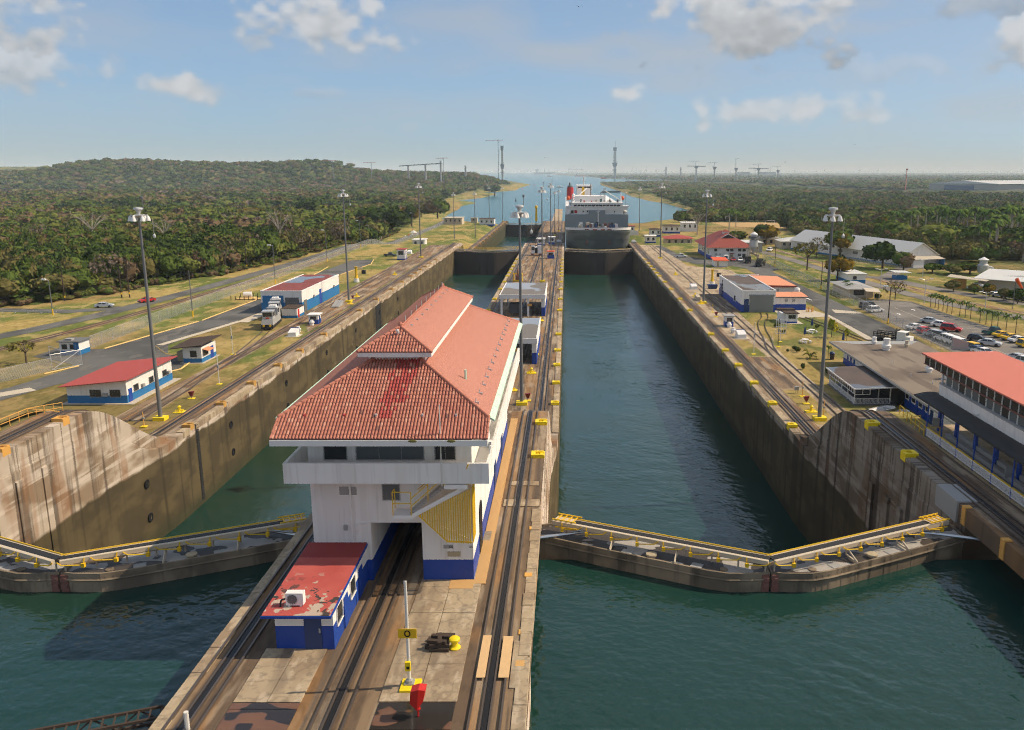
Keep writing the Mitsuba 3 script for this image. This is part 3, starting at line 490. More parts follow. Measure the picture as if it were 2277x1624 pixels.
# roof planes
SL, EX0, EX1, EY0, EY1, EZ = .53, -18.0, -4.85, 51.7, 86.4, 20.30
CX, CHW = (EX0 + EX1) / 2, (EX1 - EX0) / 2
A = [(EX0, EY0, EZ), (EX1, EY0, EZ), (EX1, EY1, EZ), (EX0, EY1, EZ)]; R0, R1 = (CX, EY0 + CHW, EZ + CHW * SL), (CX, EY1 - CHW, EZ + CHW * SL); FZ, FY = 19.40, EY0 - (EZ - 19.40) / SL
rf = part(h, 'roof', MB().add([A[1], A[2], R1, R0], [(0, 1, 2), (0, 2, 3)]).add([A[2], A[3], R1], [(0, 1, 2)]).add([A[3], A[0], R0, R1], [(0, 1, 2), (0, 2, 3)])
    .box(EX0 + .1, EX1 - .1, EY0 + .05, EY1, EZ - .30, EZ - .02), 'm_sheet')
part(rf, 'underlay', MB().add([A[0], A[1], R0], [(0, 1, 2)]).quad((EX0 - .05, FY, FZ), (EX1 + .05, FY, FZ), A[1], A[0]), 'm_tile_dark')
part(rf, 'fascia', MB().box(EX0 - .05, EX1 + .05, FY - .06, FY + .02, FZ - .40, FZ - .02).box(EX1 - .04, EX1 + .04, FY, EY0, FZ - .38, FZ).hexa([(EX0, FY, FZ - .42), (EX1, FY, FZ - .42), (EX1, Y0, FZ - .42), (EX0, Y0, FZ - .42), (EX0, FY, FZ - .38), (EX1, FY, FZ - .38), (EX1, Y0, FZ - .38), (EX0, Y0, FZ - .38)]), 'm_white')
part(rf, 'soffit', B(EX0 + .15, EX1 - .15, Y0 - .2, EY1 - .2, 19.2, 19.32), 'm_white')
for k, y in enumerate(np.arange(EY0 + .2, EY1 - 2, 2.9)):
    part(rf, 'gutter', MB().hexa([(EX1 - .02, y, EZ - .12), (EX1 + .34, y, EZ - .32), (EX1 + .34, y + 2.86, EZ - .32), (EX1 - .02, y + 2.86, EZ - .12), (EX1 - .02, y, EZ + .02), (EX1 + .34, y, EZ - .20), (EX1 + .34, y + 2.86, EZ - .20), (EX1 - .02, y + 2.86, EZ + .02)]), 'm_mint')
part(rf, 'gutter', MB().box(EX0 - .25, EX0, EY0 + .2, EY1, EZ - .2, EZ - .06), 'm_mint')
CW, CZ, CY0, CY1 = 2.45, 23.56, 55.9, 81.5
cu = part(h, 'cupola', MB().box(CX - 1.9, CX + 1.9, CY0 + .75, CY1 - .75, 21.3, CZ), 'm_white_aged')
K = [(CX - CW, CY0, CZ), (CX + CW, CY0, CZ), (CX + CW, CY1, CZ), (CX - CW, CY1, CZ)]; Q0, Q1 = (CX, CY0 + CW, CZ + CW * SL), (CX, CY1 - CW, CZ + CW * SL)
part(cu, 'roof_plane', MB().add([K[1], K[2], Q1, Q0], [(0, 1, 2), (0, 2, 3)]).add([K[2], K[3], Q1], [(0, 1, 2)]).add([K[3], K[0], Q0, Q1], [(0, 1, 2), (0, 2, 3)]).add([K[0], K[1], Q0], [(0, 1, 2)]), 'm_sheet')
part(cu, 'fascia', MB().box(CX - CW, CX + CW, CY0, CY1, CZ - .30, CZ - .01), 'm_white_aged')
# barrel tiles: the front slopes tile by tile, the long sides as full length courses
def barrel(x, y0, z0, y1, z1, w, lift=.0):
    t = np.linspace(0, PI, 5); r = w / 2; nx_ = np.cos(t) * r; nz = np.sin(t) * r * 1.0
    a = np.c_[x + nx_, np.full(5, y0), z0 + .035 + nz]; b_ = np.c_[x + nx_ * .9, np.full(5, y1), z1 + nz * .9]; i = np.arange(4)
    f = np.vstack([np.stack([i, i + 5, i + 6], 1), np.stack([i, i + 6, i + 1], 1), [(0, 1, 2), (0, 2, 3), (0, 3, 4)]]); return np.vstack([a, b_]), f
tiles = []
def front_tiles(x0, x1, yb, zb, hip, rowl, w):
    n = int(round((x1 - x0) / w))
    for j in range(60):
        ya = yb + j * rowl; za = zb + (ya - yb) * SL
        for i in range(n):
            x = x0 + (i + .5) * w; d = hip(x)
            if ya + .02 > d: continue
            tiles.append((j, x, ya, za, min(ya + rowl + .05, d + .1), w))
TW = .208
front_tiles(EX0, EX1, FY, FZ, lambda x: min(EY0 + CHW - abs(x - CX), CY0 + 1.0), .315, TW)
nb = len(tiles); front_tiles(CX - CW, CX + CW, CY0 - .05, CZ, lambda x: CY0 + CW - abs(x - CX), .315, TW)
order = sorted(range(len(tiles)), key=lambda i: tiles[i][2]); rest = {}
for q, i in enumerate(order):
    j, x, ya, za, yb, w = tiles[i]; vv, ff = barrel(x, ya, za, yb, za + (yb - ya) * SL, w * .80)
    u = rng.random(); m = f'm_tile_{int(np.interp(u, [0, .38, .70, .84, .95, 1], [0, 1, 2, 3, 4, 4.99]))}'
    sx = (x - (CX + .35 + (j - 9) * .035)) / (.85 - .25 * (j < 8))
    if i < nb and abs(sx) < 1 and 4 < j < 21 and rng.random() < .98 - .35 * abs(sx): m = 'm_tile_stain' if rng.random() < .7 else 'm_tile_stain_1'
    elif rng.random() < .012: m = 'm_tile_dark'
    if q < 300: part(rf, 'tile', MB().add(vv, ff), m, True)
    else: rest.setdefault((m, i < nb), MB()).add(vv, ff)
for (m, low), mb in rest.items(): part(rf if low else cu, 'tile_course', mb, m, True, kind='stuff')
def side_tiles(sgn, half, y0_, y1_, z0_, ridge_in):
    mb = MB(); n = int((y1_ - y0_) / TW); t = np.linspace(0, PI, 4)
    for i in range(n):
        y = y0_ + (i + .5) * TW; e = min(y - y0_, y1_ - y, half); e = max(e, .15); r = TW * .45
        a = np.c_[np.full(4, CX + sgn * half), y + np.cos(t) * r, z0_ + .02 + np.sin(t) * r * .6]; b_ = np.c_[np.full(4, CX + sgn * (half - e)), y + np.cos(t) * r, z0_ + .02 + e * SL + np.sin(t) * r * .6]; k = np.arange(3)
        mb.add(np.vstack([a, b_]), np.vstack([np.stack([k, k + 4, k + 5], 1), np.stack([k, k + 5, k + 1], 1)]))
    return mb
for sg_ in (1, -1): part(rf, 'tile_course', side_tiles(sg_, CHW, EY0, EY1, EZ, 0), 'm_sheet', True, kind='stuff'); part(cu, 'tile_course', side_tiles(sg_, CW, CY0, CY1, CZ, 0), 'm_sheet', True, kind='stuff')
def ridge(root, p, q, w=.26):
    p, q = np.array(p), np.array(q); n = max(2, int(np.linalg.norm(q - p) / .42)); mb = MB()
    for i in range(n): a, b_ = p + (q - p) * i / n, p + (q - p) * (i + 1.12) / n; mb.tube(a + [0, 0, .06], b_ + [0, 0, .03], w / 2, w / 2 * .86, 7)
    part(root, 'ridge_tile', mb, 'm_tile_0', True)
f0 = np.array(A[0]); 
for s_, a in ((1, A[0]), (-1, A[1])): a = np.array(a, float); d = np.array([s_, 1, SL]); ridge(rf, a, a + d * (CY0 + 1.0 - EY0)); ridge(rf, a + np.array([-.0 * s_, -(EZ - FZ) / SL, FZ - EZ]), a, .16)
for s_, a in ((1, A[3]), (-1, A[2])): a = np.array(a, float); ridge(rf, a, a + np.array([s_, -1, SL]) * 4.6)
for a, b_ in ((K[0], Q0), (K[1], Q0), (K[2], Q1), (K[3], Q1), (Q0, Q1)): ridge(cu, a, b_)
part(cu, 'finial', MB().lathe([(.14, 0), (.17, .2), (.08, .34), (.0, .38)], (Q0[0], Q0[1], Q0[2]), 8), 'm_tile_0'); part(cu, 'finial', MB().lathe([(.14, 0), (.17, .2), (.08, .34), (.0, .38)], (Q1[0], Q1[1], Q1[2]), 8), 'm_tile_0')
part(cu, 'roof_hook', MB().tube((CX - .05, CY0 + 1.7, CZ + 1.0), (CX - .05, CY0 + 1.55, CZ + 1.25), .11, .11, 8), 'm_white', True)
for y in np.arange(53.2, 84, 2.35): part(rf, 'roof_hook', MB().box(EX1 - 1.15, EX1 - .75, y - .06, y + .06, EZ + .48, EZ + .62).tube((EX1 - .95, y, EZ + .55), (EX1 - .95, y, EZ + .85), .035, .035, 4), 'm_galv')
for y in np.arange(60, 80, 2.3): part(cu, 'roof_hook', MB().box(CX + .25, CX + .55, y - .06, y + .06, CZ + CW * SL - .25, CZ + CW * SL - .1).tube((CX + .05, y, CZ + CW * SL), (CX + .05, y, CZ + CW * SL + .55), .03, .03, 4), 'm_galv')
for x in (-16.4, -13.9, -11.9, -9.0, -6.9): part(rf, 'roof_hook', MB().box(x - .06, x + .06, 51.7, 51.95, 20.35, 20.5), 'm_galv' if x > -13 else 'm_tile_stain')
part(rf, 'vent_pipe', MB().tube((-6.9, 57.2, 21.0), (-6.9, 57.2, 22.1), .09, .09, 8), 'm_mint')
for x in (-9.35, -7.0): part(rf, 'moss', MB().add(*(lambda m: (m.vertices * [.28, .06, .09] + [x, FY - .07, FZ - .07], m.faces))(trimesh.creation.icosphere(1))), 'm_forest_floor')
# outside stair on the front with its yellow slatted screen
st = part(h, 'stair', MB().bar((-6.2, 50.75, 16.12), (-9.75, 50.75, 14.12), .08, .30).bar((-9.6, 50.75, 14.08), (-10.9, 50.75, 14.08), .08, .22).box(-10.9, -9.7, 50.75, 51.9, 14.12, 14.18).box(-7.6, -6.15, 50.5, 51.8, 16.26, 16.34).box(-7.6, -6.15, 50.42, 50.5, 16.06, 16.34)
    .bar((-9.7, 51.2, 14.1), (-6.3, 51.2, 12.3), .08, .28), 'm_white')
for k in range(13):
    t = (k + .5) / 13; part(st, 'step', B(-7.6 - 2.2 * t - .14, -7.6 - 2.2 * t + .14, 50.8, 51.8, 16.1 - 1.9 * t, 16.16 - 1.9 * t), 'm_galv')
rl = MB()
for p in ([(-10.9, 50.7, 14.2), (-10.9, 50.7, 15.75), (-9.75, 50.7, 15.75), (-9.75, 50.7, 14.2)], [(-10.9, 50.7, 15.0), (-9.75, 50.7, 15.0)], [(-10.9, 50.7, 15.75), (-11.0, 51.9, 15.5), (-11.0, 51.9, 14.2)], [(-9.75, 50.7, 15.3), (-7.55, 50.5, 17.35)], [(-9.75, 50.7, 14.8), (-7.55, 50.5, 16.85)], [(-9.5, 51.8, 15.5), (-7.6, 51.8, 17.2)], [(-7.6, 50.45, 16.3), (-7.6, 50.45, 17.5)], [(-7.6, 50.45, 17.36), (-6.2, 50.45, 17.36)], [(-7.6, 50.45, 16.85), (-6.2, 50.45, 16.85)], [(-6.2, 50.45, 16.3), (-6.2, 50.45, 17.36), (-6.05, 50.2, 17.75)], [(-8.65, 50.6, 15.2), (-8.65, 50.6, 16.35)]): rl.path(p, .032, 5)
part(h, 'stair_railing', rl, 'm_yellow')
x = -9.22
while x < -6.0:                                    # the slats hang between the sloping stringer and the sloping lower edge
    zt = np.interp(x, [-9.3, -7.54, -5.9], [14.25, 15.25, 16.05]); zb = np.interp(x, [-9.3, -7.59, -6.6, -5.9], [14.2, 12.42, 12.36, 12.33])
    if zt - zb > .1: part(h, 'slat', B(x, x + .075, 50.62, 50.68, zb, zt), 'm_yellow')
    x += .148
part(h, 'slat_rail', MB().bar((-9.3, 50.70, 14.2), (-7.6, 50.70, 12.5), .05, .08).bar((-7.6, 50.70, 12.45), (-5.95, 50.70, 12.4), .05, .08), 'm_yellow')
for y in np.linspace(50.75, 52.1, 11): part(h, 'slat', B(-5.93, -5.89, y, y + .085, 12.35, 16.05), 'm_yellow')
fp = single('flagpole', MB().tube((-7.72, 50.35, 16.3), (-7.72, 50.35, 21.5), .045, .03, 6), 'm_pole_white', 'thin bare white pole standing up past the tiled roof edge at the stair head', 'pole')
cam_ = thing('security_camera', 'small white security camera on the balcony corner of the control house', 'camera')
part(cam_, 'mount', MB().tube((-4.9, 52.3, 17.74), (-4.9, 52.3, 18.5), .05, .05, 6), 'm_white'); part(cam_, 'housing', MB().box(-5.0, -4.75, 51.9, 52.4, 18.45, 18.65).lathe([(.0, 0), (.14, .05), (.14, .25), (0, .3)], (-4.9, 52.3, 18.05), 8), 'm_white')
# small cabin in front
c = thing('annex_cabin', 'small blue and white cabin with peeling red flat roof against the control house', 'building')
part(c, 'wall', MB().box(-16.31, -13.05, 43.8, 52.19, 10.48, 11.32), 'm_white'); part(c, 'base_band', B(-16.31, -13.05, 43.8, 52.19, 9.0, 10.48), 'm_blue')
part(c, 'roof', MB().hexa([(-16.8, 43.15, 11.40), (-13.0, 43.15, 11.40), (-13.0, 52.18, 11.62), (-16.8, 52.18, 11.62), (-16.8, 43.15, 11.47), (-13.0, 43.15, 11.47), (-13.0, 52.18, 11.72), (-16.8, 52.18, 11.72)]), 'm_peel')
part(c, 'roof_edge', MB().box(-16.83, -12.97, 43.10, 43.15, 11.30, 11.45).hexa([(-13.0, 43.15, 11.28), (-12.96, 43.15, 11.28), (-12.96, 52.18, 11.5), (-13.0, 52.18, 11.5), (-13.0, 43.15, 11.45), (-12.96, 43.15, 11.45), (-12.96, 52.18, 11.68), (-13.0, 52.18, 11.68)]), 'm_blue')
d = part(c, 'door', B(-14.68, -13.72, 43.75, 43.8, 9.05, 11.2), 'm_blue_dark'); part(d, 'handle', B(-13.86, -13.78, 43.70, 43.76, 10.1, 10.35), 'm_grey')
part(c, 'roof_bracket', MB().bar((-16.2, 43.75, 11.0), (-16.75, 43.3, 11.3), .05, .08).bar((-13.2, 43.75, 11.2), (-13.0, 43.25, 11.35), .05, .06), 'm_blue')
for y in (44.5, 47.6): window(c, y, y + 1.15, -13.05, 10.1, 11.2, 2, 'y', -1, frame='m_white')
for y in (46.5, 50.2): part(c, 'door', B(-13.05, -13.0, y - .45, y + .45, 9.05, 10.95), 'm_blue')
for y in (45.9, 48.9): part(c, 'panel_joint', B(-13.05, -13.03, y - .03, y + .03, 9.05, 10.48), 'm_blue_dark')
a = thing('air_conditioner', 'white air conditioner unit on the peeling red cabin roof', 'air conditioner')
part(a, 'casing', MB().box(-15.72, -14.74, 44.1, 44.55, 11.58, 12.3).box(-15.6, -15.5, 44.1, 44.55, 11.48, 11.58).box(-14.95, -14.85, 44.1, 44.55, 11.48, 11.58), 'm_white')
part(a, 'fan_grille', MB().lathe([(.02, 0), (.26, .0), (.28, .03), (.30, .0)], k=16).move(np.array([[1, 0, 0, -15.35], [0, 0, 1, 44.08], [0, 1, 0, 11.94]])), 'm_grey_dark')
part(a, 'pipe', MB().path([(-15.72, 44.3, 11.9), (-16.0, 44.2, 11.85), (-16.05, 44.1, 11.5)], .05), 'm_black')

# ------------------------------------------------------------------ things on the near pier
m = thing('signal_mast', 'white mast with orange O board and yellow box on the near pier', 'sign')
part(m, 'pole', MB().tube((-8.2, 40.24, 9.2), (-8.2, 40.24, 15.0), .095, .075, 10), 'm_pole_white', True); part(m, 'base', MB().box(-8.62, -7.62, 39.55, 40.65, 9.1, 9.22), 'm_yellow_bright'); part(m, 'base_plate', MB().box(-8.45, -7.95, 40.0, 40.5, 9.22, 9.30).lathe([(.2, 0), (.2, .12), (.1, .2)], (-8.2, 40.24, 9.3), 8), 'm_grey')
s_ = part(m, 'sign_board', B(-8.66, -7.70, 40.10, 40.14, 11.88, 12.40), 'm_yellow', label='orange board with a black letter O'); t_ = letters('O', .34, 0, 40.095, 11.97); t_.apply_translation([-8.18 - t_.bounds[:, 0].mean(), 0, 0]); part(s_, 'lettering', t_, 'm_black')
bx_ = part(m, 'call_box', B(-8.36, -8.08, 40.0, 40.16, 10.05, 10.55), 'm_yellow_bright'); part(bx_, 'slot', B(-8.28, -8.14, 39.97, 40.0, 10.18, 10.32), 'm_black')
r = thing('hooded_lamp', 'red hooded signal lamp on a short stalk over the brown puddle', 'lamp')
v = np.array([(-.36, -.1, .30), (0, -.22, .0), (.30, -.1, .42), (.42, -.08, 1.0), (.1, -.2, 1.12), (-.30, -.12, .95)]); bk = v + [0.02, .5, .05]
part(r, 'hood', MB().add(np.vstack([v, bk]) + [-7.31, 37.5, 9.62], [(0, 1, 5), (1, 4, 5), (1, 2, 4), (2, 3, 4), (5, 4, 10), (5, 10, 11), (4, 3, 9), (4, 9, 10), (3, 2, 8), (3, 8, 9), (0, 5, 11), (0, 11, 6), (1, 0, 6), (1, 6, 7), (2, 1, 7), (2, 7, 8)]), 'm_red', 20)
part(r, 'lens', MB().box(-7.36, -7.1, 37.98, 38.02, 9.85, 10.3), 'm_car_red'); part(r, 'stalk', MB().tube((-7.31, 37.6, 9.1), (-7.31, 37.6, 9.8), .05, .05, 6).lathe([(.14, 0), (.14, .06), (.05, .07)], (-7.31, 37.6, 9.5), 8), 'm_car_red')
w = thing('timber_stack', 'heap of old dark timber blocks beside the yellow bollard', 'timber stack')
for i in range(13):
    lay = i // 5; part(w, 'timber', B(-.55, .55, -.12, .12, -.09, .09).move(rotz(rng.uniform(-.15, .15) + (PI / 2 if i % 4 == 3 else 0), -7.15 + rng.uniform(-.25, .25), 43.5 + (i % 5) * .27 + lay * .1, 9.2 + lay * .19)), 'm_wood')
single('bollard', MB().lathe([(0, .01), (.34, .01), (.34, .06), (.2, .14), (.17, .34), (.30, .46), (.31, .58), (.22, .66), (0, .68)], (-6.3, 43.85, 9.1), 16), 'm_yellow_bright', 'yellow iron bollard beside the heap of dark timber', 'bollard', smooth=40)
single('plywood_sheet', B(-4.80, -4.32, 40.75, 45.0, 9.19, 9.22), 'm_ply', 'new plywood sheet lying left of the rack slot', 'plywood sheet'); single('plywood_sheet', B(-3.62, -3.06, 40.75, 44.9, 9.19, 9.22), 'm_ply', 'new plywood sheet lying right of the rack slot', 'plywood sheet')
single('post', MB().tube((-18.27, 36.65, 9), (-18.27, 36.65, 10.0), .12, .12, 8), 'm_pole_white', 'short white post at the bottom edge on the left track', 'post')

# ------------------------------------------------------------------ mitre gates
OUT = np.array([(-2.2, 63.9), (2.56, 61.4), (6.4, 59.5), (10.2, 57.65), (11.7, 57.15), (13.3, 57.15), (14.66, 57.35)]); INN = np.array([(14.7, 58.9), (11, 60.9), (-0.4, 66.7), (-2.2, 66.0)])
W0, W1 = np.array([-.9, 64.9, 8.0]), np.array([14.66, 57.55, 8.0])
def leaf(label, dx, dy, dz, flip, full):
    g = thing('lock_gate', label, 'lock gate')
    M = np.array([[-1 if flip else 1, 0, 0, (29.42 if flip else 0) + dx], [0, 1, 0, dy], [0, 0, 1, dz], [0, 0, 0, 1.]])
    def put(name, mb, mat, **k):
        mb.move(M)
        if flip: mb.f = [np.asarray(f)[:, ::-1] for f in mb.f]
        return part(g, name, mb, mat, **k)
    def on(t, o=0., z=0.): p = W0 + (W1 - W0) * t; d = (W1 - W0)[:2] / np.linalg.norm((W1 - W0)[:2]); return np.array([p[0] + d[1] * o, p[1] - d[0] * o, p[2] + z])   # o: towards the outer side
    poly = np.vstack([OUT, INN])
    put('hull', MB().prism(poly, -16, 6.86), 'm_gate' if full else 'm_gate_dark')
    dk = put('deck', MB().sheet(Polygon(poly).buffer(-.16), 6.90), 'm_gate_deck')
    rim = Polygon(poly).difference(Polygon(poly).buffer(-.17)); put('rim', MB().prism(rim, 6.8, 7.05), 'm_gate')
    put('walkway', MB().bar(on(0, -.02, .02), on(1, -.02, .02), .58, .10), 'm_dark'); put('walkway_beam', MB().bar(on(0, .44, -.1), on(1, .44, -.1), .28, .32).bar(on(0, -.44, -.1), on(1, -.44, -.1), .22, .3), 'm_beige')
    put('walkway_edge', MB().bar(on(0, -.5, .1), on(1, -.5, .1), .06, .08), 'm_yellow'); put('walkway_end', MB().bar(on(.0, 0, .06), on(.1, 0, .06), .9, .04), 'm_beige')
    for t in np.linspace(.06, .985, 9 if full else 6): put('post', MB().tube(on(t, .1, -1.0), on(t, .1, -.05), .07, .07, 5), 'm_beige')
    if not full: return g
    for t in np.linspace(.1, .96, 8):              # folded handrails hang along the outer side
        q = MB().path([on(t - .05, .62, .05), on(t - .045, .75, -.45), on(t + .035, .72, -.22), on(t + .05, .62, .0)], .045, 5).box(-.12, .12, -.12, .12, -.15, .15)
        q.v[-1] = q.v[-1] + on(t - .045, .75, -.45); put('folded_rail', q, 'm_yellow')
    for t in np.linspace(.02, .10, 4): put('cage_bar', MB().bar(on(t, -.6, .2), on(t, .6, .2), .07, .07), 'm_yellow')
    put('cage_rail', MB().bar(on(0, -.6, .25), on(.12, -.6, .25), .07, .1).bar(on(0, .6, .25), on(.12, .6, .25), .07, .1).bar(on(.02, .75, -.3), on(.13, .75, -.2), .06, .08), 'm_yellow')
    for t in (.30, .60): a, b_ = on(t, .25, -.9), on(t + .015, 1.7, -.95); put('bracket', MB().bar(a + [0, 0, .55], b_ + [0, 0, .05], .07, .16).bar(a, b_, .10, .12).tube(a, a + [0, 0, .6], .08, .08, 5), 'm_beige')
    p = on(.5, 1.15, -1.1); put('hatch_cap', MB().lathe([(.3, 0), (.42, .18), (.42, .3), (0, .34)], p, 12), 'm_tan'); p = on(.82, .9, -1.1); put('hatch_cap', MB().lathe([(.3, 0), (.3, .08), (0, .1)], p, 10), 'm_gate')
    for t in (.36, .68): put('deck_plate', MB().bar(on(t, 1.2, -1.08), on(t + .05, 1.2, -1.08), 1.0, .04), 'm_grey')
    st_ = MB()
    for q0, q1 in zip(OUT[:-1], OUT[1:]):
        for u in np.arange(.1, 1, .33): p = q0 + (q1 - q0) * u; d = (q1 - q0) / np.linalg.norm(q1 - q0) * .05; n_ = np.array([d[1], -d[0]]) * .5; st_.hexa([(*(p - d), 3), (*(p - d + n_), 3), (*(p + d + n_), 3), (*(p + d), 3), (*(p - d), 6.84), (*(p - d + n_), 6.84), (*(p + d + n_), 6.84), (*(p + d), 6.84)])
    put('plate_strap', st_, 'm_gate', kind='stuff')
    put('rubbing_strip', MB().path([(*(q + [-.03, -.05]), 6.55) for q in OUT], .09, 5), 'm_gate')
    put('mitre_post', MB().box(14.1, 14.62, 57.2, 57.34, 2, 6.9).box(14.2, 14.62, 57.12, 57.2, 5.9, 6.2).box(14.2, 14.62, 57.12, 57.2, 6.4, 6.65), 'm_tile_dark')
    put('strut_arm', MB().tube((2.2, 64.4, 7.25), (-5.0, 62.2, 7.15), .13, .13, 10), 'm_steel')
    return g
leaf('near right gate leaf with pale deck, hinged on the centre pier', 0, 0, 0, False, True); leaf('near right gate leaf running into the shade of the right wall', 0, 0, 0, True, True)
leaf('near left gate leaf cut by the left edge of the picture', -51.3, 0, 0, False, True); leaf('near left gate leaf running behind the pier beside the blue cabin', -51.3, 0, 0, True, True)
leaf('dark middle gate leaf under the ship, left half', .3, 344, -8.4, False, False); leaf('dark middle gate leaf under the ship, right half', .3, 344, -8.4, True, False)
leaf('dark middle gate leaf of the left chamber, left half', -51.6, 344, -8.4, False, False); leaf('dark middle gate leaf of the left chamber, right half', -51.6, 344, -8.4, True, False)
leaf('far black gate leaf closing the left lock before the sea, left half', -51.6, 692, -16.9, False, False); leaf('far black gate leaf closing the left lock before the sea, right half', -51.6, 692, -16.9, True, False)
for dx, dy, dz, lab in ((.3, 344, -8.4, 'yellow handrail along the middle gate of the right chamber'), (-51.6, 344, -8.4, 'yellow handrail along the middle gate of the left chamber')):
    if dx > 0: continue
    hr = thing('handrail', lab, 'railing'); mb = MB()
    for fl in (0, 1):
        a, b_ = [np.array([(29.42 - p[0] if fl else p[0]) + dx, p[1] + dy + .5, p[2] + dz]) for p in (W0, W1)]
        for zz in (.55, 1.05): mb.tube(a + [0, 0, zz], b_ + [0, 0, zz], .06, .06, 4)
        for t in np.linspace(0, 1, 9): p = a + (b_ - a) * t; mb.tube(p, p + [0, 0, 1.05], .05, .05, 4)
    part(hr, 'rail', mb, 'm_yellow')
t = thing('truss_walkway', 'dark steel truss walkway of another gate at the bottom left corner', 'walkway')
a, b_ = np.array([-29.0, 38.2, 7.4]), np.array([-21.6, 40.9, 7.4]); n_ = np.array([.35, -.95, 0]) * 1.0; mb = MB()
for o in (0, 1):
    for zz in (0, -.9): mb.bar(a + n_ * o + [0, 0, zz], b_ + n_ * o + [0, 0, zz], .14, .14)
    for k in range(7): p, q = a + (b_ - a) * k / 7, a + (b_ - a) * (k + 1) / 7; mb.bar(p + n_ * o + [0, 0, -.9 * (k % 2)], q + n_ * o + [0, 0, -.9 * ((k + 1) % 2)], .08, .08)
for k in range(15): p = a + (b_ - a) * k / 14; mb.bar(p, p + n_, .08, .06)
part(t, 'truss', mb, 'm_wood'); part(t, 'end_frame', MB().bar(b_ + [-.2, 0, -.9], b_ + n_ + [-.2, 0, -.9], .3, .2).tube(b_, b_ + [0, 0, -2], .12, .12, 6).tube(b_ + n_, b_ + n_ + [0, 0, -2], .12, .12, 6), 'm_wood'); part(t, 'pontoon', MB().prism([(-29, 37.0), (-21.0, 39.2), (-20.6, 41.5), (-29, 39.4)], -5, 6.0), 'm_gate'); part(t, 'strut_arm', MB().tube((-24.5, 38.6, 6.6), (-20.6, 37.8, 6.6), .14, .14, 8), 'm_steel')
# ------------------------------------------------------------------ lamp posts
def lamp_post(label, at):
    t = thing('lamp_post', label, 'lamp post', 'tall lamp posts along the locks', at)
    part(t, 'base', MB().box(-.85, .85, -.75, .75, 0, .55), 'm_yellow_bright'); part(t, 'pole', MB().tube((0, 0, .3), (0, 0, 29.2), .30, .15, 10), 'm_pole', True)
    part(t, 'head_ring', MB().lathe([(.15, 29.0), (.8, 29.3), (.82, 29.42), (.2, 29.5)], k=12).lathe([(.0, 30.5), (.6, 30.4), (.66, 30.2), (.4, 30.05), (.2, 29.5)], k=12), 'm_galv')
    for k in range(6):
        a = k * PI / 3 + .3; x, y = 1.12 * math.cos(a), 1.12 * math.sin(a)
        q = part(t, 'floodlight', MB().lathe([(.0, .72), (.15, .68), (.22, .5), (.34, .1), (.36, 0), (.0, .04)], (x, y, 28.6), 10).bar((x * .5, y * .5, 29.35), (x, y, 29.4), .1, .12), 'm_white', 35)
    part(t, 'beacon', MB().tube((.6, .2, 30.3), (.6, .2, 31.6), .05, .05, 5).lathe([(0, 0), (.16, .05), (.16, .35), (0, .42)], (.6, .2, 31.55), 8), 'm_pole'); part(t, 'hanging_weight', MB().tube((1.7, .3, 29), (1.7, .3, 26.9), .02, .02, 4).lathe([(0, 0), (.2, .1), (.22, .4), (0, .7)], (1.7, .3, 26.2), 8), 'm_galv')
    return t
P0 = lamp_post('tall lamp post nearest the red roofed house on the left bank', (-59, 120.4, 0))
for lab, x, y, z in (('tall lamp post at the far end of the long blue and white shed', -60.2, 236.2, 0), ('tall lamp post by the middle gate hump on the left bank', -61, 361.7, 0), ('tall lamp post on the lower lawn beyond the left middle gate', -70.3, 543.8, -8), ('tall lamp post on the left bank beside the far wall track', -60.5, 575.8, -8.3), ('tall lamp post on the left bank just before the far gate', -67.6, 763.4, -8), ('tall lamp post at the seaward corner of the left wall', -56.8, 775.4, -8.4),
        ('tall lamp post just behind the control house on the centre pier', -6.95, 128.9, 0), ('tall lamp post behind the grey roofed tow shelters on the pier', -7.95, 281.2, 0), ('tall lamp post beside the little red roofed kiosk on the pier', -6.75, 370.7, 0), ('tall lamp post on the pier left of the ship, short in the distance', -8.25, 606.1, -8.4), ('farthest tall lamp post on the pier beside the ship funnel', -5.8, 650, -8.4),
        ('tall lamp post in front of the veranda on the right bank', 36.7, 120.3, 0), ('tall lamp post at the corner of the blue and white workshop', 37.4, 233.6, 0), ('tall lamp post on the grass before the red hipped house', 38.8, 358.1, 0), ('tall lamp post beyond the ship locomotive on the right bank', 50.4, 604.2, -6), ('tall lamp post over the water far behind the ship on the right', 66, 985, -17)):
    clone(P0, lab, (x, y, z), swap={})
def mast(label, at, hgt, arm=True, name='street_lamp', cat='street lamp', mat='m_pole'):
    t = thing(name, label, cat, at=at); part(t, 'pole', MB().tube((0, 0, 0), (0, 0, hgt), .14, .09, 6), mat, True)
    if arm: part(t, 'lamp_head', MB().bar((0, 0, hgt), (-.9, 0, hgt + .15), .12, .08).box(-1.7, -.7, -.25, .25, hgt + .05, hgt + .4), 'm_white')
    return t
for k, (x, y, hh, lab) in enumerate(((-92.8, 211.3, 11.6, 'plain dark pole with yellow foot by the left fence behind the shed'), (-93.5, 275.5, 12.2, 'grey street lamp inside the left fence, nearest one'), (-95.3, 343.3, 12.5, 'grey street lamp inside the left fence, second one'), (-97.5, 410, 12.4, 'grey street lamp inside the left fence, third one'), (-99, 560, 15, 'street lamp by the left fence far off beside the lower lawn'), (-129, 213.8, 8.8, 'street lamp with yellow foot at the left road junction'))):
    t = mast(lab, (x, y, float(height(x, y))), hh, k > 0); part(t, 'foot_band', MB().tube((0, 0, 0), (0, 0, 1.6), .17, .16, 6), 'm_yellow')
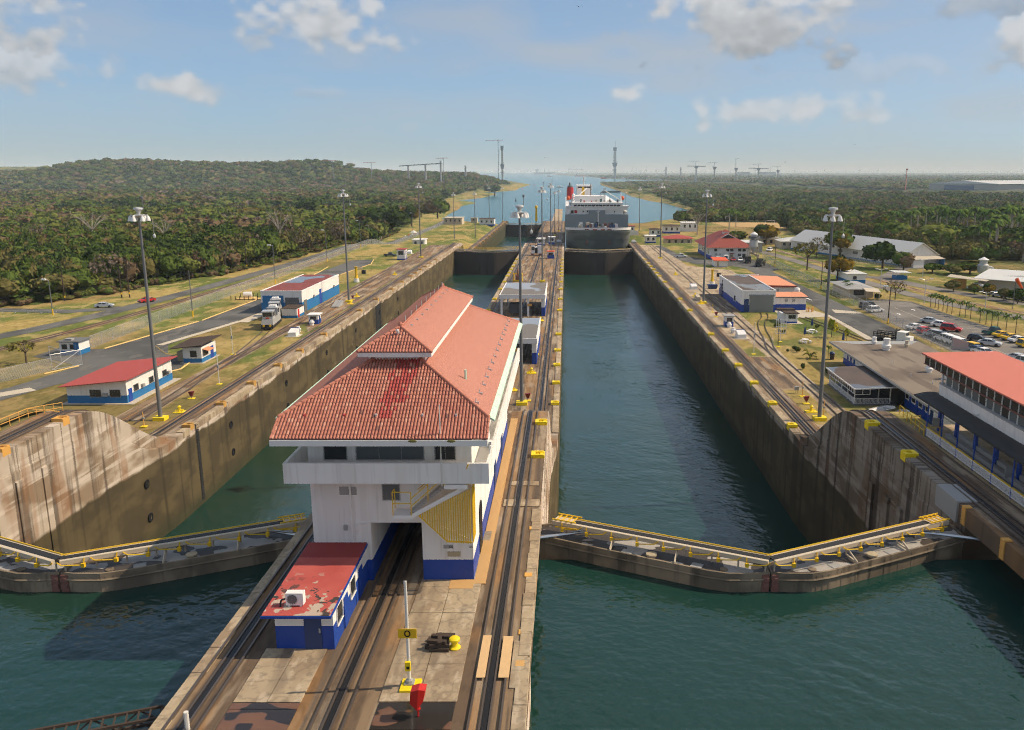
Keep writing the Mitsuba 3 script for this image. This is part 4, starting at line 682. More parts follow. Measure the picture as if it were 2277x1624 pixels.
def utility(label, at, hgt):
    t = thing('utility_pole', label, 'utility pole', at=at); part(t, 'pole', MB().tube((0, 0, 0), (0, 0, hgt), .18, .12, 6), 'm_wood'); part(t, 'crossarm', MB().box(-1.4, 1.4, -.08, .08, hgt - .6, hgt - .45).tube((-1.2, 0, hgt - .45), (-1.2, 0, hgt - .1), .07, .07, 5).tube((1.2, 0, hgt - .45), (1.2, 0, hgt - .1), .07, .07, 5), 'm_wood'); part(t, 'foot_band', MB().tube((0, 0, 1), (0, 0, 1.5), .2, .2, 6), 'm_yellow'); return t
for x, y, hh, lab in ((-139.7, 237.9, 9.8, 'weathered utility pole with crossarm by the left road bend'), (-127.1, 244.3, 9.7, 'left one of a pair of dark utility poles before the forest'), (-125.2, 245, 9.6, 'right one of a pair of dark utility poles before the forest'), (-118.5, 319.2, 11, 'dark utility pole among the trees behind the left road'), (-113.6, 395.6, 11, 'dark utility pole farther along the left forest edge'), (-110, 470, 14, 'farthest dark utility pole at the left forest edge')): utility(lab, (x, y, float(height(x, y))), hh)
for x, y, hh, lab in ((78.4, 324.7, 8.5, 'bare pole with yellow foot in the right fence beside the truck'), (77.5, 261.2, 8.7, 'bare pole in the right fence behind the workshop'), (76.2, 201.5, 8.8, 'brown pole with lamp between fence and car park')):
    t = mast(lab, (x, y, 0), hh, y < 210, mat='m_wood'); part(t, 'foot_band', MB().tube((0, 0, .2), (0, 0, 1.3), .17, .17, 6), 'm_yellow')
for x, y, hh, lab in ((97.5, 232.9, 6.8, 'pale twin armed street lamp behind the leafless bush'), (105.4, 214.8, 5.8, 'pale twin armed street lamp behind the palm row'), (98.1, 268.2, 5.6, 'pale street lamp beside the right hand road'), (121.6, 293.7, 6, 'street lamp by the warehouse gate')):
    t = thing('street_lamp', lab, 'street lamp', at=(x, y, 0)); part(t, 'pole', MB().tube((0, 0, 0), (0, 0, hh), .11, .07, 6), 'm_galv'); part(t, 'arm', MB().path([(0, 0, hh * .93), (-1.2, 0, hh)], .05, 4).path([(0, 0, hh * .93), (1.2, 0, hh)], .05, 4), 'm_galv')
    for s in (-1, 1): part(t, 'lamp_head', B(min(s * 1.0, s * 1.9), max(s * 1.0, s * 1.9), -.2, .2, hh - .05, hh + .15), 'm_white')

# ------------------------------------------------------------------ simple buildings with a coloured base band
def walls(t, x0, x1, y0, y1, z0, z1, band=0, wm='m_white_aged', bm='m_blue'):
    if band: part(t, 'base_band', B(x0, x1, y0, y1, z0, z0 + band), bm)
    part(t, 'wall', B(x0, x1, y0, y1, z0 + band, z1), wm)
def door(t, x0, x1, y, z0, z1, mat='m_blue', axis='x', s=1):
    lo, hi = sorted((y, y - s * .05)); return part(t, 'door', B(x0, x1, lo, hi, z0, z1) if axis == 'x' else B(lo, hi, x0, x1, z0, z1), mat)
def acbox(t, x, y, z, axis='x', s=1):
    a = part(t, 'wall_air_conditioner', MB().box(x - .35, x + .35, y - .4 if s > 0 else y, y if s > 0 else y + .4, z, z + .5) if axis == 'x' else MB().box(x if s > 0 else x - .4, x + .4 if s > 0 else x, y - .35, y + .35, z, z + .5), 'm_grey')
t = thing('house', 'white and blue house with sloping red roof near the left wall hump', 'building')
walls(t, -77.6, -68.3, 129.5, 145.2, .05, 2.75, 1.25, bm='m_blue_light'); part(t, 'gable', MB().hexa([(-77.6, 129.5, 2.75), (-68.3, 129.5, 2.75), (-68.3, 145.2, 2.75), (-77.6, 145.2, 2.75), (-77.6, 129.5, 2.85), (-68.3, 129.5, 3.75), (-68.3, 145.2, 3.75), (-77.6, 145.2, 2.85)]), 'm_white_aged')
part(t, 'roof', MB().hexa([(-78.3, 128.5, 2.80), (-67.7, 128.5, 3.85), (-67.7, 146.6, 3.85), (-78.3, 146.6, 2.80), (-78.3, 128.5, 2.92), (-67.7, 128.5, 3.97), (-67.7, 146.6, 3.97), (-78.3, 146.6, 2.92)]), 'm_red_roof'); part(t, 'plinth', B(-78.3, -67.2, 128.8, 146, 0, .1), 'm_path')
window(t, -74.0, -72.3, 129.5, 1.1, 2.2, 4); window(t, -70.9, -69.3, 129.5, 1.1, 2.2, 4); acbox(t, -71.6, 129.5, 1.2)
door(t, 130.0, 131.1, -68.3, .1, 2.2, 'm_blue', 'y', -1)
for y in (131.7, 136.8, 141.6): window(t, y, y + 1.5, -68.3, 1.4, 2.4, 2, 'y', -1)
for y in (134.4, 143.5): acbox(t, -68.3, y, 1.5, 'y', 1)
t = thing('hut', 'small white and blue hut with overhanging brown roof left of the tracks', 'building')
walls(t, -72.2, -68.7, 158.5, 165.3, .05, 3.0, .85, bm='m_blue_light'); part(t, 'roof', MB().hexa([(-74.2, 157.3, 2.85), (-68.1, 157.3, 3.55), (-68.1, 167.2, 3.75), (-74.2, 167.2, 3.05), (-74.2, 157.3, 2.97), (-68.1, 157.3, 3.67), (-68.1, 167.2, 3.87), (-74.2, 167.2, 3.17)]), 'm_wood')
window(t, -70.8, -69.6, 158.5, 1.2, 2.35, 1); window(t, 159.3, 161.4, -68.7, 1.3, 2.4, 3, 'y', -1); part(t, 'awning', MB().hexa([(-68.7, 159, 2.55), (-67.5, 159, 2.2), (-67.5, 161.8, 2.2), (-68.7, 161.8, 2.55), (-68.7, 159, 2.63), (-67.5, 159, 2.28), (-67.5, 161.8, 2.28), (-68.7, 161.8, 2.63)]), 'm_orange_roof'); door(t, 162.6, 164.0, -68.7, .1, 2.4, 'm_blue', 'y', -1); part(t, 'side_box', B(-74, -72.2, 160, 163, 0, 1.9), 'm_tan'); part(t, 'plinth', B(-72.8, -68.2, 158, 166, 0, .08), 'm_path')
t = thing('guard_booth', 'tiny white and blue guard booth beside the left wire gate', 'building')
walls(t, -99.4, -95.6, 165.4, 169.3, .05, 2.7, .9, bm='m_blue_light'); part(t, 'roof', B(-99.7, -95.2, 165.0, 169.6, 2.7, 2.85), 'm_grey_dark'); part(t, 'roof_box', B(-98.6, -97.2, 166, 167, 2.85, 3.2), 'm_grey'); window(t, -98.9, -97.9, 165.4, 1.3, 2.2, 1); window(t, -97.3, -96.2, 165.4, 1.3, 2.2, 1); part(t, 'corner_panel', B(-96.6, -95.58, 165.36, 165.42, .1, 2.6), 'm_blue_light')
t = thing('tow_shed', 'long white and blue shed with wet red flat roof on the left bank', 'building')
walls(t, -77.6, -67.2, 217, 253.3, .05, 5.55, 2.7, bm='m_blue_light'); part(t, 'roof', B(-77.4, -67.4, 217.2, 253.1, 5.5, 5.6), 'm_wet_red'); part(t, 'parapet', MB().box(-77.7, -67.1, 216.9, 217.2, 5.4, 5.75).box(-67.4, -67.1, 217.2, 253.4, 5.4, 5.75).box(-77.7, -77.4, 217.2, 253.4, 5.4, 5.75), 'm_white')
door(t, -77.2, -71.9, 217, .1, 4.5, 'm_blue_light'); door(t, -71.5, -68, 217, .1, 4.0, 'm_grey_dark'); window(t, -70.9, -68.6, 217, 1.6, 2.7, 2); door(t, 218.3, 220.8, -67.2, .1, 3.1, 'm_glass_grey', 'y', -1); door(t, 232.5, 234.6, -67.2, .1, 4.0, 'm_blue', 'y', -1); acbox(t, -67.2, 227, 2.8, 'y', 1); acbox(t, -67.2, 247, 2.8, 'y', 1)
t = thing('lean_to', 'low white store with blue base before the long shed', 'building'); walls(t, -70, -66.3, 209.3, 215.2, .05, 2.4, .6, bm='m_blue_light'); part(t, 'roof', B(-70.2, -66.1, 209.1, 215.4, 2.4, 2.5), 'm_wood'); door(t, 210, 211.2, -66.3, .1, 2.1, 'm_red', 'y', -1)
def kiosk(label, x, y, w, d, hh, roof, z=0, band=.8):
    t = thing('kiosk', label, 'kiosk'); walls(t, x - w / 2, x + w / 2, y, y + d, z, z + hh, band); part(t, 'roof', MB().box(x - w / 2 - .35, x + w / 2 + .35, y - .35, y + d + .35, z + hh, z + hh + .16), roof); window(t, x - w * .32, x + w * .32, y, z + hh * .5, z + hh * .85, 2); door(t, y + d * .3, y + d * .7, x + w / 2, z + .05, z + hh * .85, 'm_blue_dark', 'y', -1); return t
kiosk('white and dark blue control kiosk before the long shed', -59.8, 200.7, 2.2, 2.6, 2.2, 'm_white', band=1.1)
kiosk('white kiosk with red roof by the left middle gate hump', -67.5, 352, 3.2, 5, 4.2, 'm_red_roof', band=.5)
kiosk('grey topped dark blue control kiosk by the right track', 37.8, 197.2, 1.9, 2.4, 2.5, 'm_grey', band=1.2)
t = kiosk('white booth with brown roof beside the picnic lawn', 53.5, 201.9, 2.6, 4.2, 2.35, 'm_wood', band=.45); part(t, 'annex_wall', B(51.2, 52.2, 203, 207, 0, 2.3), 'm_white'); part(t, 'annex_roof', B(51, 55.2, 205.8, 208, 2.55, 2.8), 'm_wood'); part(t, 'slab', B(50.8, 56, 200.9, 208, 0, .07), 'm_path')
t = thing('kiosk', 'white booth with bright orange roof before the red hipped house', 'kiosk'); walls(t, 55.7, 60.5, 324.7, 331, 0, 2.5, .25); part(t, 'roof', MB().hexa([(55.2, 324, 2.5), (61, 324, 2.4), (61, 332, 2.9), (55.2, 332, 3.0), (55.2, 324, 2.65), (61, 324, 2.55), (61, 332, 3.1), (55.2, 332, 3.2)]), 'm_redorange'); door(t, 56.6, 57.3, 324.7, .05, 2.2, 'm_tan')
t = thing('workshop', 'blue and white workshop with wet brown flat roof and grey shutter', 'building')
walls(t, 44.8, 53.4, 218.5, 252, .05, 5.5, 1.9); part(t, 'roof', B(45.0, 53.2, 218.8, 251.8, 5.45, 5.56), 'm_wet_brown'); part(t, 'parapet', MB().box(44.7, 53.5, 218.4, 218.7, 5.3, 5.72).box(44.7, 45, 218.7, 252.1, 5.3, 5.72).box(53.2, 53.5, 218.7, 252.1, 5.3, 5.72), 'm_white')
sh = part(t, 'shutter', MB().box(46.75, 52.9, 218.38, 218.5, .05, 4.2).box(46.6, 53.05, 218.25, 218.5, 4.2, 4.55), 'm_shutter')
for z in np.arange(.3, 4.2, .3): part(sh, 'shutter_slat', B(46.78, 52.87, 218.34, 218.38, z, z + .24), 'm_shutter')
door(t, 45.4, 46.6, 218.5, .05, 3.4, 'm_blue_dark'); door(t, 247, 250, 44.8, .05, 3.6, 'm_blue_dark', 'y', 1); part(t, 'pipe', MB().tube((44.7, 246, 0), (44.7, 246, 5), .1, .1, 6), 'm_dark'); window(t, 226.5, 228.8, 44.8, 1.6, 3.0, 2, 'y', 1, frame='m_white')
t = thing('workshop_annex', 'lower white and blue annex with pale rusty orange roof', 'building'); walls(t, 53.6, 62.2, 221.8, 227.5, .05, 3.4, 1.55); part(t, 'roof', MB().hexa([(53.5, 221.2, 3.4), (62.6, 221.2, 3.4), (62.6, 228.5, 3.75), (53.5, 228.5, 3.75), (53.5, 221.2, 3.55), (62.6, 221.2, 3.55), (62.6, 228.5, 3.9), (53.5, 228.5, 3.9)]), 'm_orange_roof'); part(t, 'gutter', B(53.5, 62.7, 221.1, 221.25, 3.35, 3.6), 'm_grey_dark'); acbox(t, 57, 221.8, 2.3); acbox(t, 58.9, 221.8, 2.3); part(t, 'awning', MB().hexa([(62.2, 222.5, 3.0), (64, 222.5, 2.4), (64, 226, 2.4), (62.2, 226, 3.0), (62.2, 222.5, 3.08), (64, 222.5, 2.48), (64, 226, 2.48), (62.2, 226, 3.08)]), 'm_white')
t = thing('workshop_wing', 'white wing with bright orange sheet roof behind the workshop', 'building'); walls(t, 53.55, 62, 233.5, 254, .05, 4.7); part(t, 'roof', MB().hexa([(52.9, 232.8, 4.9), (62.4, 232.8, 4.7), (62.4, 254.8, 4.7), (52.9, 254.8, 4.9), (52.9, 232.8, 5.25), (62.4, 232.8, 4.95), (62.4, 254.8, 4.95), (52.9, 254.8, 5.25)]), 'm_orange_roof'); part(t, 'fascia', MB().box(52.85, 62.45, 232.7, 232.8, 4.55, 4.95), 'm_red_hip'); acbox(t, 57.4, 233.5, 3.4); part(t, 'back_parapet', B(50, 57, 254.9, 255.2, 4.6, 5.5), 'm_white')
t = thing('water_tank', 'white round roof tank behind the orange roofed annex', 'tank'); part(t, 'shell', MB().lathe([(.75, 0), (.8, .7), (.5, 1.1), (0, 1.2)], (61.9, 230, 3.7), 10), 'm_white', 30); part(t, 'support', B(61.2, 62.6, 229.3, 230.7, 0, 3.7), 'm_grey')
# red hipped house
t = thing('hipped_house', 'large white house with steep dark red hipped roof and tiny cupola', 'building'); walls(t, 58.6, 75.2, 354.2, 386, .05, 4.95, .0); part(t, 'base_band', B(58.55, 59.4, 354.15, 386, .05, 1.6), 'm_blue')
def hip(x0, x1, y0, y1, z, s): w = (x1 - x0) / 2; c = (x0 + x1) / 2; a = [(x0, y0, z), (x1, y0, z), (x1, y1, z), (x0, y1, z)]; r0, r1 = (c, y0 + w, z + w * s), (c, y1 - w, z + w * s); return MB().add(a + [r0, r1], [(0, 1, 4), (1, 2, 5), (1, 5, 4), (2, 3, 5), (3, 0, 4), (3, 4, 5), (0, 2, 1), (0, 3, 2)])
r = part(t, 'roof', hip(57, 76.6, 352.6, 388, 4.9, .55), 'm_red_hip'); part(r, 'gablet', MB().add([(63.6, 359.0, 8.2), (70, 359.0, 8.2), (66.8, 359.0, 9.9)], [(0, 1, 2)]), 'm_dark'); part(r, 'gablet_edge', MB().bar((63.4, 358.9, 8.15), (66.8, 358.9, 9.95), .3, .25).bar((70.2, 358.9, 8.15), (66.8, 358.9, 9.95), .3, .25), 'm_white'); part(r, 'gablet_roof', MB().add([(63.3, 358.7, 8.25), (66.8, 358.7, 10.05), (66.8, 364, 10.05), (63.3, 362, 8.25), (70.3, 358.7, 8.25), (70.3, 362, 8.25)], [(0, 1, 2), (0, 2, 3), (1, 4, 5), (1, 5, 2)]), 'm_red_hip'); part(t, 'cupola', MB().box(65.7, 67.9, 364, 367, 9.6, 10.6), 'm_white'); part(t, 'cupola_roof', hip(65.3, 68.3, 363.6, 367.4, 10.6, .6), 'm_red_hip')
for x in (60.4, 65.3, 67, 70.2, 72): window(t, x, x + 1.2, 354.2, 3.3, 4.3, 1)
for x in (70.2, 72): window(t, x, x + 1.2, 354.2, .3, 2.3, 2)
door(t, 67, 68.2, 354.2, .05, 2.1, 'm_tan'); part(t, 'awning', B(66.6, 68.6, 353.2, 354.2, 2.3, 2.55), 'm_red_hip'); acbox(t, 61.2, 354.2, 1.9); acbox(t, 62.9, 354.2, 1.9)
for y in np.arange(356, 384, 4.2): window(t, y, y + 1.5, 58.6, 2.0, 4.2, 1, 'y', 1)
# water tower made like a steel silo on legs
t = thing('storage_silo', 'rusty grey steel silo on legs with white conical cap behind the trucks', 'silo')
part(t, 'shell', MB().lathe([(1.15, 9.0), (1.15, 10.6)], (75.3, 349, 0), 12).lathe([(1.7, 5.6), (1.75, 8.2), (1.2, 8.6), (1.0, 9.0)], (75.3, 349, 0), 12).lathe([(.3, 3.2), (1.7, 5.6)], (75.3, 349, 0), 12), 'm_galv', 30); part(t, 'cap', MB().lathe([(1.55, 10.5), (1.5, 10.7), (0, 11.7)], (75.3, 349, 0), 12), 'm_white', 30); part(t, 'gallery', MB().lathe([(1.2, 8.9), (2.2, 8.9), (2.2, 9.8), (2.15, 9.8)], (75.3, 349, 0), 10), 'm_grey_dark')
for sx in (-1, 1):
    for sy in (-1, 1): part(t, 'leg', MB().tube((75.3 + sx * 2.1, 349 + sy * 2.0, 0), (75.3 + sx * 1.5, 349 + sy * 1.4, 6.5), .16, .14, 6), 'm_tan')
for s, e in ((-1, 1), (1, -1)): part(t, 'brace', MB().tube((75.3 + s * 2, 347, .6), (75.3 + e * 1.6, 347.5, 5.4), .09, .09, 5).tube((75.3 + s * 2, 347, 2.8), (75.3 + e * 2, 347, 2.8), .09, .09, 5), 'm_tan')
t = thing('chute', 'brown sloping conveyor chute behind the silo', 'conveyor'); part(t, 'trough', MB().bar((78.5, 352, 1.5), (70, 360, 5.4), 1.1, .9), 'm_tan')
# long grey roof building and its veranda
t = thing('flat_roof_building', 'long blue and white building with wide brown gravel roof on the right', 'building')
GP = Polygon([(49.7, 160), (66.5, 160), (66.8, 104), (50.0, 104)])
part(t, 'roof', MB().prism(GP, 3.72, 3.92), 'm_gravel'); part(t, 'roof_edge', MB().bar((49.68, 104, 3.78), (49.68, 160, 3.78), .08, .34).bar((49.7, 160, 3.8), (66.5, 160, 3.8), .08, .3), 'm_grey'); part(t, 'pale_margin', MB().sheet([(49.8, 160), (66.4, 160), (64, 156.8), (53.5, 157.2)], 3.935), 'm_grey')
walls(t, 52.0, 66, 104.5, 158.2, .05, 3.72, 1.2); 
for y0, y1, m in ((158.0, 157.2, 'm_white'), (156.4, 155.9, 'm_white'), (154.6, 153.9, 'm_white')): pass
for y in (155.2, 153.4, 151.6): part(t, 'panel', B(51.94, 52.0, y, y + .8, 1.25, 3.6), 'm_blue')
for y in (126.5, 124.0, 121.5, 119): window(t, y, y + 1.3, 52.0, 1.5, 3.0, 2, 'y', 1, frame='m_white'); part(t, 'panel', B(51.94, 52.0, y + 1.5, y + 2.3, .1, 3.6), 'm_blue')
for y in (127.9, 117.6): door(t, y, y + 1.0, 52.0, .1, 2.6, 'm_blue_dark', 'y', 1)
for x, y, s, lab in ((57.2, 157.2, .8, ''), (57.5, 151.8, 1.25, ''), (62.2, 154.5, .7, ''), (58.0, 134.3, .95, ''), (58.8, 129.6, .95, '')):
    part(t, 'roof_ventilator', MB().lathe([(.48, 0), (.48, .3), (.64, .38), (.66, .72), (.46, .86), (.46, 1.5), (.5, 1.55), (.5, 1.7), (.0, 1.78)], (0, 0, 0), 14).move(np.diag([s, s, s, 1.]) + np.array([[0, 0, 0, x], [0, 0, 0, y], [0, 0, 0, 3.92], [0, 0, 0, 0]])), 'm_white' if s != .7 else 'm_beige', 35)
for x, y in ((54.4, 140.5), (55.3, 126.4), (53.9, 131.2), (60.5, 141), (56.2, 118.5), (62, 147)): part(t, 'vent_pipe', MB().tube((x, y, 3.9), (x, y, 4.45), .06, .06, 5), 'm_white')
t = thing('veranda', 'white railed veranda with brown flat roof against the gravel roofed building', 'veranda')
part(t, 'roof', MB().hexa([(44.0, 127.5, 2.82), (50.5, 127.5, 3.12), (50.5, 142.2, 3.12), (44.0, 142.2, 2.82), (44.0, 127.5, 2.92), (50.5, 127.5, 3.22), (50.5, 142.2, 3.22), (44.0, 142.2, 2.92)]), 'm_wet_brown'); part(t, 'roof_edge', MB().bar((43.98, 127.45, 2.82), (50.5, 127.45, 3.12), .08, .2).bar((43.97, 127.5, 2.82), (43.97, 142.2, 2.82), .08, .2).bar((50.55, 127.5, 3.2), (50.55, 142, 3.2), .1, .25), 'm_white'); part(t, 'floor', B(44.3, 51.9, 128.4, 142, 0, .15), 'm_grey_dark'); part(t, 'back_wall', B(51.0, 51.9, 128, 142, .1, 3.0), 'm_black')
for x, y in [(44.5, y) for y in (128.8, 132, 135.2, 138.4, 141.6)] + [(50, 128.8), (48.7, 130.2)]: part(t, 'post', MB().box(x - .07, x + .07, y - .07, y + .07, .15, 2.9), 'm_white')
for a in np.arange(128.8, 141.7, 1.07): part(t, 'window_panel', MB().box(44.36, 44.40, a, a + 1.0, 1.9, 2.7), 'm_glass'); part(t, 'mullion', MB().box(44.3, 44.42, a - .04, a + .04, 1.8, 2.8), 'm_white')
part(t, 'window_sill', B(44.3, 44.42, 128.8, 141.7, 1.78, 1.86), 'm_white')
for x in (44.5, 45.65): part(t, 'window_panel', B(x + .05, x + 1.1, 128.66, 128.70, 1.75, 2.6), 'm_glass')
part(t, 'window_frame', MB().box(44.4, 46.85, 128.6, 128.72, 1.66, 1.75).box(44.4, 46.85, 128.6, 128.72, 2.6, 2.7).box(45.6, 45.7, 128.6, 128.72, 1.7, 2.65).box(46.75, 46.85, 128.6, 128.72, 1.7, 2.65).box(44.4, 44.5, 128.6, 128.72, 1.7, 2.65), 'm_white')
rl = MB().box(44.46, 50.05, 128.76, 128.84, .95, 1.03).box(44.46, 44.54, 128.8, 141.7, .95, 1.03).box(44.46, 50.05, 128.78, 128.82, .22, .28).box(44.48, 44.52, 128.8, 141.7, .22, .28)
for x in np.arange(44.7, 50, .2): rl.box(x - .03, x + .03, 128.78, 128.82, .25, .98)
for y in np.arange(129, 141.6, .2): rl.box(44.48, 44.52, y - .03, y + .03, .25, .98)
part(t, 'railing', rl, 'm_white')
# glazed pavilion on the upper level and the covered stand below it
PXL, PXR, PY0, PY1 = 38.7, 46.4, 40.0, 91.0
t = thing('pavilion', 'long glazed pavilion with coral red sheet roof at the right edge', 'building')
part(t, 'roof', MB().hexa([(PXL - .25, PY0, 16.0), (PXR + .2, PY0, 16.15), (PXR + .2, PY1 + .3, 16.15), (PXL - .25, PY1 + .3, 16.0), (PXL - .25, PY0, 16.14), (PXR + .2, PY0, 16.3), (PXR + .2, PY1 + .3, 16.3), (PXL - .25, PY1 + .3, 16.14)]), 'm_coral_roof'); part(t, 'core', MB().box(PXL + .35, PXR, PY0, 86.2, 12.5, 15.95), 'm_grey_dark'); part(t, 'end_core', B(PXL + .3, PXR, 86.2, PY1, 15.1, 15.95), 'm_grey_dark')
ps = np.arange(91.0, 48, -1.42)
for k, (a, b_) in enumerate(zip(ps[1:], ps[:-1])):
    part(t, 'window_pane', B(PXL + .05, PXL + .09, a + .06, b_ - .06, 15.08, 15.95), 'm_glass'); part(t, 'mullion', B(PXL - .02, PXL + .12, a - .05, a + .05, 14.95 if a > 86.2 else 14.0, 15.98), 'm_pole_white')
    if b_ <= 86.4: part(t, 'window_pane', B(PXL + .05, PXL + .09, a + .06, b_ - .06, 14.08, 14.92), 'm_glass_grey' if k % 3 else 'm_glass')
part(t, 'sill', MB().box(PXL - .05, PXL + .15, PY0, 86.3, 14.93, 15.05).box(PXL - .05, PXL + .15, 86.3, PY1, 15.0, 15.06), 'm_tile_dark'); part(t, 'lower_sill', B(PXL - .25, PXL + .3, PY0, 86.3, 13.9, 14.05), 'm_grey'); part(t, 'end_post', B(PXL - .03, PXL + .15, 86.2, 86.35, 13.9, 15.0), 'm_white')
pn = np.arange(86.3, 48, -2.55)
for a, b_ in zip(pn[1:], pn[:-1]): part(t, 'wall_panel', MB().hexa([(PXL - .18, a + .02, 12.55), (PXL + .3, a + .02, 12.55), (PXL + .3, b_ - .02, 12.55), (PXL - .18, b_ - .02, 12.55), (PXL - .24, a + .02, 13.9), (PXL + .3, a + .02, 13.9), (PXL + .3, b_ - .02, 13.9), (PXL - .24, b_ - .02, 13.9)]), 'm_white_aged')
part(t, 'wall_lamp', MB().tube((PXL - .25, 77.5, 13.2), (PXL - .6, 77.5, 13.1), .1, .16, 6), 'm_white'); part(t, 'roof_sign', MB().hexa([(42.2, 92.3, 16.2), (43.9, 92.3, 16.2), (43.9, 92.6, 16.2), (42.2, 92.6, 16.2), (42.2, 92.3, 17.6), (43.9, 92.3, 17.1), (43.9, 92.6, 17.1), (42.2, 92.6, 17.6)]), 'm_grey', label='blank grey panel standing behind the roof')
t = thing('covered_stand', 'covered spectator stand with dark curved canopy and blue posts', 'stand')
cv = MB(); xs_ = np.linspace(36.35, 38.95, 8); zs_ = 12.55 + .28 * np.sin(np.linspace(0, PI * .8, 8)); cv.strip(np.c_[xs_, np.full(8, 87.2), zs_], np.c_[xs_, np.full(8, 40), zs_]).strip(np.c_[xs_, np.full(8, 87.2), zs_ - .12], np.c_[xs_, np.full(8, 40), zs_ - .12]).strip(np.c_[xs_, np.full(8, 87.2), zs_], np.c_[xs_, np.full(8, 87.2), zs_ - .12]).box(36.33, 36.4, 40, 87.2, 12.42, 12.58)
part(t, 'canopy', cv, 'm_dark', True)
PYS = [83.9 - 3.42 * k for k in range(9)]
for y in PYS: part(t, 'post', MB().tube((36.55, y, 9), (36.55, y, 12.5), .07, .07, 8), 'm_blue'); part(t, 'roof_beam', MB().bar((36.5, y, 12.35), (38.7, y, 12.45), .07, .12), 'm_blue')
for y in [85.7 - 4.0 * k for k in range(8)]: part(t, 'column', B(38.45, 38.75, y - .17, y + .17, 9, 12.6), 'm_blue')
for a, b_ in zip(PYS[1:], PYS[:-1]):
    mb = MB().box(36.51, 36.55, a, b_, 9.12, 9.18).box(36.51, 36.55, a, b_, 9.84, 9.9)
    for y in np.arange(a + .1, b_, .17): mb.box(36.51, 36.55, y - .03, y + .03, 9.15, 9.87)
    part(t, 'railing', mb, 'm_white'); part(t, 'handrail', B(36.48, 36.6, a, b_, 9.93, 10.0), 'm_yellow')
for k in range(3): part(t, 'bench', MB().box(37.1 + k * .75, 37.55 + k * .75, 40, 82.5, 9.35 + k * .3, 9.43 + k * .3).box(37.1 + k * .75, 37.16 + k * .75, 40, 82.5, 9 + k * .3, 9.35 + k * .3), 'm_grey')
part(t, 'platform', B(36.2, 46, 38, 88, 8.2, 9.0), 'm_conc')
for y in (85, 70, 58): part(t, 'signboard', B(37.6, 38.3, y, y + .1, 9.6, 10.6), 'm_grey')
for pts, lab in (([(36.9, 92.0), (36.6, 88), (36.4, 84.1)], 'yellow pipe railing between the covered stand and the beached boats'),):
    t = thing('railing', lab, 'railing'); mb = MB(); P = [np.array([x, y, float(max(zp(y), 8.0))]) for x, y in pts]
    for p, q in zip(P[:-1], P[1:]):
        for zz in (.5, 1.05): mb.tube(p + [0, 0, zz], q + [0, 0, zz], .045, .045, 5)
        for u in np.linspace(0, 1, 4): mb.tube(p + (q - p) * u, p + (q - p) * u + [0, 0, 1.05], .045, .045, 5)
    mb.path([(36.4, 84.1, 9.9), (38, 84.1, 9.9), (38, 84.1, 9)], .045, 5).path([(36.6, 88, 9.8), (38.2, 89.5, 9.6), (38.2, 89.5, 8)], .045, 5); part(t, 'rail', mb, 'm_yellow')
t = thing('railing', 'pale yellow pipe railing above the left wall hump', 'railing'); mb = MB(); P = [np.array(p) for p in ((-59.1, 84.5, 9.0), (-58.9, 87.5, 9.0), (-58.7, 90.4, 9.0), (-57.9, 92.0, 8.9), (-56.8, 93.6, 8.8))]
for p, q in zip(P[:-1], P[1:]):
    for zz in (.55, 1.1): mb.tube(p + [0, 0, zz], q + [0, 0, zz], .05, .05, 5)
    for u in (0, .5, 1): mb.tube(p + (q - p) * u, p + (q - p) * u + [0, 0, 1.1], .05, .05, 5)
mb.path([(-58.7, 90.4, 10.1), (-56.5, 92.4, 9.2), (-56.5, 92.4, 8.6)], .05, 5); part(t, 'rail', mb, 'm_orange')
for k, (x, y, rz, s) in enumerate(((46.9, 123.4, .2, 1.), (48.9, 121.4, .5, .9))):
    t = thing('rowing_boat', ('white open boat lying nearest the veranda behind the yellow rails', 'white open boat lying between the other boat and the blue wall')[k], 'boat', at=(x, y, 0.1), rz=rz - 1.2, sc=s)
    u = np.linspace(0, 1, 9); w = .95 * np.sqrt(np.clip(1 - (2 * u - 1) ** 4, 0, 1)); yy = (u - .5) * 5.5; part(t, 'hull', MB().strip(np.c_[-w, yy, .8 + 0 * u], np.c_[-w * .5, yy, .1 + 0 * u]).strip(np.c_[w, yy, .8 + 0 * u], np.c_[w * .5, yy, .1 + 0 * u]).strip(np.c_[-w * .5, yy, .15 + 0 * u], np.c_[w * .5, yy, .15 + 0 * u]), 'm_white')
    part(t, 'thwart', MB().box(-.8, .8, -.2, .2, .55, .62).box(-.8, .8, 1.2, 1.5, .55, .62).box(-.7, .7, -1.6, -1.3, .55, .62).path([(-.9, -2, .82), (-.95, 0, .82), (-.9, 2, .82)], .06, 5), 'm_grey')
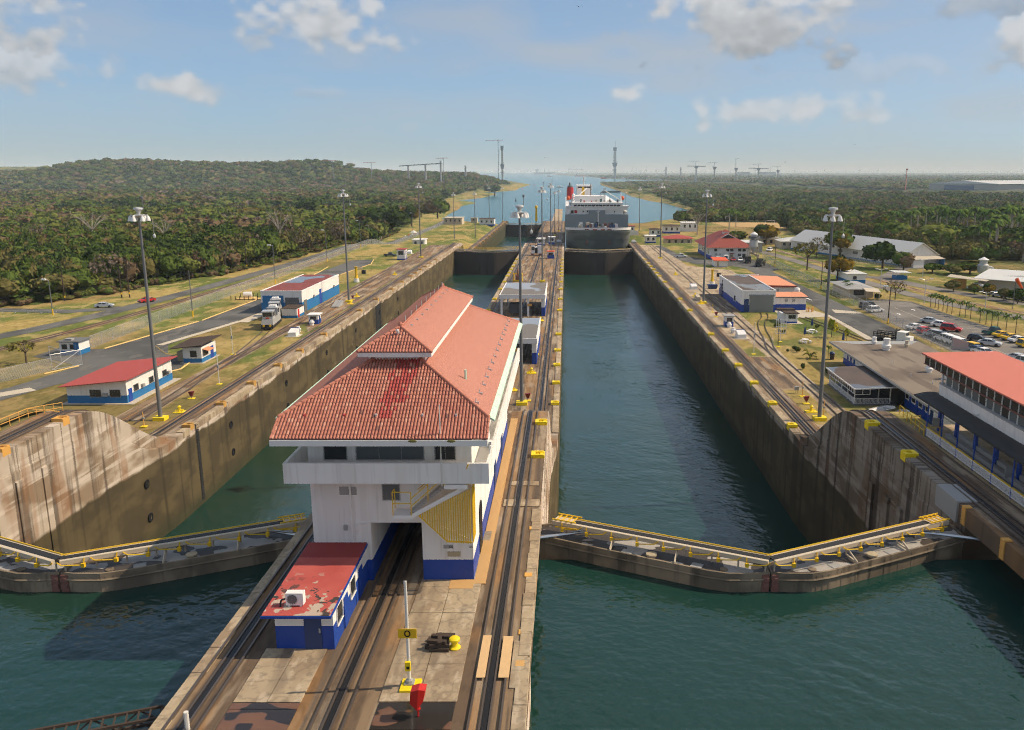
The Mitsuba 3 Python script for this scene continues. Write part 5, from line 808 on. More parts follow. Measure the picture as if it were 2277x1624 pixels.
# tow shelters on the pier
def shelter(label, x0, x1, y0, y1, z1, z=0):
    t = thing('tow_shelter', label, 'shelter'); part(t, 'roof', B(x0, x1, y0, y1, z + z1, z + z1 + .12), 'm_wet_grey'); part(t, 'fascia', MB().box(x0 - .1, x1 + .1, y0 - .1, y0 + .15, z + z1 - .75, z + z1 + .2).box(x1 - .1, x1 + .12, y0, y1, z + z1 - .75, z + z1 + .2).box(x0 - .12, x0 + .1, y0, y1, z + z1 - .75, z + z1 + .2), 'm_white'); part(t, 'side_wall', B(x1 - .9, x1 - .02, y0 + .5, y1, z + 2.2, z + z1 - .7), 'm_white'); part(t, 'base_band', B(x1 - .9, x1 - .02, y0 + .5, y1, z, z + 2.2), 'm_blue')
    for x in (x0 + .4, x1 - 4.2): part(t, 'column', B(x - .25, x + .25, y0 + .3, y0 + .8, z, z + z1 - .7), 'm_white')
    for x in (x0 + .4, x0 + 4): part(t, 'column', B(x - .25, x + .25, y1 - .8, y1 - .3, z, z + z1 - .7), 'm_white')
    part(t, 'machine', MB().box(x0 + 2, x0 + 4.5, y0 + 5, y0 + 8, z, z + 2.4).box(x0 + 5.5, x0 + 6.6, y0 + 4, y0 + 5, z, z + 1.6), 'm_grey_dark'); part(t, 'sign', B(x1 - 4.4, x1 - 3.2, y0 - .14, y0 - .1, z + 2.6, z + 3.2), 'm_orange'); return t
shelter('nearer grey roofed tow shelter half hidden by the tiled roof', -16, -5.6, 157, 180.5, 4.8); shelter('farther grey roofed tow shelter with wet roof on the pier', -16.6, -5.4, 212, 236.5, 5.2)
t = kiosk('small blue kiosk with bright orange roof on the pier', -6.6, 357, 2.7, 3.4, 2.9, 'm_redorange', band=1.8); kiosk('white and blue kiosk on the pier left of the lamp post', -12.5, 420, 3.6, 5, 3.4, 'm_white'); kiosk('white and blue kiosk on the pier beside the left locomotive', -7.4, 428, 3.0, 5, 3.6, 'm_white', band=1.1)
# crawler crane with yellow boom tip and a yellow pump unit on the pier
t = thing('crawler_crane', 'white crawler crane with black mast and yellow boom tip on the pier', 'crane', at=(-13, 372, 0)); part(t, 'tracks', MB().box(-2.2, -1.2, -2.6, 2.6, 0, .9).box(1.2, 2.2, -2.6, 2.6, 0, .9), 'm_tile_dark'); part(t, 'body', MB().box(-1.9, 1.9, -2, 2.4, .9, 3.6).box(-2.1, -.6, -2.6, -.8, 1, 4.2).box(.6, 2.1, -2.6, -.8, 1, 4.4), 'm_white'); part(t, 'cab_glass', B(-2.0, -.7, -2.65, -2.6, 2.4, 3.8), 'm_glass'); part(t, 'engine', B(-.5, .6, -2.7, -1, 1, 3.4), 'm_dark')
mb = MB()
for sx in (-.45, .45): mb.tube((sx, 0, 3.4), (sx * .6, 1, 15), .1, .09, 5)
for z in np.arange(4, 15, 1.0): mb.tube((-.43, .1 * (z - 3), z), (.43, .1 * (z - 3), z + .5), .05, .05, 4)
part(t, 'mast', mb, 'm_dark'); part(t, 'boom_tip', MB().hexa([(-.5, .9, 14.5), (.5, .9, 14.5), (.5, 1.5, 14.5), (-.5, 1.5, 14.5), (-.35, 1, 20), (.35, 1, 20), (.35, 1.5, 20), (-.35, 1.5, 20)]).lathe([(0, -.7), (.6, -.3), (.6, .4), (0, .7)], (0, 1.2, 20.4), 8), 'm_yellow')
t = thing('pump_unit', 'yellow machine frame on the left edge of the pier', 'machine', at=(-16, 282, 0)); part(t, 'frame', MB().box(-1.6, 1.6, -1.2, 1.2, .1, .6).box(-1.5, -1.2, -1.1, 1.1, .6, 2.6).box(1.2, 1.5, -1.1, 1.1, .6, 2.6).box(-1.5, 1.5, -.2, .2, 2.4, 2.8), 'm_yellow'); part(t, 'motor', MB().box(-.8, .8, -.8, .8, .6, 2.0).tube((0, 0, 2), (0, 0, 4.4), .4, .15, 8), 'm_tile_dark')
# ------------------------------------------------------------------ towing locomotives
def loco(label, at, rz=0, first=None):
    if first: return clone(first, label, at, rz)
    t = thing('tow_locomotive', label, 'locomotive', 'electric towing locomotives on the lock walls', at, rz)
    part(t, 'chassis', MB().box(-1.25, 1.25, -5, 5, .35, 1.0).box(-1.3, 1.3, -5.2, -4.9, .3, 1.2).box(-1.3, 1.3, 4.9, 5.2, .3, 1.2), 'm_dark'); part(t, 'body', MB().hexa([(-1.3, -4.9, 1.0), (1.3, -4.9, 1.0), (1.3, 4.9, 1.0), (-1.3, 4.9, 1.0), (-1.2, -4.3, 2.3), (1.2, -4.3, 2.3), (1.2, 4.3, 2.3), (-1.2, 4.3, 2.3)]), 'm_grey')
    for s in (-1, 1): q = part(t, 'cab', MB().box(-1.15, 1.15, min(s * 1.6, s * 4.0), max(s * 1.6, s * 4.0), 2.3, 4.0).box(-1.25, 1.25, min(s * 1.4, s * 4.2), max(s * 1.4, s * 4.2), 4.0, 4.15), 'm_galv'); part(q, 'window', MB().box(-1.0, 1.0, min(s * 4.0, s * 4.04), max(s * 4.0, s * 4.04), 2.9, 3.8).box(-1.18, -1.15, min(s * 1.8, s * 3.8), max(s * 1.8, s * 3.8), 2.9, 3.8).box(1.15, 1.18, min(s * 1.8, s * 3.8), max(s * 1.8, s * 3.8), 2.9, 3.8), 'm_glass'); part(t, 'warning_light', B(-.35, .35, min(s * 4.3, s * 4.1), max(s * 4.3, s * 4.1), 2.45, 2.75), 'm_redorange'); part(t, 'headlight', MB().lathe([(0, -.1), (.28, -.1), (.28, .1), (0, .1)], k=8).move(np.array([[1, 0, 0, -.7], [0, 0, 1, s * 5.2], [0, 1, 0, 1.0]])), 'm_yellow'); part(t, 'headlight', MB().lathe([(0, -.1), (.28, -.1), (.28, .1), (0, .1)], k=8).move(np.array([[1, 0, 0, .7], [0, 0, 1, s * 5.2], [0, 1, 0, 1.0]])), 'm_yellow')
    part(t, 'winch', MB().box(-.9, .9, -1.4, 1.4, 2.3, 3.2).tube((-.6, 0, 3.3), (.6, 0, 3.3), .6, .6, 10), 'm_grey_dark'); part(t, 'roof_unit', MB().box(-.8, .8, 2, 3.6, 4.15, 4.6), 'm_white'); return t
L0 = loco('grey towing locomotive nearer the camera on the left curved siding', (-68.6, 197.5, .1), .13)
for lab, at, rz in (('grey towing locomotive behind another one beside the blue shed door', (-71.9, 210.4, .1), .25), ('grey towing locomotive on the pier to the left of the ship bow', (-4.0, 446, -4.0), 0), ('grey towing locomotive on the right wall beside the ship bow', (34.6, 446, -4.0), 0), ('second grey locomotive far along the pier beside the ship', (-4.0, 500, -8.4), 0)): loco(lab, at, rz, L0)
# ------------------------------------------------------------------ ship in the lower right chamber
t = thing('cargo_ship', 'large grey vehicle carrier ship with white bridge and red funnel in the right lock', 'ship')
SX = 15.4
def section(s, top):                                # half breadth and stem position of the hull at height fraction s (0 keel, 1 deck)
    u = np.linspace(0, 1, 26); hw = 15.9 * (1 - (1 - s) ** 2 * .10); ent = 9 + 34 * (1 - s) ** 1.3; stem = 416.5 + 12 * (1 - s) ** 1.3
    ang = u * PI / 2; w = hw * np.sin(ang) ** (.66 + .3 * (1 - s)); y = stem + ent * (1 - np.cos(ang)); w = np.r_[w, hw, hw]; y = np.r_[y, 560, 640]
    z = -14 + 21 * s + (0 if not top else 0) + .9 * s * np.clip((y - 450) / -40, 0, 1); return w, y, z
rows = []
for s in (0, .2, .4, .6, .8, 1.0): w, y, z = section(s, 1); rows.append(np.r_[np.c_[SX - w[::-1], y[::-1], z[::-1]], np.c_[SX + w, y, z]])
hull = MB()
for a, b_ in zip(rows[:-1], rows[1:]): hull.strip(a, b_)
part(t, 'hull', hull, 'm_hull_worn', 30)
w, y, z = section(1.0, 1); top = np.r_[np.c_[SX - w[::-1], y[::-1], z[::-1]], np.c_[SX + w, y, z]]; o = np.r_[np.c_[SX - w[::-1] * 1.004, y[::-1] - .1, z[::-1]], np.c_[SX + w * 1.004, y - .1, z]]
keep = top[:, 1] < 452; part(t, 'bulwark', MB().strip(o[keep], (o + [0, 0, 1.15])[keep]).strip((top * [1, 1, 1])[keep], (top + [0, 0, 1.15])[keep]), 'm_white'); part(t, 'foredeck', MB().sheet([(p[0], p[1]) for p in top[keep]], 6.4), 'm_hull')
fl = MB()
for x, y in ((8, 417.6), (9.6, 416.4), (13.5, 414.4), (17.3, 414.4), (20.5, 416.1), (22.5, 417.3)): fl.box(x - .9, x + .9, y - .25, y + 2.2, 7.95, 8.35)
part(t, 'fairlead', fl, 'm_tile_dark', kind='stuff'); gear = [MB() for _ in range(5)]
for k in range(34): x = rng.uniform(6.5, 25.5); q = rng.uniform(.3, .8); y_ = rng.uniform(430, 445); gear[k % 5].box(x - q, x + q, y_, y_ + rng.uniform(.8, 2), 6.4, rng.uniform(8.4, 10.3))
for g_, m in zip(gear, ('m_tile_dark', 'm_white', 'm_dark', 'm_car_blue', 'm_beige')): part(t, 'deck_gear', g_, m, kind='stuff')
part(t, 'front_wall', MB().box(SX - 16.2, SX + 16.3, 449, 640, 5.4, 13.6).box(11.4, 19.7, 449.0, 470, 13.6, 15.75), 'm_ship'); part(t, 'foremast', MB().tube((16.1, 446, 6), (16.0, 446, 16.8), .3, .16, 8).box(14.9, 17.1, 445.8, 446.2, 15.1, 15.35), 'm_galv')
for x in (10.0, 20.9): part(t, 'anchor', MB().lathe([(0, -.6), (.9, -.3), (1.3, .3), (.5, .5)], k=10).move(np.array([[1, 0, 0, x], [0, 0, 1, 420.0], [0, 1, 0, 2.7]])).tube((x, 419.0, 2.6), (x - .4, 418.2, 1.0), .35, .5, 6), 'm_tile_dark')
part(t, 'upper_house', MB().box(2.0, 11.4, 451, 470, 13.6, 16.0).box(19.7, 29.2, 451, 470, 13.6, 16.0).box(1.2, 31.4, 450, 468, 15.76, 17.3).box(2.6, 28.9, 449.4, 466, 17.3, 19.4).box(-.5, 2.6, 449.4, 456, 17.2, 17.9).box(28.9, 32.2, 449.4, 456, 17.2, 17.9).box(-.7, 1.6, 450, 640, 13.6, 16.8).box(30, 31.5, 452, 640, 13.6, 15).box(2.5, 29, 449.2, 466, 19.4, 19.6), 'm_white')
for x in np.arange(3.7, 27.4, 1.85): part(t, 'bridge_window', B(x, x + 1.55, 449.3, 449.42, 17.75, 18.55), 'm_glass')
for x, z, m in ((2.2, 14.0, 'm_dark'), (4.0, 14.2, 'm_car_red'), (8.2, 14.6, 'm_glass'), (10.5, 14.7, 'm_glass'), (24.5, 14.5, 'm_glass')): part(t, 'opening', B(x, x + (1.4 if x < 5 else .6), 450.9, 450.96, z, z + (1.6 if x < 5 else .8)), m)
part(t, 'bridge_roof', MB().box(4.5, 20.5, 462, 480, 19.5, 22.6).box(18.2, 20.2, 462, 466, 19.5, 22.4), 'm_white'); part(t, 'main_house', MB().box(6.6, 15.8, 560, 585, 13, 24.5).box(6.2, 16.3, 559, 586, 24.5, 26.6).box(3, 28, 500, 620, 13, 18.5), 'm_white'); part(t, 'house_window', B(7, 15.4, 558.9, 559, 24.9, 25.8), 'm_glass')
part(t, 'radar_mast', MB().tube((10.8, 560, 26.5), (10.8, 560, 32.4), .45, .25, 8).box(9.2, 12.4, 559.7, 560.3, 31.5, 31.8).box(9.8, 11.8, 559.7, 560.3, 29.2, 29.4), 'm_white'); part(t, 'funnel', MB().lathe([(2.2, 18), (2.1, 24.5), (1.9, 25.6)], (2.2, 548, 0), 12), 'm_car_red', 40); part(t, 'funnel_top', MB().lathe([(1.7, 25.6), (1.5, 26.6), (.6, 26.7)], (2.2, 548, 0), 12).tube((1.9, 548, 26), (1.9, 548, 28.4), .5, .4, 8), 'm_grey_dark')
part(t, 'yellow_post', MB().hexa([(8.7, 530, 19), (11.2, 530, 19), (11.2, 532, 19), (8.7, 532, 19), (9.3, 530, 26.2), (10.6, 530, 26.2), (10.6, 532, 26.2), (9.3, 532, 26.2)]), 'm_yellow'); part(t, 'derrick', MB().tube((3.6, 470, 20), (11.5, 500, 26), .28, .2, 6).tube((28.5, 470, 20.3), (20.4, 472, 25.3), .28, .2, 6).tube((2.9, 470, 19.5), (3.4, 470, 23.6), .4, .3, 6).tube((29.2, 470, 19.5), (28.9, 470, 23.6), .4, .3, 6), 'm_white'); part(t, 'dark_post', MB().tube((14.8, 540, 18), (14.8, 540, 28), .4, .35, 6).tube((18.2, 466, 19), (18.2, 466, 24.6), .25, .2, 6).tube((19.9, 466, 19), (19.9, 466, 24.6), .25, .2, 6).box(18, 20.1, 465.8, 466.2, 24, 24.4).tube((12.6, 464, 22), (12.6, 464, 26), .12, .1, 5), 'm_grey_dark')
for x in (.9, 31.3): part(t, 'lifeboat', MB().lathe([(0, -2.6), (.9, -1.9), (1.15, 0), (.9, 1.9), (0, 2.6)], k=10).move(np.array([[1, 0, 0, x], [0, 0, 1, 492.], [0, 1.1, 0, 20.6], ])), 'm_redorange', 30)
part(t, 'radome', MB().lathe([(0, 0), (.9, .3), (1, 1.0), (.6, 1.7), (0, 1.9)], (4.0, 520, 20.6), 10), 'm_white', 30)
rl = MB()
for x0, x1, y, z in ((2.6, 28.9, 449.5, 19.6), (-.5, 2.4, 449.5, 17.9), (29, 32, 449.5, 17.9), (4.5, 20.5, 462, 22.6)):
    for zz in (.5, 1.0): rl.box(x0, x1, y, y + .06, z + zz, z + zz + .07)
    for x in np.arange(x0, x1, 1.2): rl.box(x, x + .06, y, y + .06, z, z + 1.0)
part(t, 'railing', rl, 'm_white', kind='stuff')
for k in range(14): part(t, 'deck_fitting', MB().box(0, rng.uniform(.3, 1.1), 0, 1, 0, rng.uniform(.6, 1.7)).move(rotz(0, rng.uniform(5, 27), rng.uniform(452, 460), 19.6)), ('m_tan', 'm_dark', 'm_car_green', 'm_grey', 'm_car_red')[k % 5])

# ------------------------------------------------------------------ vehicles
CARP = {}
def car(kind, col, x, y, rz, label, group=None, z=None):
    L, W, H = {'sedan': (4.5, 1.75, 1.42), 'suv': (4.5, 1.85, 1.75), 'hatch': (3.9, 1.7, 1.5), 'pickup': (5.2, 1.85, 1.75), 'van': (4.9, 1.85, 2.0)}[kind]; z = float(height(x, y)) + .06 if z is None else z
    t = thing({'pickup': 'pickup_truck', 'van': 'van'}.get(kind, 'car'), label, {'pickup': 'pickup', 'van': 'van'}.get(kind, 'car'), group, (x, y, z), rz)
    if kind not in CARP:
        h = L / 2; hood, sill = (.92, .28)
        def prof(p, w0, w1, zb):                    # side profile (y forward, z up) with the upper part drawn in
            p = np.array(p, float); w = np.interp(p[:, 1], [zb, H], [w0, w1]); n = len(p); i = np.arange(n); j = (i + 1) % n
            v = np.vstack([np.c_[-w, p], np.c_[w, p]]); f = [np.stack([i, j, j + n], 1), np.stack([i, j + n, i + n], 1)]
            tr = trimesh.creation.triangulate_polygon(Polygon(p), engine='earcut'); q = tr[1] if len(tr[0]) == n else np.array([(0, k, k + 1) for k in range(1, n - 1)]); f += [q[:, ::-1], q + n]; return v, np.vstack(f)
        lo = [(-h, .35), (-h, .80), (-h + .1, .9)] + ([(-.9, .98), (.7, .98)] if kind == 'pickup' else [(-h + .5, .98), (.9, .98)]) + [(h - .15, .80), (h, .62), (h, .32)]
        roof = {'sedan': [(-1.75, .96), (-1.05, H), (.25, H), (1.05, .96)], 'suv': [(-2.15, .96), (-1.95, H), (.3, H), (1.1, .96)], 'hatch': [(-1.85, .96), (-1.5, H), (.2, H), (1.0, .96)], 'pickup': [(-.75, .96), (-.55, H), (.55, H), (1.2, .96)], 'van': [(-2.35, .96), (-2.25, H), (.7, H), (1.6, .96)]}[kind]
        top = [(y_ * .93, z_ + (.012 if z_ == H else 0)) for y_, z_ in roof]
        glass = [(roof[0][0] + .02, .97), (roof[1][0] + .04, H - .06), (roof[2][0] - .02, H - .06), (roof[3][0] + .02, .97)]
        b_, tp, gl = (trimesh.Trimesh(*q, process=False) for q in (prof(lo, W / 2, W / 2 - .1, .9), prof([(roof[1][0] + .0, H - .1), (roof[1][0] + .06, H), (roof[2][0] - .04, H), (roof[2][0] + .08, H - .1)], W / 2 - .2, W / 2 - .26, H - .1), prof(glass, W / 2 - .08, W / 2 - .25, .97)))
        pil = MB()
        for s in (-1, 1):
            for a_, c_ in ((roof[0], roof[1]), (roof[3], roof[2]), ((-.35, .96), (-.38, H))): pil.tube((s * (W / 2 - .08), a_[0], a_[1]), (s * (W / 2 - .24), c_[0], c_[1] - .05), .055, .045, 4)
        if kind == 'pickup': b_ = MB().add(b_.vertices, b_.faces).mesh()
        ext = MB().add(b_.vertices, b_.faces).add(tp.vertices, tp.faces)
        if kind == 'van': ext.box(-W / 2 + .1, W / 2 - .1, -2.3, -.3, .95, H - .1)
        bed = B(-W / 2 + .12, W / 2 - .12, -h + .12, -.85, .985, 1.0) if kind == 'pickup' else None
        wh = [MB().tube((s * (W / 2 - .2), a_, .32), (s * (W / 2 + .02), a_, .32), .33, .33, 10) for s in (-1, 1) for a_ in (-h * .62, h * .62)]; lt = MB().box(-W / 2 + .1, -W / 2 + .5, h - .04, h + .02, .58, .74).box(W / 2 - .5, W / 2 - .1, h - .04, h + .02, .58, .74); bm = MB().box(-W / 2 + .02, W / 2 - .02, -h - .03, -h + .1, .32, .55).box(-W / 2 + .02, W / 2 - .02, h - .1, h + .03, .3, .5)
        CARP[kind] = [('body', mikit.ply(ext.mesh(), None, 25), 0), ('glass', mikit.ply(gl, None, False), 'm_glass'), ('pillar', mikit.ply(pil.mesh(), None), 0), ('headlight', mikit.ply(lt.mesh(), None), 'm_white'), ('bumper', mikit.ply(bm.mesh(), None), 'm_grey_dark')] + [('wheel', mikit.ply(w_.mesh(), None, 40), 'm_rubber') for w_ in wh] + ([('cargo_bed', mikit.ply(bed.mesh(), None), 'm_dark')] if bed else [])
    for nm, d, m in CARP[kind]:
        k = numbered(f'{t}__{nm}'); scene[k] = {**d, 'bsdf': {'type': 'ref', 'id': m or col}, 'to_world': place[t]}
    return t
E_, W_ = -PI / 2, PI / 2
CL = 'cars parked in the open car park'
for kind, col, x, y, rz, lab in (('sedan', 'silver', 86.4, 201.9, -2.2, 'silver saloon at the far end of the middle row, left of the white one'), ('sedan', 'white', 86.9, 196.9, -2.2, 'white saloon in the middle row between the silver and red cars'), ('suv', 'red', 86.9, 191.6, -2.2, 'dark red car at the near end of the three in the middle row'), ('sedan', 'white', 79.6, 193.6, -1.2, 'white saloon behind the fence beside the bright red car'), ('hatch', 'red', 80, 189.2, -1.2, 'bright red hatchback behind the fence'), ('pickup', 'green', 94.6, 187.5, -1.3, 'dark green pickup parked below the palm row'), ('sedan', 'yellow', 94.9, 184.2, -1.3, 'yellow taxi parked next to the dark green pickup'), ('sedan', 'yellow', 95.3, 181.4, -1.3, 'yellow taxi parked next to the white saloon on the far side'), ('sedan', 'white', 95.4, 178.4, -1.3, 'white saloon parked right of the two yellow taxis'), ('hatch', 'dark', 87.3, 179.8, -2.2, 'dark blue hatchback left of the lone silver car'), ('sedan', 'silver', 87.6, 175.0, -2.2, 'silver saloon right of the dark hatchback in the middle row'),
        ('suv', 'silver', 79.8, 184.6, .3, 'silver van first in the tight row along the fence'), ('suv', 'dark', 80.2, 182.3, .3, 'dark roofed car second in the tight row along the fence'), ('suv', 'white', 80.2, 179.8, .3, 'white car third in the tight row along the fence'), ('suv', 'white', 80.5, 177.5, .3, 'white car fourth in the tight row along the fence'), ('suv', 'white', 80.6, 175.2, .3, 'white car fifth in the tight row along the fence'), ('sedan', 'dark', 80.8, 172.8, .3, 'dark car left of the yellow one in the tight fence row'), ('suv', 'yellow', 81.4, 170.6, .3, 'yellow taxi in the tight row along the fence'), ('sedan', 'blue', 81.6, 168.4, .3, 'blue grey car right of the yellow taxi in the fence row'), ('sedan', 'white', 81.9, 166.2, .3, 'white car at the near end of the tight fence row'), ('sedan', 'silver', 85.9, 160.9, .3, 'silver car seen over the coral roof at the right edge'), ('suv', 'white', 85.2, 157.4, .3, 'white car nearest the coral roof at the right edge'), ('suv', 'yellow', 94.8, 173.6, -1.3, 'yellow taxi cut off by the right edge')):
    car(kind, 'm_car_' + col, x, y, rz, lab, CL)
for kind, col, x, y, rz, lab in (('suv', 'white', 79.0, 218.3, -1.1, 'white hatchback parked beyond the fence at the car park entrance'), ('van', 'dark', 79.2, 223.5, -1.3, 'dark truck loaded with red and white goods behind the white hatchback'), ('pickup', 'white', 47.9, 362.6, -1.5, 'white pickup near the red hipped house on the left side'), ('van', 'white', 64.6, 350.2, 2.9, 'white van parked before the red hipped house'), ('pickup', 'white', 61.2, 348.5, 3.1, 'white pickup half hidden by the orange roofed booth'), ('sedan', 'red', 66.9, 347, 3.1, 'small red car parked between van and pickup'), ('pickup', 'white', 69.6, 347, 3.1, 'white pickup parked under the windows of the hipped house'), ('suv', 'white', 91.6, 391, 2.6, 'white off-road car driving on the road beyond the silo'), ('sedan', 'silver', -122.6, 226.2, -1.3, 'silver saloon car on the left side road'), ('sedan', 'red', -115.8, 235.6, 2.6, 'red car on the main road behind the left fence'), ('pickup', 'dark', -74.9, 366.5, -1.4, 'dark pickup loaded with gear on the left turning loop'),
        ('van', 'white', 124.3, 260.6, .4, 'white van by the orange wall under the pale canopy'), ('sedan', 'white', 125.2, 256.8, .4, 'white car beside the van near the pale canopy'), ('sedan', 'blue', 124.3, 251.5, .4, 'blue and white car under the trees of the far right car park'), ('sedan', 'silver', 124.2, 245.5, .4, 'silver car parked among young trees near the orange windsock'), ('sedan', 'white', 125.4, 240.8, .4, 'white car right of the windsock pole'), ('sedan', 'dark', 126.4, 236, .4, 'dark car at the right edge beyond the railway')):
    car(kind, 'm_car_' + col, x, y, rz, lab)
def truck(label, x, y, rz, bedm):
    t = thing('truck', label, 'truck', at=(x, y, .06), rz=rz); part(t, 'cab', MB().box(-1.1, 1.1, 1.6, 3.4, .7, 2.6).box(-1.05, 1.05, 3.4, 4.4, .7, 1.7), 'm_white' if bedm == 'm_black' else 'm_car_dark'); part(t, 'windscreen', MB().box(-.95, .95, 3.4, 3.45, 1.75, 2.45), 'm_glass'); part(t, 'bed', MB().box(-1.15, 1.15, -3.4, 1.5, .9, 1.05).box(-1.2, 1.2, 1.35, 1.5, .9, 2.9), bedm)
    for s in (-1, 1):
        mb = MB()
        for z in (1.25, 1.6, 1.95): mb.box(s * 1.15 - .03, s * 1.15 + .03, -3.4, 1.4, z, z + .16)
        for y_ in np.arange(-3.4, 1.4, .8): mb.box(s * 1.15 - .04, s * 1.15 + .04, y_, y_ + .1, 1.0, 2.1)
        part(t, 'stake_side', mb, bedm)
    part(t, 'load', MB().box(-.8, .3, -2.4, -1.2, 1.05, 1.4).box(-.1, .9, -1, .6, 1.05, 1.35).bar((-.9, -2.6, 1.3), (.6, -.2, 1.5), .2, .12), 'm_tan'); part(t, 'exhaust', MB().tube((.9, 1.45, 1), (.9, 1.45, 3.4), .08, .08, 6), 'm_dark')
    for s in (-1, 1):
        for y_ in (-2.2, 3.0): part(t, 'wheel', MB().tube((s * .7, y_, .45), (s * 1.12, y_, .45), .46, .46, 10), 'm_rubber')
truck('white truck with black stake bed behind the gravel roofed building', 68.4, 178.6, -2.3, 'm_black'); truck('dark dump truck standing under the silo', 74.0, 329, 2.7, 'm_dark'); truck('old pale truck parked under the silo beside the dump truck', 71.8, 341.5, 2.9, 'm_tan')

# ------------------------------------------------------------------ fences
def fence(label, pts, hgt=2.4, step=3.4):
    t = thing('wire_fence', label, 'fence'); P = [np.array([x, y]) for x, y in pts]; mesh = MB()
    for a, b_ in zip(P[:-1], P[1:]):
        n = max(1, int(np.linalg.norm(b_ - a) / step))
        for k in range(n):
            p, q = a + (b_ - a) * k / n, a + (b_ - a) * (k + 1) / n; zp_, zq = float(height(*p)), float(height(*q))
            part(t, 'post', MB().tube((*p, zp_), (*p, zp_ + hgt + .1), .05, .05, 5), 'm_galv'); d = (q - p) / np.linalg.norm(q - p)
            mesh.bar((*p, zp_ + hgt), (*q, zq + hgt), .05, .05)
            for u in np.arange(.04, .99, .13 / (np.linalg.norm(q - p))): c = p + (q - p) * u; zc = zp_ + (zq - zp_) * u; c2 = c + d * .042; mesh.quad((*c, zc), (*c2, zc), (*c2, zc + hgt), (*c, zc + hgt))
    part(t, 'wire_mesh', mesh, 'm_galv', kind='stuff')
fence('long wire fence between the left access road and the main road', [(-97, 172), (-97.7, 200), (-97.8, 300), (-97.6, 405), (-97.5, 560), (-97.6, 735)], 2.6, 4.2); fence('wire fence at the lower left beside the grass', [(-104, 128), (-97, 143), (-94.7, 149.2), (-93.4, 152.4)], 2.3)
fence('wire fence between the service road and the right car park', [(79.8, 352), (79.5, 335), (78.6, 320), (77.9, 262), (77.3, 230), (76.4, 205), (76.0, 176), (76.5, 150)], 2.6, 4.0); fence('wire fence before the white warehouse', [(112, 348), (126, 322), (141, 327)], 2.4, 4)
t = thing('wire_gate', 'open wire gate leaves with diagonal braces beside the guard booth', 'gate')
for (x0, y0), (x1, y1) in (((-93.4, 152.4), (-90.5, 157)), ((-98.5, 160.5), (-94, 156.5))):
    part(t, 'frame', MB().path([(x0, y0, .1), (x0, y0, 2.9), (x1, y1, 2.9), (x1, y1, .1), (x0, y0, .1), (x1, y1, 2.9)], .06, 5), 'm_galv'); mb = MB(); d = np.array([x1 - x0, y1 - y0])
    for u in np.arange(.03, 1, .03): c = np.array([x0, y0]) + d * u; c2 = c + d * .008; mb.quad((*c, .1), (*c2, .1), (*c2, 2.9), (*c, 2.9))
    part(t, 'wire_mesh', mb, 'm_grey', kind='stuff')
t = thing('guard_rail', 'grey steel guard rail along the left side road', 'guard rail'); part(t, 'rail', MB().bar((-160, 219, .6), (-129, 215.5, .6), .1, .35), 'm_galv')
for x in np.arange(-158, -129, 3.5): part(t, 'post', MB().box(x, x + .15, 219 - (x + 160) * .113, 219.2 - (x + 160) * .113, 0, .6), 'm_galv')

# ------------------------------------------------------------------ small things along the walls
def cleat(label, x, y, z=0): t = thing('mooring_cleat', label, 'bollard', at=(x, y, z)); part(t, 'base', B(-.85, .85, -.6, .6, .04, .16), 'm_yellow_bright'); part(t, 'horn', MB().lathe([(.0, 0), (.28, 0), (.16, .3), (.2, .6), (.3, .75), (.12, .95), (0, 1)], (0, 0, .15), 10).tube((-.6, 0, .4), (.6, 0, .4), .12, .12, 6), 'm_yellow_bright', 35)
def signal(label, x, y, z=0, m='m_maroon'): t = thing('hooded_lamp', label, 'lamp', at=(x, y, z)); part(t, 'base', B(-.5, .5, -.4, .4, .04, .15), 'm_yellow_bright'); part(t, 'stalk', MB().tube((0, 0, .1), (0, 0, .6), .06, .06, 5), m); part(t, 'hood', MB().hexa([(-.12, -.1, .45), (.15, -.1, .45), (.15, .3, .45), (-.12, .3, .45), (-.42, -.15, 1.15), (.42, -.15, 1.25), (.42, .4, 1.25), (-.42, .4, 1.15)]), m)
def ypost(label, x, y, h=2.4, z=0, m='m_yellow'): t = thing('marker_post', label, 'post', at=(x, y, z)); part(t, 'pole', MB().tube((0, 0, 0), (0, 0, h), .07, .06, 6), m); part(t, 'base', B(-.4, .4, -.4, .4, .04, .14), 'm_yellow_bright'); part(t, 'fitting', MB().box(-.14, .14, -.12, .12, h * .55, h * .65), 'm_grey')
cleat('yellow mooring cleat on the grass before the near left lamp post', -58, 124.4); cleat('yellow mooring cleat on the grass left of the near right lamp post', 36.7, 124.6); cleat('yellow mooring cleat left of the workshop lamp post', 36.5, 232.6); cleat('yellow mooring cleat on the pavement before the workshop', 37.1, 247); cleat('yellow mooring cleat by the far shed lamp post on the left', -58.9, 232); cleat('yellow mooring cleat on the left bank beyond the shed', -60.4, 246)
cleat('yellow mooring cleat farther along the left wall edge', -60, 300); cleat('yellow mooring cleat on the right bank near the hipped house', 38, 300)
signal('dark red hooded lamp on the left grass strip', -59.6, 132.3); signal('dark red hooded lamp on the right grass strip', 37.2, 129.2); signal('dark red hooded lamp near the grey topped kiosk', 37.1, 211.2); signal('red hooded lamp at the base of the lamp post behind the control house', -6.1, 131)
signal('dark red hooded lamp beside the long shed on the left', -60.2, 240.5)
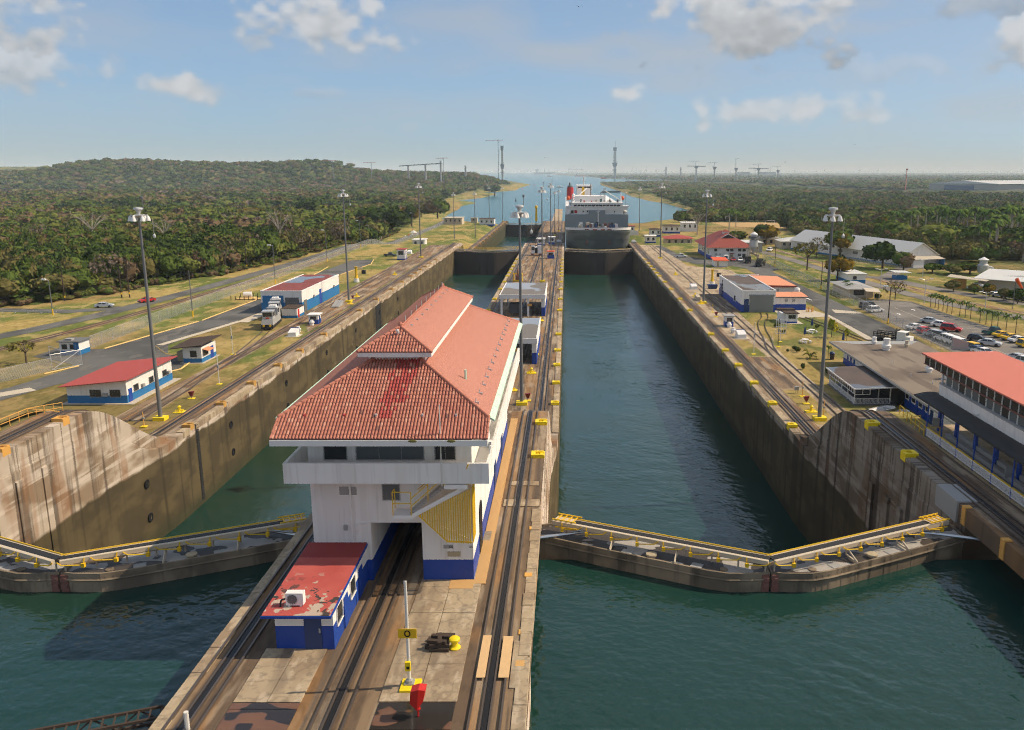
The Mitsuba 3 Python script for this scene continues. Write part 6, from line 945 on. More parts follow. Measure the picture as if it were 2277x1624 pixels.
ypost('slim white mast with yellow base on the left grass strip', -58.9, 141.8, 5.2, 0, 'm_pole_white'); ypost('grey pole with yellow base at the lawn edge before the siding', -65.8, 166.2, 5.8, 0, 'm_pole_white'); ypost('short orange post at the left wall hump', -59.6, 116.6, 2.2, .1, 'm_orange'); ypost('thin orange post on the right grass strip', 37.8, 133.7, 2.5, 0, 'm_orange'); ypost('orange post beside the near right lamp post', 37.7, 121.7, 2.6, 0, 'm_orange'); ypost('pale mast with yellow base on the right grass strip', 36.9, 166.3, 6.5, 0, 'm_pole_white'); ypost('brown pole by the white frame on the picnic lawn', 43.5, 173.8, 5.8, 0, 'm_wood'); ypost('short white pole by the white frame on the picnic lawn', 45.2, 179, 4, 0, 'm_pole_white'); ypost('yellow marker post left of the grey topped kiosk', 37.4, 218.3, 2.2)
for y, lab in ((137.5, 'nearest'), (150, 'second'), (166, 'third'), (205, 'fourth')): cleat(f'yellow mooring cleat on the pier beside the tow shelters, {lab}', -6.3 if y > 140 else -9, y)
t = thing('sign_frame', 'tall empty white frame standing on the picnic lawn', 'frame'); mb = MB()
for x in np.linspace(46.5, 48.7, 5): mb.box(x - .05, x + .05, 188.3, 188.4, 0, 3.3)
for z in (.05, 1.6, 3.2): mb.box(46.45, 48.75, 188.28, 188.38, z, z + .12)
part(t, 'bars', mb, 'm_white')
t = thing('equipment_box', 'small grey box on thin legs on the right grass strip', 'box'); part(t, 'box', MB().box(37.1, 37.7, 135.5, 136, .6, 1.2), 'm_grey'); part(t, 'leg', MB().tube((37.2, 135.7, 0), (37.2, 135.7, .6), .03, .03, 4).tube((37.6, 135.7, 0), (37.6, 135.7, .6), .03, .03, 4), 'm_dark')
for x, y, lab in ((37.9, 182.6, 'white slope topped equipment housing by the right track'), (-60, 184.8, 'white slope topped equipment housing by the left track'), (-69, 378.6, 'white slope topped equipment housing near the left turning loop'), (39, 262, 'white slope topped equipment housing beyond the workshop on the wall side')):
    t = thing('equipment_housing', lab, 'housing'); part(t, 'housing', MB().hexa([(x - .9, y, .05), (x + .9, y, .05), (x + .9, y + 2.6, .05), (x - .9, y + 2.6, .05), (x - .9, y, .9), (x + .9, y, 1.0), (x + .9, y + 2.6, 1.5), (x - .9, y + 2.6, 1.5)]), 'm_white'); part(t, 'trim', B(x - .95, x + .95, y + 2.6, y + 2.7, .05, 1.6), 'm_blue'); part(t, 'slab', B(x - 1.5, x + 1.6, y - .5, y + 3, .03, .07), 'm_path')
for x, y, lab in ((37.2, 189.3, 'white mushroom vent behind the housing on the right track'), (37.6, 196.4, 'white mushroom vent before the grey topped kiosk'), (-60.3, 190.5, 'white mushroom vent behind the housing on the left track'), (-59.8, 199.3, 'white mushroom vent before the left control kiosk')): single('vent', MB().lathe([(.5, 0), (.5, .5), (.65, .55), (.65, .8), (.4, .9), (.4, 1.2), (0, 1.3)], (x, y, .05), 12), 'm_white', lab, 'vent', smooth=35)
for x, y, lab, m in ((46.1, 272, 'yellow pillar crane on a white foot beyond the workshop', 0), (-68.5, 280, 'yellow pillar crane on a white foot beyond the left shed', 0)):
    t = thing('pillar_crane', lab, 'crane', at=(x, y, 0)); part(t, 'foot', MB().lathe([(.9, 0), (.9, .5), (.8, .55), (.8, 1.3), (0, 1.3)], k=12), 'm_white'); part(t, 'column', MB().lathe([(.7, 1.3), (.38, 2.2), (.38, 4.6), (.6, 5.0), (0, 5.1)], k=10), 'm_yellow', 40); part(t, 'jib', MB().bar((0, 0, 4.9), (1.8, 1, 4.4), .5, .6), 'm_tan'); part(t, 'hoist', MB().box(1.6, 2.8, .7, 1.6, 2.6, 3.8), 'm_dark')
t = thing('skip', 'dark blue metal skip beside the yellow pillar crane', 'skip', at=(44.9, 264, 0)); part(t, 'tub', MB().hexa([(-1.2, -.8, .1), (1.2, -.8, .1), (1.2, .8, .1), (-1.2, .8, .1), (-1.5, -1, 1.3), (1.5, -1, 1.3), (1.5, 1, 1.3), (-1.5, 1, 1.3)]), 'm_blue_dark')
t = thing('ramp', 'grey inspection steps beside the shed lamp post on the left', 'steps'); part(t, 'steps', MB().hexa([(-62.4, 226, .05), (-60.4, 226, .05), (-60.4, 231, .05), (-62.4, 231, .05), (-62.4, 226, .3), (-60.4, 226, .3), (-60.4, 231, 1.3), (-62.4, 231, 1.3)]), 'm_grey'); part(t, 'rail', MB().path([(-62.4, 226, 1.2), (-62.4, 231, 2.2), (-62.4, 231, 1.2)], .04, 4).path([(-60.4, 226, 1.2), (-60.4, 231, 2.2), (-60.4, 231, 1.2)], .04, 4), 'm_galv')
single('concrete_block', MB().box(36.4, 37.3, 238, 243, .05, 1.1), 'm_path', 'pale concrete block beside the workshop lamp post', 'block')
t = thing('gas_tank', 'white tank inside low brown posts on the left lawn', 'tank'); part(t, 'tank', MB().tube((-91.8, 243, 1.1), (-89.6, 243.6, 1.1), .8, .8, 10), 'm_white', 40); part(t, 'plinth', MB().box(-93, -85.5, 240.2, 242.2, .05, .35).box(-92.6, -88.6, 242.3, 244.6, .05, .3), 'm_kerb')
for k in range(16): part(t, 'stake', B(-94.2 + k * .62, -94.05 + k * .62, 239.6 + (k % 2) * 5.5, 239.75 + (k % 2) * 5.5, 0, 1.2), 'm_wood')
for x, y, lab in ((50.2, 177.9, 'white concrete picnic table nearest the bushes'), (54.7, 189.2, 'white concrete picnic table farther back on the lawn')):
    t = thing('picnic_table', lab, 'picnic table', at=(x, y, .05)); part(t, 'table_top', MB().lathe([(0, .72), (.7, .72), (.7, .82), (0, .82)], k=14), 'm_white'); part(t, 'pedestal', MB().lathe([(.35, 0), (.25, .4), (.4, .72)], k=8), 'm_white')
    for a in (.6, 2.7, 4.8): part(t, 'bench', MB().box(-.6, .6, .95, 1.25, .36, .46).box(-.45, -.3, 1.0, 1.2, 0, .36).box(.3, .45, 1.0, 1.2, 0, .36).move(rotz(a)), 'm_white')
for x, y, lab in ((52.1, 185.3, 'folded blue parasol behind the nearer picnic table'), (56.7, 196.2, 'folded blue parasol behind the farther picnic table'), (58.4, 178.6, 'folded blue parasol beside the small yellow shrub')):
    t = thing('parasol', lab, 'parasol', at=(x, y, 0)); part(t, 'canopy', MB().lathe([(.27, .55), (.30, .8), (.2, 1.7), (.05, 2.15), (0, 2.25)], k=10), 'm_blue_dark', 40); part(t, 'pole', MB().tube((0, 0, 0), (0, 0, .6), .04, .04, 6), 'm_grey')
t = thing('litter_bin', 'dark blue litter bin at the corner of the blue and white wall', 'bin', at=(51, 161.8, 0)); part(t, 'tub', MB().lathe([(.4, 0), (.5, 1.0), (.5, 1.1)], k=10), 'm_wood'); part(t, 'lid', MB().lathe([(.55, 1.1), (.55, 1.25), (.3, 1.5), (0, 1.5)], k=10), 'm_blue_dark')
for k, (x, y) in enumerate(((61.6, 218.5), (62.2, 219), (62.9, 218.6), (63.4, 219.4))): single('bollard', MB().tube((x, y, 0), (x, y, 1.3), .16, .16, 8), 'm_orange', ('first', 'second', 'third', 'last')[k] + ' from the left of the orange posts by the pale orange roofed annex', 'bollard')
for k, (x, y) in enumerate(((62.8, 158), (63.3, 222),)): pass
t = thing('windsock', 'orange windsock on a pole at the right edge', 'windsock'); part(t, 'pole', MB().tube((116.9, 223.5, 0), (116.9, 223.5, 8.2), .1, .07, 6), 'm_grey_dark'); part(t, 'sock', MB().tube((117, 223.4, 8.0), (118.6, 223.2, 5.6), .5, .3, 8), 'm_redorange')
t = thing('traffic_barrier', 'row of red and white barriers on the left road far off', 'barrier')
for k in range(4): part(t, 'barrier', B(-104.5 + k * .6, -104 + k * .6, 560 + k * 9, 561.5 + k * 9, float(height(-104, 560)), float(height(-104, 560)) + 1), 'm_redorange' if k % 2 else 'm_white')
for k, x in enumerate((-107.5, -105.2)): t = thing('gate_post', ('left pair', 'right pair')[k] + ' of tall white posts beside the left road far off', 'post', at=(x - 4, 505 + k * 5, -6)); part(t, 'posts', MB().box(-.7, -.5, -.1, .1, 0, 4).box(.5, .7, -.1, .1, 0, 4).box(-.7, .7, -.1, .1, 1, 1.3), 'm_white')
# ------------------------------------------------------------------ outlying buildings
def hut2(label, x0, x1, y0, y1, z0, h, wall='m_white', roof='m_grey', band=0, rise=.0, over=.5, bm='m_blue', name='building', rm=None):
    t = thing(name, label, 'building'); walls(t, x0, x1, y0, y1, z0, z0 + h, band, wall, bm)
    part(t, 'roof', MB().box(x0 - over, x1 + over, y0 - over, y1 + over, z0 + h, z0 + h + .22) if not rise else hip(x0 - over, x1 + over, y0 - over, y1 + over, z0 + h, rise), roof); n = max(1, int((x1 - x0) / 3))
    for k in range(n): a = x0 + (x1 - x0) * (k + .3) / n; window(t, a, a + min(1.2, (x1 - x0) * .3), y0, z0 + h * .45, z0 + h * .8, 1)
    return t
hut2('low house with red roofs and white railing beyond the hipped house', 54, 68, 470, 484, -4.5, 4.2, 'm_beige', 'm_red_roof', .9, .22, 1.2); hut2('white and blue cabin on the right bank beyond the ship locomotive', 54, 61, 560, 570, -6, 4.6, roof='m_wood', band=1.2, rise=.2, over=.8); hut2('white shed with dark doorway by the right shore', 81, 92, 610, 622, -6, 6, roof='m_white'); hut2('white and blue cabin with brown roof near the right shore', 66, 77, 590, 602, -6, 5, roof='m_wood', band=1.2, over=1, rise=.15); hut2('white kiosk with dark red roof on the right lock edge', 40.5, 46.5, 596, 604, -6, 4.5, roof='m_red_hip', band=.8, over=.8); hut2('white kiosk on the right bank beside the ship stern', 46, 52, 505, 512, -6, 4.5, roof='m_white', band=1.2); single('white_wall', B(38.5, 47.5, 575, 575.6, -7, -3), 'm_white', 'plain white wall on the right bank behind the ship', 'wall')
hut2('low grey store with black doorway on the left shore', -97, -83, 690, 706, -6, 5.2, 'm_beige', 'm_path', name='store'); hut2('white and blue cabin near the far left gate', -69, -57.5, 690, 702, -7, 5.5, roof='m_wood', band=1.2); hut2('small pale hut by the left shore store', -78.5, -73.5, 715, 722, -6, 4, 'm_beige'); hut2('white hut with open front by the left lower track', -83.5, -77, 470, 478, -5, 4, roof='m_white')
single('canopy_tent', MB().add([(-101, 560, -3.4), (-97, 560, -3.4), (-97, 564, -3.4), (-101, 564, -3.4), (-99, 562, -1.9)], [(0, 1, 4), (1, 2, 4), (2, 3, 4), (3, 0, 4)]).tube((-101, 560, -6), (-101, 560, -3.4), .08, .08, 4).tube((-97, 560, -6), (-97, 560, -3.4), .08, .08, 4).tube((-97, 564, -6), (-97, 564, -3.4), .08, .08, 4), 'm_white', 'small white canopy tent under the trees by the left road', 'tent')
wt = thing('warehouse', 'long white warehouse with silver sheet roof before the palm grove', 'building')
ax0, ay0 = 127.8, 326.0; dx_, dy_ = (104.0 - 127.8), (402.0 - 326.0); Lw = math.hypot(dx_, dy_); ang = math.atan2(dy_, dx_)
def wl(mb): return mb.move(rotz(ang, ax0, ay0))      # local: x along the building away from the camera, y to the left (towards the road)
Ww = 14.2
part(wt, 'wall', wl(MB().box(0, Lw, -Ww, 0, .6, 4.2).add([(0, 0, 4.2), (0, -Ww, 4.2), (0, -Ww / 2, 8.6)], [(0, 1, 2)])), 'm_white_aged'); part(wt, 'base_band', wl(MB().box(0, Lw, -Ww, 0, 0, .6)), 'm_blue_light')
part(wt, 'roof', wl(MB().hexa([(-.8, .9, 3.95), (-.8, -Ww / 2, 8.7), (Lw, -Ww / 2, 8.7), (Lw, .9, 3.95), (-.8, .9, 4.15), (-.8, -Ww / 2, 8.95), (Lw, -Ww / 2, 8.95), (Lw, .9, 4.15)]).hexa([(-.8, -Ww - .9, 3.95), (Lw, -Ww - .9, 3.95), (Lw, -Ww / 2, 8.7), (-.8, -Ww / 2, 8.7), (-.8, -Ww - .9, 4.15), (Lw, -Ww - .9, 4.15), (Lw, -Ww / 2, 8.95), (-.8, -Ww / 2, 8.95)])), 'm_silver_roof'); part(wt, 'porch_roof', wl(MB().hexa([(-5, -Ww, 3.0), (-5, 0.5, 3.0), (0, .5, 3.9), (0, -Ww, 3.9), (-5, -Ww, 3.12), (-5, .5, 3.12), (0, .5, 4.02), (0, -Ww, 4.02)])), 'm_path'); part(wt, 'porch_wall', wl(MB().box(-4.6, 0, -5, -.2, 0, 3.0)), 'm_white'); part(wt, 'porch_side', wl(MB().box(-4.6, 0, -Ww, -Ww + .3, 0, 3.0)), 'm_blue_light')
for k in range(9): part(wt, 'roof_light', wl(MB().bar((5 + k * 8.2, -3.0, 6.12), (5 + k * 8.2, -5.2, 7.48), 1.2, .2)), 'm_grey_dark')
for k in range(7): part(wt, 'window', wl(MB().box(8 + k * 10.5, 11.5 + k * 10.5, -.02, .05, 2.1, 3.2)), 'm_glass_grey')
hut2('blue and white bungalow behind the yellow flowering tree', 90.2, 96, 276, 288, 0, 3, roof='m_silver_roof', band=1.2, bm='m_blue_light'); t = thing('bungalow', 'beige bungalow with grey roof beside the right car park entrance', 'building'); walls(t, 80.8, 87.6, 244.5, 260, 0, 2.6, 0, 'm_beige'); part(t, 'roof', hip(79.6, 88.6, 243.2, 261.5, 2.6, .18), 'm_grey'); part(t, 'porch_roof', MB().hexa([(83.6, 239, 2.5), (87.6, 238.5, 2.3), (88.6, 243.6, 2.7), (84.4, 244, 2.8), (83.6, 239, 2.6), (87.6, 238.5, 2.4), (88.6, 243.6, 2.8), (84.4, 244, 2.9)]), 'm_beige'); window(t, 82, 85, 244.5, .8, 2.2, 2)
for x, y in ((84, 239.3), (86, 239), (87.3, 238.8)): part(t, 'porch_post', MB().tube((x, y, 0), (x, y, 2.4), .09, .09, 5), 'm_beige')
t = thing('shelter_booth', 'open bright blue shelter with grey roof beside the right road', 'shelter'); part(t, 'parapet', B(109.8, 113.6, 286.5, 290.2, 0, 1.2), 'm_blue_light')
for x, y in ((110, 286.7), (113.4, 286.7), (110, 290), (113.4, 290)): part(t, 'post', MB().tube((x, y, 0), (x, y, 2.5), .1, .1, 5), 'm_white')
part(t, 'roof', MB().hexa([(109, 285.5, 2.4), (114.6, 285.5, 2.25), (114.6, 291.4, 2.35), (109, 291.4, 2.55), (109, 285.5, 2.55), (114.6, 285.5, 2.4), (114.6, 291.4, 2.5), (109, 291.4, 2.7)]), 'm_silver_roof')
t = thing('depot', 'wide grey metal roofed depot at the right edge behind young trees', 'building'); part(t, 'roof', MB().hexa([(124, 262, 3.4), (160, 228, 3.4), (176, 250, 4.0), (138, 281, 4.2), (124, 262, 3.55), (160, 228, 3.55), (176, 250, 4.15), (138, 281, 4.35)]), 'm_silver_roof'); part(t, 'wall', MB().prism([(126, 263), (160, 231), (174, 250), (138, 279)], 0, 3.3), 'm_beige'); part(t, 'roof_panel', MB().hexa([(134, 266, 3.74), (150, 251, 3.74), (152, 254, 3.83), (136, 269, 3.83), (134, 266, 3.84), (150, 251, 3.84), (152, 254, 3.93), (136, 269, 3.93)]), 'm_grey'); part(t, 'canopy', MB().hexa([(118, 267, 3.3), (125, 256, 3.2), (127, 258, 3.3), (121, 271, 3.6), (118, 267, 3.4), (125, 256, 3.3), (127, 258, 3.4), (121, 271, 3.7)]), 'm_path'); part(t, 'orange_wall', B(119, 123, 264, 266, 0, 2.8), 'm_orange')
t = thing('dust_collector', 'white capped steel cyclone tank above the grey depot roof', 'tank'); part(t, 'shell', MB().lathe([(1.3, 4.0), (1.3, 5.4)], (144.5, 299, 0), 12).lathe([(1.6, 1.0), (1.9, 2.0), (1.9, 3.6), (1.2, 4.0)], (144.5, 299, 0), 12).path([(146, 299, 3.0), (147.8, 299, 2.6), (148.3, 299, .5)], .4, 8), 'm_galv', 35); part(t, 'cap', MB().lathe([(1.7, 5.3), (1.7, 5.5), (0, 6.4)], (144.5, 299, 0), 12), 'm_white', 35); part(t, 'leg', MB().tube((143, 298, 0), (143, 298, 3), .12, .12, 5), 'm_galv')
hut2('grey roofed long house behind the storage silo', 96, 106, 428, 452, -1, 4, 'm_beige', 'm_grey', rise=.35); hut2('pale green roofed bungalow behind the silo', 100, 109, 404, 416, 0, 3.4, 'm_beige', 'm_silver_roof', rise=.25); hut2('light roofed bungalow left of the warehouse', 107, 118, 412, 424, 0, 3.6, 'm_beige', 'm_silver_roof', rise=.2); hut2('low grey annex behind the silo and the hipped house', 79, 87, 385, 400, 0, 4.2, 'm_grey', 'm_silver_roof')
for x, y, lab in ((165, 706, 'white goal frame in the middle of the tan playing field'), (146, 782, 'white goal frame at the far side of the tan playing field')): t = thing('goal', lab, 'goal', at=(x, y, -6.5)); part(t, 'frame', MB().path([(-3.6, 0, 0), (-3.6, 0, 2.6), (3.6, 0, 2.6), (3.6, 0, 0)], .12, 5).path([(-3.6, 0, 2.6), (-3.6, 1.6, 0)], .08, 4).path([(3.6, 0, 2.6), (3.6, 1.6, 0)], .08, 4), 'm_white')
# ------------------------------------------------------------------ trees
DK, MD, LT, OL, BR, GY, YL, YG = (.044, .070, .019), (.080, .116, .026), (.145, .165, .040), (.140, .125, .045), (.155, .108, .064), (.190, .150, .120), (.38, .24, .03), (.18, .17, .03)
def foliage(seed, n, r, lobes=7, size=.9, cols=(MD,), flat=.75, jit=.25, core=True, droop=0., hollow=0.):
    q = np.random.default_rng(seed); r = np.array(r, float); V, F, Cc = [], [], []
    L = q.normal(size=(lobes, 3)); L /= np.linalg.norm(L, axis=1)[:, None]; L[:, 2] = np.abs(L[:, 2]) * flat - .12; L *= q.uniform(.35, .62, (lobes, 1)); L[0] = (0, 0, .28); lr = q.uniform(.40, .60, lobes); tone = q.uniform(.85, 1.2, lobes); hue = q.integers(0, len(cols), lobes)
    k = q.integers(0, lobes, n); d = q.normal(size=(n, 3)); d[:, 2] = d[:, 2] * .8 + .25; d /= np.linalg.norm(d, axis=1)[:, None]
    c = L[k] + d * lr[k][:, None] * q.uniform(.72, 1.08, (n, 1)); inside = np.array([(np.linalg.norm((c - L[j]), axis=1) < lr[j] * .72) & (k != j) for j in range(lobes)]).any(0); c, d, k = c[~inside], d[~inside], k[~inside]; n = len(c)
    c[:, 2] -= droop * np.linalg.norm(c[:, :2], axis=1) ** 2; p = c * r
    nr = d + q.normal(size=(n, 3)) * .55; nr /= np.linalg.norm(nr, axis=1)[:, None]; a = np.cross(nr, q.normal(size=(n, 3))); a /= np.linalg.norm(a, axis=1)[:, None]; b = np.cross(nr, a); s = size * q.uniform(.6, 1.35, (n, 1)); e = q.uniform(.45, .9, (n, 1)); bend = -nr * s * .25
    quad = np.stack([p - a * s + bend, p - b * s * e, p + a * s + bend, p + b * s * e], 1); col = np.array(cols)[np.where(q.random(n) < .93, hue[k], q.integers(0, len(cols), n))] * (tone[k] * q.uniform(.84, 1.2, n))[:, None]
    i = np.arange(n) * 4; V.append(quad.reshape(-1, 3)); F.append(np.vstack([np.stack([i, i + 1, i + 2], 1), np.stack([i, i + 2, i + 3], 1)])); Cc.append(np.repeat(col, 4, 0)); off = n * 4
    if core:
        ico = trimesh.creation.icosphere(1)
        for j in range(lobes): v = (L[j] + ico.vertices * lr[j] * (.80 + .12 * q.random((len(ico.vertices), 1)))); v[:, 2] -= droop * np.linalg.norm(v[:, :2], axis=1) ** 2; V.append(v * r); F.append(ico.faces + off); off += len(v); Cc.append(np.array(cols)[hue[j]] * tone[j] * .9 * q.uniform(.85, 1.15, (len(v), 1)))
    return np.vstack(V), np.vstack(F), np.vstack(Cc)
def limbs(seed, h, r0, spread, n, twig=0, lean=.0):
    q = np.random.default_rng(seed); m = MB(); top = np.array([lean * h, 0, h * .45]); m.tube((0, 0, -.3), top, r0, r0 * .7, 6)
    for i in range(n):
        a = i * 2 * PI / n + q.uniform(-.4, .4); e = np.array([math.cos(a) * spread * q.uniform(.5, 1), math.sin(a) * spread * q.uniform(.5, 1), h * q.uniform(.75, 1.0)]); mid = top + (e - top) * .5 + [0, 0, h * .06]
        m.tube(top, mid, r0 * .5, r0 * .32, 5); m.tube(mid, e, r0 * .32, r0 * .1, 4)
        for _ in range(twig):
            u = q.uniform(.2, 1); p = mid + (e - mid) * u; d = q.normal(size=3) * np.array([1, 1, .6]) + [0, 0, .7]; m.tube(p, p + d / np.linalg.norm(d) * spread * q.uniform(.2, .45), r0 * .11, r0 * .03, 3)
    return m
def leafply(v, f, c): return mikit.ply((v, f), 'm_leaf', False, color=np.clip(c, 0, .9))
KINDS = {}
def kind(name, crowns, trunk, th=.9): KINDS[name] = ([leafply(*c) for c in crowns], mikit.ply(trunk.mesh(), 'm_trunk' if name not in ('bare', 'palm') else 'm_trunk_pale', 30))
# unit trees: crown radius about 1 in plan, standing on the ground; scaled where they are placed
def lift(t, z): v, f, c = t; return v + np.array([0, 0, z]), f, c
kind('dark', [lift(foliage(s, 620, (1, 1, .85), 8, .13, (DK, DK, MD)), .80) for s in (1, 2)], limbs(3, 1.2, .07, .55, 4))
kind('mid', [lift(foliage(s, 600, (1, 1, .8), 8, .13, (MD, MD, OL)), .74) for s in (5, 6)], limbs(4, 1.15, .07, .55, 4))
kind('light', [lift(foliage(s, 520, (1, 1, .75), 7, .125, (LT, MD, LT)), .70) for s in (8, 9)], limbs(5, 1.1, .06, .55, 4))
kind('olive', [lift(foliage(s, 480, (1, 1, .8), 7, .12, (OL, MD, BR)), .70) for s in (11, 12)], limbs(6, 1.1, .06, .55, 4))
kind('brown', [lift(foliage(s, 360, (1, 1, .85), 7, .085, (BR, GY, OL), core=False), .9) for s in (14, 15)], limbs(7, 1.5, .05, .8, 7, 5))
kind('bare', [lift(foliage(s, 70, (1, 1, .9), 6, .05, (GY, BR), core=False), 1.1) for s in (17,)], limbs(8, 2.0, .05, 1.0, 9, 8))
kind('yellow', [lift(foliage(s, 520, (1, 1, .55), 8, .11, (YL, OL, MD, YL, OL), flat=.5), .85) for s in (20, 21)], limbs(9, 1.0, .06, .6, 4))
kind('amber', [lift(foliage(s, 620, (1, 1, .75), 8, .11, ((.15, .105, .02), MD, (.19, .125, .02), DK)), .95) for s in (24, 25)], limbs(10, 1.2, .07, .6, 5))
kind('sparse', [lift(foliage(s, 330, (1, 1, .6), 8, .10, (OL, YG, BR), core=False), 1.25) for s in (27, 28)], limbs(11, 1.75, .065, .85, 6, 4))
kind('bamboo', [lift(foliage(s, 620, (1, 1, 1.0), 11, .13, (LT, (.10, .14, .03), MD), flat=.9, droop=.15), .75) for s in (30, 31)], limbs(12, 1.0, .05, .4, 5))
kind('shrub', [lift(foliage(s, 420, (1, 1, .9), 4, .11, ((.05, .07, .02), (.085, .085, .02)), flat=.6), .5) for s in (33, 34)], limbs(13, .6, .05, .3, 3))
kind('golden', [lift(foliage(s, 260, (1, 1, 1.0), 6, .16, ((.32, .30, .02), (.20, .24, .03), (.40, .34, .02)), core=False), 1.1) for s in (36, 37)], limbs(14, 1.5, .07, .4, 6))
def fronds(seed, n, L, w, rise, fall, cols, z):
    q = np.random.default_rng(seed); V, F, Cc = [], [], []; off = 0
    for i in range(n):
        a = i * 2.399 + q.uniform(-.2, .2); up = rise * q.uniform(.3, 1.1); t = np.linspace(0, 1, 7); rr = t * L * q.uniform(.85, 1.1); zz = z + up * np.sin(t * PI * .62) * L - fall * t ** 2 * L; ww = w * np.sin(np.clip(t * .9 + .1, 0, 1) * PI) ** .7; ca, sa = math.cos(a), math.sin(a)
        c = np.c_[rr * ca, rr * sa, zz]; s = np.array([-sa, ca, 0]); l = c + s * ww[:, None] - [0, 0, 1] * ww[:, None] * .55; r_ = c - s * ww[:, None] - [0, 0, 1] * ww[:, None] * .55; col = np.array(cols[q.integers(len(cols))]) * q.uniform(.75, 1.3); k = np.arange(6)
        for side in (l, r_): V.append(np.vstack([c, side])); F.append(np.vstack([np.stack([k, k + 1, k + 8], 1), np.stack([k, k + 8, k + 7], 1)]) + off); Cc.append(np.tile(col, (14, 1))); off += 14
    return np.vstack(V), np.vstack(F), np.vstack(Cc)
PG = ((.055, .10, .025), (.09, .14, .035), (.13, .18, .05))
kind('palm', [fronds(s, 19, .36, .062, .5, .62, PG, .96) for s in (40, 41)], MB().lathe([(.022, -.02), (.026, .2), (.02, .55), (.015, .86)], k=8).lathe([(.012, .86), (.01, 1.0)], k=6))
kind('small_palm', [fronds(s, 13, .55, .07, .6, .55, PG, .86) for s in (43, 44)], MB().lathe([(.04, -.02), (.03, .5), (.022, .9)], k=6))
kind('fan_palm', [fronds(s, 12, .95, .11, .75, .45, ((.10, .12, .03), (.14, .14, .03)), .15) for s in (46,)], MB().tube((0, 0, 0), (.1, 0, .3), .05, .04, 5).tube((0, 0, 0), (-.1, .1, .3), .05, .04, 5))
NAMES = {'dark': 'tree', 'mid': 'tree', 'light': 'tree', 'olive': 'tree', 'brown': 'bare_tree', 'bare': 'bare_tree', 'yellow': 'flowering_tree', 'amber': 'tree', 'sparse': 'tree', 'bamboo': 'bamboo_clump', 'shrub': 'shrub', 'golden': 'golden_shrub', 'palm': 'palm_tree', 'small_palm': 'palm_tree', 'fan_palm': 'palm_tree'}
def tree(k, x, y, r, h, label, group=None, z=None, rz=None):
    z = float(height(x, y)) if z is None else z; top = 1.75 if k not in ('palm', 'small_palm', 'fan_palm', 'bare', 'brown', 'sparse', 'golden', 'shrub') else {'palm': 1.08, 'small_palm': 1.0, 'fan_palm': .9, 'bare': 2.0, 'brown': 1.7, 'sparse': 1.8, 'golden': 2.0, 'shrub': 1.25}[k]
    s = h / top; key = thing(NAMES[k], label, {'shrub': 'shrub', 'golden_shrub': 'shrub', 'bamboo_clump': 'bamboo', 'palm_tree': 'palm'}.get(NAMES[k], 'tree'), group); rz = rng.uniform(0, 360) if rz is None else rz
    M = T().translate([float(x), float(y), z]).rotate([0, 0, 1], float(rz)).scale([float(r), float(r), float(s)]); c, t = KINDS[k]
    scene[f'{key}__trunk'] = {**t, 'to_world': M}; scene[f'{key}__crown'] = {**c[rng.integers(len(c))], 'to_world': M}
for a in (('dark', -580, 1037, 30, 24, 'wide dark domed tree standing alone above the left forest'), ('dark', -528, 1062, 16, 26, 'tall dark tree right of the wide domed tree in the left forest'), ('dark', -486, 1037, 10, 21, 'smaller dark tree behind the near left lamp head'), ('yellow', -341, 640, 8, 13, 'small yellow flowering tree left of the near left lamp post'), ('yellow', -262, 730, 17, 16, 'broad yellow flowering tree in the middle of the left forest'), ('yellow', -300, 940, 13, 14, 'yellow flowering tree beyond the broad yellow one'),
        ('light', -300, 720, 19, 18, 'bright green broad tree left of the yellow flowering tree'), ('dark', -236, 800, 14, 20, 'dark tree right of the yellow flowering tree'), ('bare', -228, 418, 9, 17, 'pale bare branched tree above brown scrub in the left forest'), ('bare', -185, 400, 6, 15, 'pale grey leafless tree in the left forest'), ('bare', -132, 400, 7.5, 19, 'grey leafless tree by the left road with spreading branches'), ('bare', -247, 640, 6, 13, 'white barked leafless tree before the yellow flowering tree'),
        ('brown', -140, 422, 9, 17, 'brown leafless tree behind the grey one at the left road'), ('dark', -122, 585, 15, 22, 'big dark tree at the end of the left forest front row'), ('dark', -134, 600, 14, 21, 'big dark tree next to the last one of the left front row'), ('amber', -119, 668, 8, 18, 'yellow green tree where the left forest ends at the road'), ('olive', -131, 885, 17, 24, 'drooping olive tree standing alone near the left shore'), ('mid', -150, 900, 11, 18, 'green tree beside the drooping tree near the left shore'), ('light', -280, 1290, 15, 18, 'bright green tree far off in the left forest'), ('dark', -165, 2010, 24, 26, 'dark clump of trees at the left shore before the sea'), ('sparse', -101.5, 158, 3.2, 4.6, 'small feathery green tree behind the guard booth')): tree(*a)
front = 0; ORD = lambda n: f'{n}' + ('th' if 10 <= n % 100 <= 20 else {1: 'st', 2: 'nd', 3: 'rd'}.get(n % 10, 'th'))
for y in np.arange(215, 575, 6.5):                  # the front row that can be told apart
    x = float(forest_left_x(y)) - rng.uniform(3, 9); k = rng.choice(['dark', 'mid', 'brown', 'olive', 'dark', 'mid', 'light']); r = rng.uniform(5.0, 7.6)
    front += 1; what = {'dark': 'dark green', 'mid': 'leafy green', 'brown': 'brown leafless', 'olive': 'olive brown', 'light': 'light green'}[k]
    tree(k, x, y + rng.uniform(-2, 2), r, rng.uniform(9, 14), f'{what} tree, {ORD(front)} from the left in the front row of the left forest', 'trees in the front row of the left forest')
